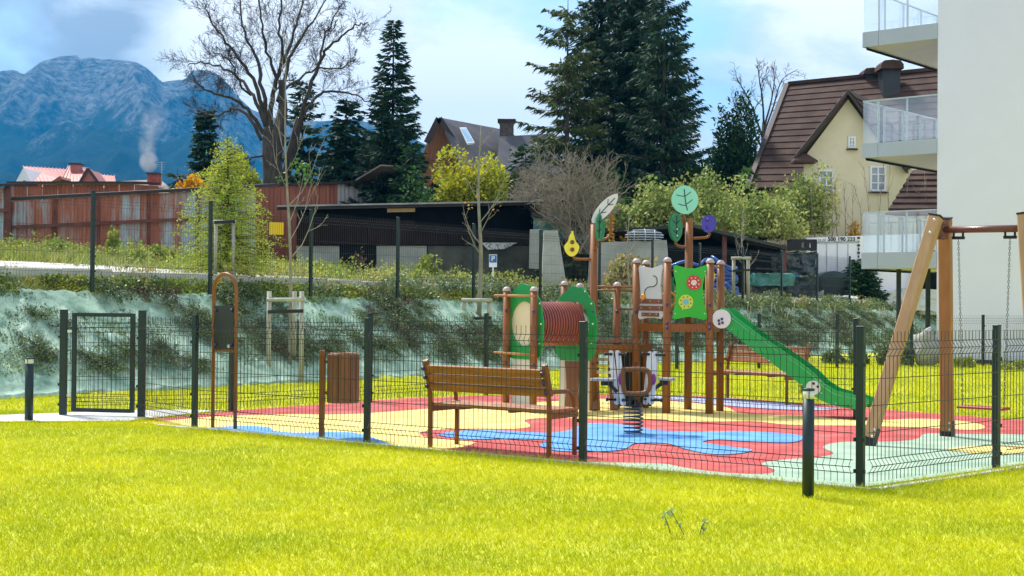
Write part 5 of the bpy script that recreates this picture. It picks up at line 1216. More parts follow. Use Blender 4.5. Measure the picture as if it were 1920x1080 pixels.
# yellow box sign on the upper fence, parking sign
p, q_ = at(505, 417, 26.9), at(532, 440, 26.9); b = B(); b.box(((p.x + q_.x) / 2, 26.9, (p.z + q_.z) / 2), (q_.x - p.x, .02, p.z - q_.z), Matrix.Rotation(.35, 3, 'Z'), bev=.003)
tag(b.obj('yellow_board', mat('yellow board', (.85, .55, .01), .5, .05, 2), org=(p + q_) / 2), 'small bright yellow board hanging on the upper mesh fence', 'sign')
ps = thing('parking_sign', 'white and blue parking sign on a thin stake among the terrace weeds', 'sign', at(924, 520, 36))
m_sgw = mat('sign white', (.78, .80, .82), .4, .03, 3); m_sgb = mat('sign blue', (.02, .14, .42), .4, .05, 3)
p, q_ = at(917, 477, 36), at(932, 501, 36); w_ = q_.x - p.x; h_ = p.z - q_.z; cx = (p.x + q_.x) / 2
b = B(); b.box((cx, 36, (p.z + q_.z) / 2), (w_, .015, h_)); b.obj('sign_plate', m_sgw, ps)
b = B(); b.box((cx, 35.988, p.z - w_ * .55), (w_ * .86, .008, w_ * .9)); b.obj('blue_square', m_sgb, ps)
b = B(); b.bar((cx, 36.02, q_.z - .7), (cx, 36.02, p.z), .03, .03); b.obj('sign_stake', m_sgw, ps)
def text(s, name, size, loc, M, parent, rot=(math.pi / 2, 0, 0), ext=.003, rz=0.0, bold=0.0):
    cu = bpy.data.curves.new(name, 'FONT'); cu.body = s; cu.size = size; cu.extrude = ext; cu.align_x = 'CENTER'; cu.align_y = 'CENTER'; cu.offset = bold
    tmp = bpy.data.objects.new('tmp', cu); COL.objects.link(tmp); dg = bpy.context.evaluated_depsgraph_get(); me = bpy.data.meshes.new_from_object(tmp.evaluated_get(dg)); bpy.data.objects.remove(tmp)
    me.transform(Matrix.Rotation(rz, 4, 'Z') @ Matrix.Rotation(math.pi / 2, 4, 'X')); me.materials.clear(); me.materials.append(M)
    o = link(name, me, parent, Vector(loc) - (ORG[parent.name] if parent else V3(0, 0, 0))); return o
text('P', 'letter', w_ * .85, (cx, 35.98, p.z - w_ * .55), m_sgw, ps, bold=.004)

# ================================================================== PLAYGROUND EQUIPMENT
m_pole = mat('brown painted steel pole', (.20, .068, .012), .42, .12, 2, spec=.35, coat=.05, col2=(.26, .090, .018))
m_wood = mat('oiled pine', (.28, .11, .028), .55, .4, 2.2, bump=.15, stretch=(1.2, 1.2, 9), col2=(.48, .24, .075), detail=7, contrast=(.3, .7))
m_woodh = mat('oiled pine board', (.19, .060, .013), .5, .4, 2.0, bump=.2, stretch=(1.0, 1.0, 14), col2=(.42, .155, .036), detail=7, contrast=(.3, .7))
m_green = mat('green plastic panel', (.010, .300, .065), .35, .05, 2, spec=.5, coat=.2); m_lgreen = mat('bright green plastic panel', (.018, .44, .012), .35, .05, 2, coat=.2)
m_cream = mat('cream panel', (.72, .66, .48), .5, .04, 3); m_gry = mat('pale grey panel', (.58, .60, .60), .45, .04, 3); m_brn = mat('brown panel', (.17, .065, .032), .5, .08, 4)
m_tubeM = mat('red brown ribbed pipe', (.30, .075, .052), .42, .08, 3, coat=.2); m_purp = mat('purple cap', (.045, .020, .12), .35, .1, 5, coat=.3); m_navy = mat('violet blue plastic', (.045, .022, .36), .35, .08, 4, coat=.3)
m_red2 = mat('red plastic', (.55, .012, .012), .35, .05, 4, coat=.3); m_yl = mat('yellow plastic', (.82, .72, .02), .35, .04, 4, coat=.3); m_lime2 = mat('lime plastic', (.55, .66, .06), .4, .04, 4); m_org = mat('orange plastic', (.75, .30, .03), .4, .05, 4)
m_turq = mat('turquoise plastic', (.26, .70, .52), .4, .04, 3, coat=.2); m_lgt = mat('light grey leaf', (.66, .68, .66), .45, .04, 3); m_dkg = mat('dark green plastic', (.008, .19, .070), .35, .06, 4, coat=.2); m_line = mat('engraved line', (.02, .025, .02), .8, .1, 3)
m_cyan = mat('sky blue plastic', (.15, .50, .66), .4, .05, 4); m_blackp = mat('black panel', (.004, .004, .005), .5, .2, 3); m_capg = mat('grey cap', (.45, .36, .34), .45, .08, 5)
m_slide = mat('green slide side', (.010, .36, .065), .33, .05, 2, coat=.25); m_bed = mat('brushed steel bed', (.55, .56, .56), .3, .05, 3, metal=.8)

pg = thing('play_tower', 'brown posted play tower with ribbed tunnel green panels leaf signs and green slide', 'play tower', V3(1.6, 18.4, 0)); PGT = pg
def tow(px, Y): p = at(px, 570, Y); return V3(p.x, p.y, 0)
def pole(parent, p, h, r=.048, cap=True, name='post'):
    b = B(); b.tube([p + V3(0, 0, -.1), p + V3(0, 0, h)], r, 14); o = b.obj(name, m_pole, parent)
    if cap: b = B(); b.lathe(p + V3(0, 0, h), [(r * 1.12, 0), (r * 1.12, .012), (r * .95, .035), (r * .6, .052), (.004, .06)], 14); c = b.obj('post_cap', m_capg, o)
    return o
HP = {1193: (1193, 18.60, 487), 1210: (1211, 19.0, 490), 1251: (1251, 18.08, 485), 1331: (1331, 18.04, 487), 1351: (1351, 18.5, 490), 1291: (1291, 18.75, 404)}
PP = {}
for k, (px, Y, yt) in HP.items(): p = tow(px, Y); PP[k] = p; pole(pg, p, zat(px, yt + 6, Y), .050 if k != 1291 else .052, k != 1291)
for k, px, Y, yt in (('a', 950, 18.45, 541), ('b', 1001, 17.98, 541), ('c', 1058, 18.94, 530), ('d', 1113, 18.42, 416), ('e', 1087, 19.3, 534), ('f', 1157, 18.76, 532)):
    p = tow(px, Y); PP[k] = p; pole(pg, p, zat(px, yt + 5, Y), .048, k != 'd')
# hexagonal deck
hexo = [PP[k] for k in (1193, 1251, 1331, 1351, 1291, 1210)]; zc_ = zat(1290, 612, 18.1)
b = B(); b.prism([p + V3(0, 0, zc_ - .03) for p in hexo], (0, 0, .03)); b.obj('deck', m_blackp, pg)
for i in range(6): b = B(); p, q_ = hexo[i], hexo[(i + 1) % 6]; b.bar(p + V3(0, 0, zc_ - .02), q_ + V3(0, 0, zc_ - .02), .035, .10); b.obj('deck_beam', m_pole, pg)
for k in (1193, 1251, 1331, 1351, 'b', 'a', 'd', 'f'):
    for z in ((zc_ - .02, zc_ + .28, zc_ + .04) if k in (1331, 1251) else (.62, 1.3)):
        b = B(); b.ball(PP[k] + V3(-.005, -.052, z), .022, 8, 5); b.obj('bolt_cap', m_purp, pg)
# tunnel
ax = V3(.8, .6, 0); pn = V3(.6, -.8, 0)
CA = (PP['a'] + PP['b']) / 2 + ax * .06; CBt = (PP['c'] + PP['d']) / 2 - ax * .06
def ploop(c, rad_w, rad_h, zc0, n=48, wav=0.0, k=12, ph=0.0, a0=0, a1=2 * math.pi):
    return [c + pn * (rad_w * (1 + wav * math.cos(k * t + ph)) * math.cos(t)) + V3(0, 0, zc0 + rad_h * (1 + wav * math.cos(k * t + ph)) * math.sin(t)) for t in [a0 + (a1 - a0) * i / n for i in range(n)]]
zt0 = zat(985, 607, 18.2)
for (c, wv_, nm, zb0) in ((CA, .40, 'A', zat(985, 674, 18.2)), (CBt, .43, 'B', zat(1085, 676, 18.7))):
    ztop = (zat(985, 532, 18.2) if nm == 'A' else zat(1085, 537, 18.7)); hh = ztop - zt0
    outer = []; inner = []
    for i in range(64):
        t_ = 2 * math.pi * i / 64; ct, st_ = math.cos(t_), math.sin(t_)
        sc_ = 1 + .022 * math.cos(11 * t_)
        x = wv_ * sc_ * ct; z = hh * sc_ * st_
        # lower half squares off into a straight skirt
        if st_ < 0: x = wv_ * (abs(ct) ** .28) * (1 if ct > 0 else -1) * (1 - .06 * -st_); z = (zb0 - zt0) * (-st_) ** .45 * 1.0 if st_ < -.02 else 0
        outer.append(c + pn * x + V3(0, 0, zt0 + z)); inner.append(c + pn * (.285 * ct) + V3(0, 0, zt0 + .285 * st_))
    b = B(); b.ring(outer, inner, ax * (.018)); b.obj('tunnel_panel', m_green, pg)
    b = B(); bx0 = c + ax * .009; w_ = .26 if nm == 'A' else .34
    b.prism([bx0 - pn * w_ + V3(0, 0, .03), bx0 + pn * w_ + V3(0, 0, .03), bx0 + pn * w_ * .94 + V3(0, 0, zb0 - .004), bx0 - pn * w_ * .94 + V3(0, 0, zb0 - .004)], ax * .016); b.obj('trunk_panel', m_gry, pg)
    if nm == 'B':
        b = B(); pts = [(-.20, .03), (-.17, .3), (-.185, .55), (-.2, zb0 - .01), (.10, zb0 - .01), (.085, .5), (.07, .25), (.10, .03)]; b.prism([bx0 - ax * .012 + pn * u + V3(0, 0, z) for u, z in pts], ax * .011); b.obj('trunk_figure', m_brn, pg)
    for (u, z) in ((.33, .26), (.36, .0), (.33, -.25), (.2, .42), (-.33, .26), (-.36, 0)): b = B(); b.ball(c - ax * .004 + pn * u * (1.02) + V3(0, 0, zt0 + z), .013, 6, 4); b.obj('bolt_cap', m_cap, pg)
# cream round disc seen through the first opening
b = B(); n_ = 32; b.prism([CA + ax * .03 + pn * (.29 * math.cos(2 * math.pi * i / n_)) + V3(0, 0, zt0 + .29 * math.sin(2 * math.pi * i / n_)) for i in range(n_)], ax * .01); b.obj('end_disc', m_cream, pg)
b = B(); vs = []; fs = []; Lt = (CBt - CA).dot(ax) - .04; nr_ = 17; seg_ = nr_ * 6; n_ = 36
for i in range(seg_ + 1):
    u = i / seg_; rr = .272 + .014 * (1 if math.sin(u * nr_ * 2 * math.pi) > -.25 else -1)
    for k in range(n_): a_ = 2 * math.pi * k / n_; vs.append(CA + ax * (.045 + Lt * u) + pn * (rr * math.cos(a_)) + V3(0, 0, zt0 + rr * math.sin(a_)))
for i in range(seg_):
    for k in range(n_): fs.append((i * n_ + k, i * n_ + (k + 1) % n_, (i + 1) * n_ + (k + 1) % n_, (i + 1) * n_ + k))
b.add(vs, fs); b.obj('ribbed_tunnel', m_tubeM, pg)
# rungs on the left tunnel frame
for y0 in (555, 665, 762):
    z = zat(975, y0, 18.0); a_ = PP['b'] + V3(.0, -.055, z); c = PP['a'] + V3(-.0, -.055, z + .004); e_ = c + (c - a_).normalized() * .22; e_.z = z + .01
    b = B(); b.tube([a_, c, e_ + V3(-.03, -.03, 0)], [.017, .017, .013], 8); b.obj('rung', m_wood, pg)
# low deck between towers, guard rails, steps, dark under-panel
zl = zat(1160, 648, 18.8)
d4 = [PP['d'], PP[1193] + V3(.0, -.0, 0), PP[1210], PP['e']]
b = B(); b.prism([p + V3(0, 0, zl - .03) for p in d4], (0, 0, .03)); b.obj('low_deck', m_brn, pg)
b = B(); b.bar(PP['d'] + V3(0, -.03, zl - .03), PP[1210] + V3(.05, -.28, zl - .03), .04, .10); b.obj('deck_beam', m_pole, pg)
b = B(); b.bar(PP['d'] + V3(0, -.0, zl + .07), PP[1193] + V3(0, -.0, zl + .07), .05, .04); b.obj('deck_beam', m_brn, pg)
for y0 in (538, 545): z = zat(1150, y0, 18.6); b = B(); b.tube([PP['d'] + V3(0, 0, z), PP['f'] + V3(0, .01, z), PP[1193] + V3(0, 0, z)], .014, 8); b.obj('guard_rail', m_pole, pg)
for z in (1.33,): b = B(); b.tube([PP['f'] + V3(0, 0, z), PP[1193] + V3(0, 0, z)], .014, 8); b.obj('guard_rail', m_pole, pg)
b = B(); b.lathe(PP['f'] + V3(0, -.02, zl + .03), [(.13, 0), (.135, .02), (.06, .035), (.05, .05)], 16); b.obj('round_step', m_brn, pg)
bx = [at(1152, 656, 18.95), at(1222, 656, 19.1)]
b = B(); b.prism([at(1151, 657, 18.95), at(1218, 657, 19.1), at(1222, 762, 19.1), at(1148, 762, 18.95)], (0, .04, 0)); b.obj('black_panel', m_blackp, pg)
for k in range(5):
    y0 = 662 + k * 12; a_ = at(1117, y0, 18.9 - .12 * k); c = at(1146, y0, 18.9 - .12 * k); b = B(); b.box((a_ + c) / 2, ((c - a_).x, .14, .035)); b.obj('yellow_step', m_yl if k % 2 == 0 else m_cream, pg)
for px in (1114, 1147): b = B(); b.bar(at(px, 655, 19.0), at(px + 4, 768, 18.3), .03, .10, up=(1, 0, 0)); b.obj('stair_side', m_pole, pg)
# panels on the hexagonal tower
def vpanel(name, px_pts, pa, pb, M, th=.016, off=.0, parent=pg, smooth=0):
    d = (pb - pa); d.z = 0; d.normalize(); n = V3(d.y, -d.x, 0)
    if n.y > 0: n = -n
    p0 = pa + n * off; W3 = [onplane(x, y, p0, n) for x, y in px_pts]
    if smooth: W3 = smooth_loop(W3, smooth)
    b = B(); b.prism(W3, n * th); return b.obj(name, M, parent), p0 + n * th, n
WPn = [(1201, 498), (1212, 501), (1224, 503), (1234, 499), (1243, 496), (1245, 501), (1242, 515), (1240, 535), (1242, 556), (1244, 575), (1245, 592), (1241, 598), (1228, 596), (1215, 596), (1201, 599), (1198, 594), (1201, 575), (1203, 550), (1201, 522), (1199, 503)]
_, wp0, wn = vpanel('maze_panel', WPn, PP[1193], PP[1251], m_gry, off=.01)
def on(px, py, p0, n, lift=0.0): return onplane(px, py, p0, n) + n * lift
b = B(); b.tube(smooth_path([on(x, y, wp0, wn, .003) for x, y in ((1225, 517), (1231, 520), (1232, 531), (1226, 537), (1217, 538), (1210, 544), (1209, 556))], 4), .006, 5); b.obj('maze_groove', m_line, pg)
b = B(); c = on(1207, 557, wp0, wn, .0); b.lathe(c, [(.042, 0), (.042, .02), (.03, .028)], 16, wn); b.obj('maze_slider', m_org, pg)
for (x0, y0, x1, y1) in ((1199, 560, 1242, 569), (1198, 573, 1243, 582), (1204, 586, 1236, 593)):
    b = B(); b.prism([on(x0, y0, wp0, wn, .001), on(x1, y0 + 1, wp0, wn, .001), on(x1, y1 + 1, wp0, wn, .001), on(x0, y1, wp0, wn, .001)], wn * .012); b.obj('brown_slat', m_brn, pg)
    for fx in (.12, .5, .88): b = B(); b.ball(on(x0 + (x1 - x0) * fx, (y0 + y1) / 2, wp0, wn, .014), .006, 6, 4); b.obj('bolt_cap', m_cap, pg)
GPn = [(1263, 499), (1267, 497), (1278, 500), (1290, 503), (1303, 503), (1314, 500), (1322, 497), (1326, 499), (1326, 505), (1321, 518), (1318, 535), (1318, 555), (1321, 574), (1326, 590), (1325, 597), (1320, 600), (1306, 596), (1292, 594), (1278, 596), (1265, 599), (1261, 596), (1262, 585), (1266, 568), (1268, 550), (1267, 530), (1263, 512)]
_, gp0, gn = vpanel('flower_panel', GPn, PP[1251], PP[1331], m_lgreen, off=.035)
def disc(c, r, M, name, n, th, par, k=24, wav=0.0, sx=1.0):
    u = V3(-n.y, n.x, 0) * -1; b = B(); b.prism([c + u * (r * sx * (1 + wav * math.cos(5 * t)) * math.cos(t)) + V3(0, 0, r * (1 + wav * math.cos(5 * t)) * math.sin(t)) for t in [2 * math.pi * i / k for i in range(k)]], n * th); return b.obj(name, M, par)
fc = on(1301, 530, gp0, gn, .001); disc(fc, .093, m_red2, 'red_flower', gn, .012, pg, 30, .02); disc(fc + gn * .013, .036, m_cream, 'flower_heart', gn, .006, pg)
for i in range(8): a_ = i * math.pi / 4 + .3; b = B(); b.ball(fc + gn * .014 + V3(-gn.y, gn.x, 0) * -.064 * math.cos(a_) + V3(0, 0, .064 * math.sin(a_)), .0095, 6, 4); b.obj('flower_dot', m_cap, pg)
fc = on(1286, 566, gp0, gn, .001); disc(fc, .092, m_lime2, 'lime_flower', gn, .012, pg, 30, .02); disc(fc + gn * .013, .036, m_cyan, 'flower_heart', gn, .006, pg, 10, .08)
for i in range(8): a_ = i * math.pi / 4 + .3; b = B(); b.ball(fc + gn * .012 + V3(-gn.y, gn.x, 0) * -.066 * math.cos(a_) + V3(0, 0, .066 * math.sin(a_)), .008, 6, 4); b.obj('flower_dot', m_line, pg)
b = B(); b.bar(on(1281, 577, gp0, gn, .005), on(1279, 582, gp0, gn, .005), .016, .01); b.obj('flower_stalk', m_lime2, pg)
for (x, y) in ((1267, 509), (1322, 509), (1266, 588), (1321, 588)): b = B(); b.ball(on(x, y, gp0, gn, .002), .009, 6, 4); b.obj('bolt_cap', m_cap, pg)
# rails holding the panels
for (a_, c, ys) in ((1251, 1331, (507, 586)), (1193, 1251, (508,)), (1331, 1351, (500, 586))):
    for y in ys: z = zat((a_ + c) / 2, y, 18.1); b = B(); b.tube([PP[a_] + V3(0, 0, z), PP[c] + V3(0, 0, z)], .014, 8); b.obj('guard_rail', m_pole, pg)
# back panels of the tower seen in the gaps
vpanel('back_panel_yellow', [(1322, 512), (1338, 508), (1341, 515), (1337, 540), (1340, 580), (1322, 590)], PP[1351] + V3(-.25, .4, 0), PP[1351] + V3(.15, .3, 0), m_yl)
vpanel('back_panel_green', [(1246, 528), (1264, 518), (1264, 560), (1246, 560)], PP[1291] + V3(-.2, .05, 0), PP[1291] + V3(.2, .02, 0), m_dkg)
b = B(); c = on(1253, 562, PP[1291] + V3(-.15, -.02, 0), V3(0, -1, 0)); b.tube([c + V3(.10 * math.cos(t / 10 * 6.28), 0, .10 * math.sin(t / 10 * 6.28)) for t in range(10)], .018, 8, closed=True, caps=False); b.obj('orange_ring', m_org, pg)
# leaves and fruit on the tall posts
def leaf_plate(px_c, py_c, w, h, rot, M, Y, name, yaw=0.0, tipk=.0, th=.022, veins=True, MV=m_line, parent=pg, pear=False):
    c = at(px_c, py_c, Y); s = Y / F; ux = V3(math.cos(yaw), math.sin(yaw), 0); n = V3(ux.y, -ux.x, 0); W_, H2 = w * s / 2 / max(.2, math.cos(yaw)), h * s / 2
    def P_(x, z): xr = x * math.cos(rot) - z * math.sin(rot); zr = x * math.sin(rot) + z * math.cos(rot); return c + ux * xr + V3(0, 0, zr)
    pts = []
    for i in range(40):
        t = 2 * math.pi * i / 40; sx_, sz = math.sin(t), math.cos(t)
        if pear:
            k = (1 - sz) / 2; wd = (.50 + .0 * k) if k < .3 else 1.0; wd = .48 + .52 * float(sstep(.30, .58, k)); pts.append(P_(W_ * sx_ * wd, H2 * sz))
        else: pts.append(P_(W_ * sx_ * (abs(sx_) ** tipk), H2 * sz))
    b = B(); b.prism(pts, n * th); o = b.obj(name, M, parent)
    if veins:
        b = B(); f = c + n * (th + .001)
        def Q(x, z): return P_(x * W_, z * H2) + n * (th + .002)
        b.tube([Q(.1, .75), Q(.05, .3), Q(0, -.2), Q(.02, -.75)], .006, 5)
        for z0, sg in ((.35, 1), (.35, -1), (-.2, 1), (-.3, -1)): b.tube([Q(0.02, z0 - .1), Q(.28 * sg, z0 - .02), Q(.55 * sg, z0 + .12)], .005, 5)
        b.obj('engraved_vein', MV, o)
    return o
Ld = 18.42
leaf_plate(1134, 391, 24, 72, -math.radians(41), m_lgt, Ld - .12, 'grey_leaf', 0, .25, veins=True)
leaf_plate(1122, 426, 13, 54, -math.radians(2), m_dkg, Ld - .16, 'green_leaf', .5, .3); leaf_plate(1128, 424, 12, 54, math.radians(3), m_dkg, Ld - .05, 'green_leaf', -.5, .3, veins=False)
leaf_plate(1072, 459, 29, 44, 0, m_yl, Ld - .02, 'yellow_pear', 0, veins=False, pear=True)
b = B(); c = at(1073, 437, Ld - .02); b.box(c + V3(0, -.01, 0), (.03, .02, .05)); b.obj('pear_stalk', m_yl, pg)
for y in (454, 468): b = B(); b.ball(at(1073, y, Ld - .05), .028, 10, 6); b.obj('bolt_cap', m_brn, pg)
def arm(pts, Y): b = B(); b.tube(smooth_path([at(x, y, Y) for x, y in pts], 4), .017, 8); b.obj('arm', m_pole, pg)
arm([(1074, 478), (1077, 484), (1085, 486), (1108, 486)], Ld); arm([(1112, 450), (1130, 449), (1140, 445), (1145, 436), (1146, 395)], Ld + .03); arm([(1114, 467), (1119, 464), (1121, 455)], Ld - .06)
Lh = 18.75
leaf_plate(1284, 375, 50, 54, math.radians(12), m_turq, Lh - .10, 'turquoise_leaf', 0, .12)
leaf_plate(1268, 426, 23, 55, math.radians(2), m_dkg, Lh - .08, 'green_leaf', 0, .25); leaf_plate(1263, 426, 20, 52, math.radians(2), m_dkg, Lh - .0, 'green_leaf', 0, .25, veins=False)
leaf_plate(1328, 420, 26, 32, 0, m_navy, Lh - .04, 'blue_plum', 0, 0.0, veins=False); leaf_plate(1331, 419, 24, 32, 0, m_navy, Lh + .02, 'blue_plum', 0, 0.0, veins=False)
for y in (412, 426): b = B(); b.ball(at(1327, y, Lh - .075), .020, 10, 6); b.obj('bolt_cap', m_navy, pg)
for y in (430, 442): b = B(); b.ball(at(1270, y, Lh - .11), .014, 10, 6); b.obj('bolt_cap', m_turq, pg)
arm([(1292, 447), (1315, 446), (1327, 444), (1331, 436)], Lh); arm([(1290, 463), (1275, 462), (1268, 458), (1266, 450)], Lh); arm([(1288, 427), (1283, 424), (1282, 415), (1281, 390)], Lh)

# slide: part of the tower unit
SPl = PP[1331] + V3(.03, 0, 0); sd2 = V3(.925, -.38, 0).normalized(); sn2 = V3(sd2.y, -sd2.x, 0)
if sn2.y > 0: sn2 = -sn2
SO = [(1351, 577), (1361, 578), (1369, 584), (1376, 592), (1394, 606), (1428, 631), (1467, 657), (1494, 675), (1522, 696), (1544, 718), (1564, 731), (1583, 736), (1606, 741), (1628, 749), (1629, 754), (1622, 768), (1606, 768), (1578, 764), (1550, 756), (1522, 741), (1500, 720), (1467, 696), (1439, 674), (1411, 656), (1383, 632), (1361, 616), (1353, 602)]
SW = [onplane(x, y, SPl, sn2) for x, y in SO]
SW = [V3(p.x, p.y, p.z) for p in SW]
for k, nm in ((0, 0), (1, .46)): b = B(); b.prism([p - sn2 * nm for p in SW], -sn2 * .02); b.obj('slide_side', m_slide, pg)
top_ = SW[:15]; bot_ = list(reversed(SW[15:])) ; bed = []
for i in range(12):
    u = i / 11; a_ = top_[1 + int(u * 12.99)]; j = min(int(u * (len(bot_) - 1)), len(bot_) - 1); c = bot_[j]; fz = u * (len(bot_) - 1) - j; c2 = bot_[min(j + 1, len(bot_) - 1)]; c = c.lerp(c2, fz)
    # same distance along the run
    bed.append(c + V3(0, 0, .055))
b = B(); vs = []; 
for p in bed: vs += [p - sn2 * .021, p - sn2 * .459]
b.add(vs, [(2 * i, 2 * i + 1, 2 * i + 3, 2 * i + 2) for i in range(len(bed) - 1)], True); b.obj('slide_bed', m_bed, pg)
b = B(); b.tube([p + sn2 * .001 + V3(0, 0, -.05) for p in top_[3:14]], .006, 5); b.obj('slide_bead', mat('pale green bead', (.12, .5, .2), .4), pg)
for (x, y) in ((1366, 592), (1374, 598), (1383, 634), (1412, 655), (1442, 676), (1472, 698), (1503, 721), (1540, 737), (1567, 756), (1595, 760), (1621, 754), (1538, 714), (1546, 721), (1372, 618)): b = B(); b.ball(on(x, y, SPl, sn2, .002), .008, 6, 4); b.obj('bolt_cap', m_cap, pg)
disc(on(1354, 598, SPl, sn2, .022), .12, m_lgt, 'white_plate', sn2, .012, pg, 24, 0, 1.0)
for (x, y) in ((1349, 601), (1355, 598), (1350, 607), (1356, 605)): b = B(); b.ball(on(x, y, SPl, sn2, .038), .018, 8, 5); b.obj('bolt_cap', m_purp, pg)
disc(on(1525, 727, SPl, sn2, .002), .090, m_lgt, 'white_plate', sn2, .012, pg, 24)
for (x, y) in ((1526, 719), (1534, 725)): b = B(); b.ball(on(x, y, SPl, sn2, .018), .017, 8, 5); b.obj('bolt_cap', m_line, pg)
b = B(); pe = on(1608, 768, SPl, sn2) - sn2 * .23; b.bar(V3(pe.x, pe.y, 0), V3(pe.x, pe.y, pe.z), .06, .06); b.obj('slide_foot', m_pole, pg)

# spring rocker
SR = G(1187, 816); sr = thing('spring_rocker', 'four seat spring rocker with white upright plates and brown tube frame', 'spring rocker', SR); YR = SR.y
zs0, zs1 = 0.02, zat(1187, 762, YR)
b = B(); n_ = 140; b.tube([SR + V3(math.cos(7.2 * 2 * math.pi * i / n_) * (.092 + .012 * math.sin(math.pi * (1 - i / n_))), math.sin(7.2 * 2 * math.pi * i / n_) * .10, zs0 + (zs1 - zs0) * i / n_) for i in range(n_ + 1)], .0095, 8); b.obj('spring', mat('dark spring steel', (.02, .018, .018), .3, .1, 3, spec=.8, coat=.4), sr)
def rp_(x, y, dy=0.0): return at(x, y, YR + dy)
b = B(); b.lathe(SR + V3(0, 0, zs1), [(.10, 0), (.10, .03), (.05, .05), (.05, .075)], 14); b.obj('spring_clamp', m_blackp, sr)
for dy in (-.16, .16):
    b = B(); b.tube(smooth_loop([rp_(1168, 697, dy), rp_(1176, 693, dy), rp_(1208, 693, dy), rp_(1218, 702, dy), rp_(1218, 726, dy), rp_(1208, 737, dy), rp_(1180, 738, dy), rp_(1170, 732, dy)], 3), .026, 10, closed=True, caps=False); b.obj('frame_loop', m_pole, sr)
b = B(); b.bar(rp_(1187, 745, -.17), rp_(1187, 745, .17), .06, .05); b.bar(rp_(1160, 740, 0), rp_(1216, 741, 0), .05, .04); b.obj('cross_frame', m_blackp, sr)
for (xt, yt_, xb, yb_, dy) in ((1146, 662, 1156, 754, .13), (1159, 662, 1168, 756, -.13), (1219, 664, 1211, 754, .13), (1229, 664, 1222, 754, -.13)):
    a_, c = rp_(xt, yt_, dy), rp_(xb, yb_, dy); d = (c - a_).normalized(); sdv = V3(1, 0, 0); pts = []; r = .029
    for i in range(9): t_ = math.pi * i / 8; pts.append(a_ + sdv * r * math.cos(t_) - d * r * math.sin(t_))
    for i in range(9): t_ = math.pi * i / 8; pts.append(c - sdv * r * math.cos(t_) + d * r * math.sin(t_))
    b = B(); b.prism(pts, (0, .014, 0)); b.obj('white_plate', m_lgt, sr)
for (x, y, dy, L) in ((1146, 664, .12, -.075), (1162, 664, -.14, .075), (1216, 664, .12, -.075), (1231, 665, -.14, .09), (1153, 749, .12, -.10), (1168, 750, -.14, .10), (1210, 748, .12, -.02), (1222, 750, -.14, .11)):
    p = rp_(x, y, dy); b = B(); b.tube([p + V3(0, -.02, 0), p + V3(L * .8, -.02, 0), p + V3(L * .8, -.02, 0), p + V3(L, -.02, 0)], [.013, .013, .021, .021], 8); b.ball(p + V3(0, -.012, 0), .017, 8, 5); b.obj('handle_peg', m_blackp, sr)
for (x0, x1, y, s_) in ((1106, 1155, 711, -1), (1233, 1266, 710, 1)):
    a_, c = rp_(x0, y), rp_(x1, y); b = B(); m_ = (a_ + c) / 2; hw = (c - a_).x / 2; b.prism([V3(m_.x + hw * math.cos(t_) , m_.y + .15 * math.sin(t_) , m_.z + .008) for t_ in [2 * math.pi * i / 20 for i in range(20)]], (0, 0, -.022)); b.obj('seat', mat('seat plate', (.30, .30, .31), .35, .1, 3), sr)
    b = B(); b.box(m_ + V3(-s_ * hw * .3, 0, -.04), (hw * .9, .10, .05)); b.bar(m_ + V3(-s_ * hw * .5, 0, -.05), rp_(1187 + s_ * 30, 735), .04, .04); b.obj('seat_support', m_blackp, sr)
for (x, M_) in ((1164, m_red2), (1225, m_navy)):
    p = rp_(x, 711, -.15); b = B(); b.ball(p, 1, 12, 8, (.030, .022, .062)); b.obj('purple_knob', mat('violet plastic', (.10, .015, .22), .35, .2, 30, col2=(.26, .02, .20)), sr)

# benches
def bench(name, label, base, direc, L=1.42):
    """rear left foot at base, direc along the back, front (seat side) to the left hand of direc"""
    t = thing(name, label, 'bench', base); o = t.location.copy(); d = direc.normalized(); f = V3(-d.y, d.x, 0)
    def Pq(u, v, z): return o + d * u + f * v + V3(0, 0, z)
    for s_, u in ((0, .03), (1, L - .03)):
        b = B(); b.tube(smooth_path([Pq(u, .0, -.05), Pq(u, .0, .40), Pq(u, -.01, .55), Pq(u, -.07, .80)], 5), .024, 10); b.obj('leg', m_pole, t)
        b = B(); b.tube([Pq(u, .40, -.05), Pq(u, .40, .40)], .023, 10); b.obj('leg', m_pole, t)
        b = B(); b.bar(Pq(u, .0, .385), Pq(u, .43, .385), .04, .05); b.obj('seat_bracket', m_pole, t)
        b = B(); b.tube(smooth_path([Pq(u, .01, .60), Pq(u, .2, .60), Pq(u, .32, .585), Pq(u, .375, .52), Pq(u, .385, .43)], 5), .021, 10); b.obj('armrest', m_pole, t)
        b = B(); b.prism([Pq(u - .02, -.02, .56), Pq(u - .02, -.10, .84), Pq(u - .02, -.06, .86), Pq(u - .02, .03, .57)], d * .045); b.obj('back_bracket', m_pole, t)
        for k in range(3): b = B(); b.ball(Pq(u, -.055 - .028 * k, .60 + .085 * k), .021, 8, 5); b.obj('bolt_cap', m_purp, t)
    for k in range(3):
        b = B(); c0 = Pq(.055, -.022 - .027 * k, .60 + .084 * k); c1 = Pq(L - .055, -.022 - .027 * k, .60 + .084 * k); up = (f * .31 * -1 + V3(0, 0, .95)); b.bar(c0, c1, .034, .078, up=up, bev=.005); b.obj('back_slat', m_woodh, t)
    for k in range(4): b = B(); b.bar(Pq(.0, .06 + .103 * k, .43), Pq(L, .06 + .103 * k, .43), .092, .034, bev=.004); b.obj('seat_slat', m_woodh, t)
    for u in (.36, .96): b = B(); b.bar(Pq(u, .04, .40), Pq(u, .40, .40), .05, .02); b.obj('seat_batten', m_pole, t)
    return t
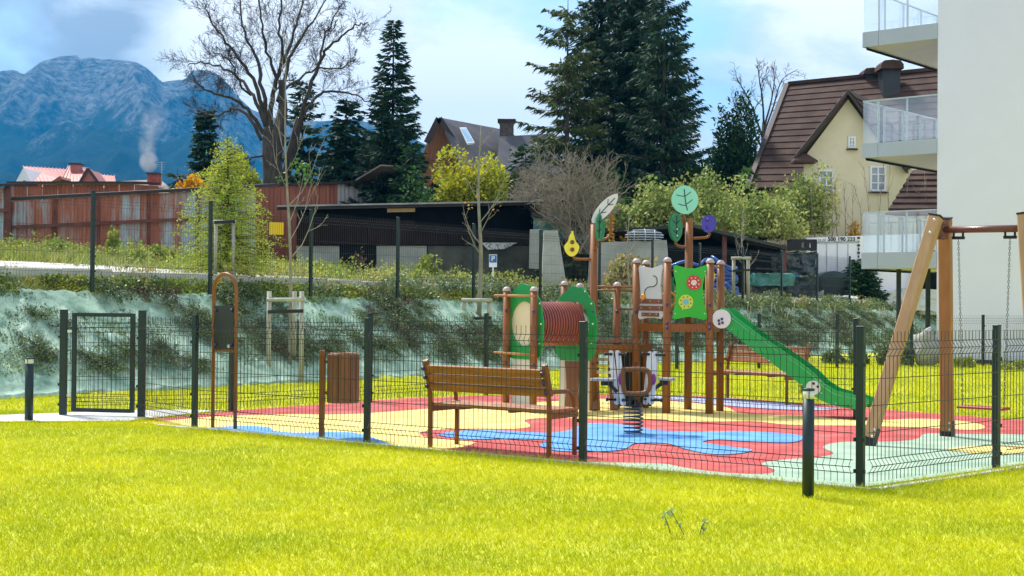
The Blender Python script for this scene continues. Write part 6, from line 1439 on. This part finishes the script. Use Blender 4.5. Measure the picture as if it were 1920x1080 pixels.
bb0 = front_pts[2] + fdir * .62; nb0 = V3(-fdir.y, fdir.x, 0)
rl = tow(804, 13.62); bench('park_bench', 'wooden bench seen from behind right behind the front mesh fence', rl, fdir, 1.46)
r2 = G(1516, 757); r2 = tow(1514, 19.9); r1 = tow(1345, 21.2); bench('park_bench', 'reddish wooden bench facing the camera behind the green slide', r2, (r1 - r2), 1.50)

# litter bin
bn = thing('litter_bin', 'round wooden slatted litter bin hanging on a brown post', 'litter bin', tow(605, 14.5)); o = bn.location.copy()
b = B(); b.bar(o + V3(0, 0, -.05), o + V3(0, 0, zat(605, 657, 14.5)), .055, .055, bev=.006); b.obj('post', m_pole, bn)
zt1, zb1 = zat(645, 664, 14.5), zat(645, 755, 14.5); cb_ = tow(645, 14.52); rb_ = .152
b = B(); b.lathe(cb_ + V3(0, 0, zb1 + .01), [(rb_ - .03, 0), (rb_ - .03, zt1 - zb1 - .03)], 20); b.obj('liner', m_blackp, bn)
for k in range(16):
    a_ = 2 * math.pi * k / 16; p = cb_ + V3(math.cos(a_) * rb_, math.sin(a_) * rb_, 0); b = B(); b.box(p + V3(0, 0, (zt1 + zb1) / 2), (.022, .056, zt1 - zb1), Matrix.Rotation(a_, 3, 'Z'), bev=.004); b.obj('slat', mat('red brown slat', (.15, .048, .016), .5, .35, 2.2, stretch=(3, 3, .8), bump=.2, col2=(.25, .090, .032), detail=7), bn)
b = B(); b.tube([cb_ + V3(math.cos(2 * math.pi * k / 20) * (rb_ - .015), math.sin(2 * math.pi * k / 20) * (rb_ - .015), zt1 + .004) for k in range(20)], .009, 6, closed=True, caps=False); b.obj('rim', m_pole, bn)
for z in (zt1 - .08, zb1 + .1): b = B(); b.bar(o + V3(0, 0, z), cb_ + V3(-rb_ + .02, 0, z), .03, .03); b.obj('bracket', m_pole, bn)

# arched sign frame
sg = thing('sign_frame', 'tall brown arched tube frame holding a dark board seen from behind', 'sign', tow(422, 15.5)); 
sa_, sb2 = tow(401, 15.55), tow(443, 15.35); hA = zat(422, 545, 15.45); dS = (sb2 - sa_); rS = dS.length / 2; dSn = dS.normalized(); mS = (sa_ + sb2) / 2
b = B(); b.tube([sa_ + V3(0, 0, -.05), sa_ + V3(0, 0, .8)] + [mS + dSn * (-rS * math.cos(t_)) + V3(0, 0, hA + rS * 1.05 * math.sin(t_)) for t_ in [math.pi * i / 14 for i in range(15)]] + [sb2 + V3(0, 0, .8), sb2 + V3(0, 0, -.05)], .021, 10); b.obj('tube_frame', m_pole, sg)
z0, z1 = zat(422, 655, 15.45), zat(422, 573, 15.45); b = B(); nS = V3(dSn.y, -dSn.x, 0); pa2 = mS - dSn * (rS - .022); pb2 = mS + dSn * (rS - .022)
b.prism([pa2 + V3(0, 0, z0), pb2 + V3(0, 0, z0), pb2 + V3(0, 0, z1), pa2 + V3(0, 0, z1)], nS * .012); b.obj('board', mat('dark board back', (.022, .026, .024), .5, .1, 3), sg)
for u in (-.7, .7):
    for z in (z0 + .05, z1 - .05): b = B(); b.ball(mS + dSn * (rS * u) + nS * .02 + V3(0, 0, z), .019, 8, 5); b.obj('bolt_cap', m_purp, sg)
b = B(); b.box(mS + dSn * (rS * .45) + nS * .016 + V3(0, 0, z0 + .035), (.035, .004, .035)); b.obj('sticker', m_cap, sg)
b = B(); zr_ = z0 - .012; b.tube([sa_ + V3(0, 0, zr_), sb2 + V3(0, 0, zr_)], .017, 8); b.obj('cross_tube', m_pole, sg)

# bollard lights
def bollard(label, px, Y, h, r):
    o = tow(px, Y); t = thing('bollard_light', label, 'bollard light', o, 'bollard lights on the front lawn')
    b = B(); b.tube([o + V3(0, 0, -.1), o + V3(0, 0, h * .90)], r, 20); b.obj('column', m_fence, t)
    b = B(); b.tube([o + V3(0, 0, h * .90), o + V3(0, 0, h * .975)], r * .97, 20); b.obj('diffuser', mat('frosted diffuser', (.62, .63, .58), .25, .1, 12, coat=.4), t)
    b = B(); b.lathe(o + V3(0, 0, h * .975), [(r * 1.04, 0), (r * 1.04, h * .012), (r * .98, h * .02)], 20); b.obj('lid', m_fence, t)
    for k in range(3): a_ = 2 * math.pi * k / 3 + .4; b = B(); p = o + V3(math.cos(a_) * r * .97, math.sin(a_) * r * .97, 0); b.bar(p + V3(0, 0, h * .9), p + V3(0, 0, h * .975), .006, .006); b.obj('diffuser_rib', m_fence, t)
bollard('dark green bollard light standing left of the gate', 56.5, 16.3, .735, .048); bollard('dark green bollard light with clear band before the near fence corner', 1517, 10.35, .80, .043)

# swing
m_beam = mat('orange brown laminated pine', (.24, .090, .022), .5, .35, 1.6, bump=.12, stretch=(5, 5, .7), col2=(.42, .185, .05), detail=8, contrast=(.3, .7))
m_beam2 = mat('honey laminated pine', (.34, .19, .08), .5, .3, 1.6, bump=.12, stretch=(5, 5, .7), col2=(.48, .29, .13), detail=8, contrast=(.3, .7))
sw = thing('swing_set', 'timber swing frame with leaning leg upright leg and brown steel crossbeam', 'swing', G(1700, 830))
T1, F1 = at(1755, 406, 14.35), at(1628, 832, 14.1); T2, F2 = at(1772, 410, 14.85), at(1776, 818, 15.2)
u_ = V3(.81, -.59, 0)
def leg(T_, F_, M_, w=.105, h=.125, shoe=True):
    F_ = F_.copy(); d = (F_ - T_).normalized(); Fe = F_ + d * 0; 
    b = B(); b.bar(T_, F_ - d * .06, w, h, up=u_, bev=.012); o = b.obj('leg', M_, sw)
    b = B(); b.bar(F_ - d * .17, F_ + d * .10, w * .8, h * 1.06, up=u_); b.obj('steel_shoe', m_blackp, sw)
    for k, s_ in ((.12, 1), (.05, 1)): b = B(); b.ball(F_ - d * (k + .03) + V3(-.0, -h * .55, 0), .014, 8, 5); b.obj('bolt', m_bolt, sw)
    b = B(); b.bar(T_ - d * .012, T_ + d * .002, w * 1.04, h * 1.04, up=u_); b.obj('end_cap', m_blackp, sw)
    return o
leg(T1, F1, m_beam2); leg(T2, F2, m_beam)
T3, F3 = at(1921, 402, 13.85), at(1950, 860, 13.3); T4, F4 = at(1945, 405, 14.25), at(2010, 830, 14.6)
leg(T3, F3, m_beam2); leg(T4, F4, m_beam)
BS, BE = at(1764, 431, 14.62), at(1935, 428, 13.95); bd = (BE - BS).normalized()
b = B(); b.tube([BS - bd * .05, BE], .036, 16); b.obj('crossbeam', mat('brown beam tube', (.13, .035, .016), .4, .1, 2, coat=.3), sw)
b = B(); b.bar(at(1762, 412, 14.6), at(1762, 449, 14.6), .06, .16, up=(1, 0, 0)); b.obj('joint_plate', m_brn, sw)
for (x, y, Y) in ((1752, 412, 14.25), (1744, 436, 14.25)): b = B(); b.ball(at(x, y, Y), .016, 8, 5); b.obj('bolt', m_bolt, sw)
for y in (418, 446): b = B(); b.ball(at(1768, y, 14.53), .026, 8, 5); b.obj('bolt_cap', m_brn, sw)
# hanging seats with chains
def link_mesh(r=.014, L=.034, w=.0033):
    b = B(); pts = []
    for i in range(10): t_ = 2 * math.pi * i / 10; pts.append(V3(r * .62 * math.cos(t_), 0, L / 2 * math.sin(t_)))
    b.tube(pts, w, 5, closed=True, caps=False); return b.mesh('chain_link', mat('galvanised chain', (.17, .18, .18), .35, .1, 3, metal=.6))
LM = link_mesh()
def beam_pt(px): 
    lo, hi = 0, 1
    for _ in range(40):
        mid = (lo + hi) / 2; p = BS.lerp(BE, mid); x = 960 + F * (p - CP).dot(RT) / (p - CP).dot(FW)
        if x < px: lo = mid
        else: hi = mid
    return BS.lerp(BE, lo)
ss_ = thing('swing', 'flat red swing seat hanging on two thin chains', 'swing seat', at(1846, 765, 14.3)); so = ss_.location.copy(); ends = []
for k, (px, px2) in enumerate(((1797, 1808), (1894, 1884))):
    bp = beam_pt(px); b = B(); b.tube([bp + bd * -.05 + V3(0, 0, -.03), bp - bd * .05 + V3(0, 0, -.07), bp - bd * .065 + V3(0, 0, -.085)], .012, 6); b.tube([bp + bd * .05 + V3(0, 0, -.03), bp + bd * .05 + V3(0, 0, -.07), bp + bd * .065 + V3(0, 0, -.085)], .012, 6); b.tube([bp - bd * .065 + V3(0, 0, -.085), bp + bd * .065 + V3(0, 0, -.085)], .016, 8); b.obj('hanger', m_blackp, sw)
    tp = bp + V3(0, 0, -.10); mid = (BS.lerp(BE, .5)); e_ = tp.copy(); e_.z = zat(1846, 764, 14.3) + .01; e_ += bd * (.055 if k == 0 else -.055)
    Lc = (e_ - tp).length; n_ = int(Lc / .0275); 
    if True:
        q0_ = (tp - e_).to_track_quat('Z', 'Y')
        for i in range(n_):
            o_k = link('chain_link', LM, ss_, tp.lerp(e_, (i + .5) / n_) - so); o_k.rotation_mode = 'QUATERNION'; o_k.rotation_quaternion = q0_ @ Matrix.Rotation(math.pi / 2 * (i % 2) + .5, 3, 'Z').to_quaternion()
    ends.append(e_)
b = B(); b.bar(ends[0] - bd * .03 - V3(0, 0, .012), ends[1] + bd * .03 - V3(0, 0, .012), .17, .028, bev=.008); b.obj('seat_board', mat('red seat rubber', (.35, .02, .02), .5, .1, 5), ss_)

# ================================================================== THINGS ON THE RIGHT TERRACE
m_wrapd = mat('dark green plastic wrap', (.003, .011, .013), .18, .5, 2, bump=1.0, bscale=6, spec=.7, col2=(.006, .035, .037), detail=7); m_wrapt = mat('teal plastic wrap', (.01, .11, .10), .25, .5, 3, bump=.8, bscale=10, col2=(.08, .30, .27), spec=.7)
def lumpy(name, parent, x0, y0, x1, y1, Y, dep, M, seed, amp=.05, n=7):
    """wrapped box with creased faces"""
    a, c = at(x0, y0, Y), at(x1, y1, Y); b = B(); vs = []; idx = {}
    nx_, nz_ = n * 2, n * 2
    for face in range(3):
        for i in range(nx_ + 1):
            for j in range(nz_ + 1):
                u, v = i / nx_, j / nz_
                if face == 0: p = V3(a.x + (c.x - a.x) * u, Y, c.z + (a.z - c.z) * v)
                elif face == 1: p = V3(a.x + (c.x - a.x) * u, Y + dep * v, a.z)
                else: p = V3(a.x, Y + dep * u, c.z + (a.z - c.z) * v)
                nn = noise.noise_vector(p * 2.6 + V3(seed, 0, 0)) * amp + noise.noise_vector(p * 7 + V3(seed, 0, 0)) * amp * .5; vs.append(p + nn)
        k0 = face * (nx_ + 1) * (nz_ + 1)
        idx[face] = [(k0 + i * (nz_ + 1) + j, k0 + (i + 1) * (nz_ + 1) + j, k0 + (i + 1) * (nz_ + 1) + j + 1, k0 + i * (nz_ + 1) + j + 1) for i in range(nx_) for j in range(nz_)]
    fs = idx[0] + idx[1] + idx[2]
    k0 = 3 * (nx_ + 1) * (nz_ + 1); 
    for i in range(nx_ + 1):
        for j in range(nz_ + 1): p = V3(c.x, Y + dep * i / nx_, c.z + (a.z - c.z) * j / nz_); vs.append(p + noise.noise_vector(p * 2.6 + V3(seed, 0, 0)) * amp)
    fs += [(k0 + i * (nz_ + 1) + j, k0 + (i + 1) * (nz_ + 1) + j, k0 + (i + 1) * (nz_ + 1) + j + 1, k0 + i * (nz_ + 1) + j + 1) for i in range(nx_) for j in range(nz_)]
    b.add(vs, fs); 
    if parent is None: return b.obj(name, M, org=(a + c) / 2)
    return b.obj(name, M, parent)
tag(lumpy('wrapped_pallet', None, 1447, 474, 1531, 517, 47.2, 1.4, m_wrapd, 1, .10), 'tall pallet load in dark creased plastic wrap under the black crate', 'pallet load')
tag(lumpy('wrapped_pallet', None, 1416, 513, 1490, 535, 44.2, 1.2, m_wrapt, 2, .06), 'low pallet load under shiny teal plastic wrap', 'pallet load')
tag(lumpy('wrapped_pallet', None, 1474, 519, 1532, 572, 46.4, 1.2, m_wrapd, 3, .06), 'black wrapped pallet load at the foot of the pile', 'pallet load')
tag(lumpy('dark_box_pile', None, 1416, 536, 1472, 572, 44.4, 1.0, mat('dark clutter', (.02, .022, .022), .7, .8, 6, col2=(.16, .16, .15), contrast=(.5, .75), detail=8), 5, .10), 'dark cluttered heap below the teal wrapped pallet load', 'heap')
b = B(); b.prism([at(1446, 474, 48.4), at(1488, 474, 48.4), at(1475, 512, 48.2), at(1440, 512, 48.2)], (0, .5, 0)); tag(b.obj('tarp_sheet', mat('slate teal tarp', (.03, .10, .11), .4, .3, 2, bump=.5), org=at(1460, 512, 48.4)), 'slate teal tarpaulin slanting left of the tall wrapped load', 'tarpaulin')
ck = thing('black_crate', 'black plastic crate with two openings on top of the wrapped pile', 'crate', at(1507, 472, 47.3))
a_, c_ = at(1483, 449, 47.2), at(1532, 470, 47.2)
b = B(); w_ = c_.x - a_.x; h_ = a_.z - c_.z
for (u0, u1, v0, v1) in ((0, 1, .72, 1), (0, 1, 0, .28), (0, .42, .28, .72), (.52, .72, .28, .72), (.78, 1, .28, .72)): b.box((a_.x + w_ * (u0 + u1) / 2, 47.25, c_.z + h_ * (v0 + v1) / 2), (w_ * (u1 - u0), .08, h_ * (v1 - v0)))
b.box((a_.x + .04, 47.6, c_.z + h_ / 2), (.05, .7, h_)); b.box((c_.x - .04, 47.6, c_.z + h_ / 2), (.05, .7, h_)); b.box((a_.x + w_ / 2, 47.6, c_.z + h_), (w_, .7, .03)); b.obj('crate_body', m_blackp, ck)
# green domed bin
db = thing('domed_bin', 'dark green container with rounded lid beside the small fir', 'bin', at(1563, 556, 48.5)); a_, c_ = at(1538, 508, 48.5), at(1588, 558, 48.5); zl_ = zat(1563, 521, 48.5)
w_ = (c_.x - a_.x) / 2; cx = (a_.x + c_.x) / 2
b = B(); b.add([(cx - w_ * .93, 48.5, zl_), (cx + w_ * .93, 48.5, zl_), (cx + w_ * .8, 48.55, c_.z), (cx - w_ * .8, 48.55, c_.z), (cx - w_ * .93, 49.4, zl_), (cx + w_ * .93, 49.4, zl_), (cx + w_ * .8, 49.35, c_.z), (cx - w_ * .8, 49.35, c_.z)], [(0, 1, 2, 3), (4, 5, 6, 7), (0, 3, 7, 4), (1, 5, 6, 2), (3, 2, 6, 7)]); b.obj('bin_body', mat('dark teal plastic', (.004, .022, .027), .4, .2, 2), db)
b = B(); pts = [V3(cx - w_ * math.cos(t_), 48.47, zl_ + (a_.z - zl_) * math.sin(t_)) for t_ in [math.pi * i / 12 for i in range(13)]]; b.prism(pts, (0, .98, 0)); b.obj('lid', mat('teal lid', (.008, .045, .050), .35, .2, 2), db)
# white truck box / banner wall with writing
wt = thing('white_container', 'large white container wall with dark numbers along its top edge', 'container', at(1600, 560, 47)); Yc = 49.5
m_wbox = mat('white panel', (.84, .85, .86), .5, .05, 1)
a_, c_ = at(1530, 446, Yc), at(1800, 575, Yc); b = B(); b.prism([at(1512, 446, Yc), at(1612, 442, Yc), at(1800, 436, Yc), at(1800, 590, Yc), at(1512, 590, Yc)], (0, 1.2, 0)); b.obj('container_body', m_wbox, wt)
b = B(); b.bar(at(1514, 455, Yc - .03), at(1612, 453, Yc - .03), .03, .05); b.obj('trim_line', mat('grey trim', (.35, .37, .38), .5), wt)
for k in range(5): b = B(); b.bar(at(1530 + 20 * k, 457, Yc - .01), at(1530 + 20 * k, 580, Yc - .01), .02, .02); b.obj('panel_joint', mat('grey trim', (.35, .37, .38), .5), wt)
p = at(1578, 448.6, Yc - .02); text('500 190 223', 'number_lettering', .19, p, m_line, wt, bold=.004)
p = at(1541, 450, Yc - .02); text('ta.pl', 'web_lettering', .165, p, mat('grey lettering', (.25, .26, .27), .6), wt)
for k in range(9): b = B(); q_ = at(1610, 446 + 7 * k, Yc - .03); b.box(q_, (.05 if k % 2 else .09, .02, .07)); b.obj('edge_mark', m_line, wt)
# pale tarps under the balcony
for k, (x0, y0, x1, y1, Y_, lab) in enumerate(((1640, 546, 1700, 574, 48.9, 'pale grey tarp heap left of the balcony support posts'), (1690, 541, 1800, 572, 48.9, 'white plastic sheets under the lowest balcony'), (1570, 556, 1605, 576, 47, 'grey plastic bag at the foot of the domed bin'), (1532, 548, 1545, 558, 48.3, 'small white block beside the wrapped pile'))):
    tag(lumpy('plastic_heap', None, x0, y0, x1, y1 + 12, Y_, .9, mat('pale plastic', (.50, .53, .54), .4, .15, 2, bump=.5, bscale=6), 20 + k, .10, 5), lab, 'plastic heap')
b = B(); b.box(at(1748, 510, 49.0), (1.0, .1, 1.5)); tag(b.obj('dark_doorway_panel', m_dark, org=at(1748, 540, 49.0)), 'black panel standing in for a dark doorway below the right end of the lowest balcony', 'panel')  # flat black panel paints the shade inside a doorway
# blue pipe coils
bp_ = thing('blue_pipe_coil', 'stack of coiled bright blue plastic pipe behind the tower', 'pipe coil', at(1360, 558, 41.5)); m_bp = mat('blue pipe', (.015, .10, .42), .35, .15, 3, coat=.3)
rng = np.random.default_rng(141)
for k in range(9):
    c = at(1357 + rng.normal(0, 1.2), 552 - 7 * k, 41.9); b = B(); tl = rng.normal(0, .10); r = .42 - .01 * k; b.tube([c + V3(r * math.cos(t_), r * math.sin(t_) * .9, .035 * math.sin(t_ * 2 + k) + tl * math.cos(t_)) for t_ in [2 * math.pi * i / 26 for i in range(26)]], .048, 7, closed=True, caps=False); b.obj('pipe_loop', m_bp, bp_)
b = B(); b.tube(smooth_path([at(1255, 500, 41.8), at(1285, 490, 41.7), at(1310, 497, 41.6), at(1325, 486, 41.8), at(1350, 492, 41.9)], 5), .045, 7); b.obj('loose_pipe', m_bp, bp_)
b = B(); b.tube(smooth_path([at(1360, 530, 41.3), at(1375, 545, 41.2), at(1384, 556, 41.1)], 5), .05, 7); b.obj('loose_pipe', m_bp, bp_)
# boulder by the building corner
def boulder(px, yb, Y, w, h, label, seed, M):
    p = at(px, yb, Y); p.z = max(0, p.z) if Y < 36 else p.z; b = B(); b.ball((0, 0, 0), 1, 26, 16); s = Y / F; vs = []
    for v in b.v: q = Vector(v); k = 1 + .28 * noise.noise(q * 1.4 + V3(seed, 0, 0)) + .10 * noise.noise(q * 4 + V3(seed, 0, 0)); vs.append((q.x * w * s / 2 * k, q.y * w * s / 2 * k, (q.z * .5 + .42) * h * s * k))
    b.v = vs; o = b.obj('boulder', M); o.location = p; ORG[o.name] = p; return tag(o, label, 'boulder')
m_rock = mat('pale banded rock', (.30, .29, .27), .9, .3, 3, bump=.6, bscale=8, stretch=(1, 1, 3), col2=(.46, .45, .42), detail=8)
boulder(1737, 686, 33.2, 52, 74, 'large pale rock standing at the foot of the building corner', 3, m_rock)
boulder(1588, 570, 49.5, 34, 14, 'pale flat stone below the small fir on the terrace', 5, m_rock)
# shrubs and plants at the foot of the white building
for k, (px, Y, w, h, lab) in enumerate(((1660, 33, 40, 60, 'dark shrub left of the pale rock by the building corner'), (1700, 33.3, 40, 75, 'teal green shrub just left of the building corner'), (1805, 32.5, 50, 24, 'low weeds along the plinth of the white building'), (1890, 31.5, 60, 22, 'low weeds before the white wall near the right edge'), (1512, 22.4, 26, 40, 'small bushy weed at the right end of the far bench'), (1560, 34, 60, 46, 'dark shrub at the right foot of the bank'), (1610, 33.6, 50, 50, 'dark shrub at the end of the turquoise bank'))):
    p = at(px, 690, Y); t = thing('garden_shrub', lab, 'shrub', (p.x, p.y, 0)); me, st = shrub_mesh(w / 2 * Y / F, w / 2 * Y / F, h * Y / F, 1600, .06, m_cot if k not in (2, 3, 4) else m_weed, 160 + k, 8); link('foliage', me, t); link('stems', st.mesh('stems', m_twig), t)
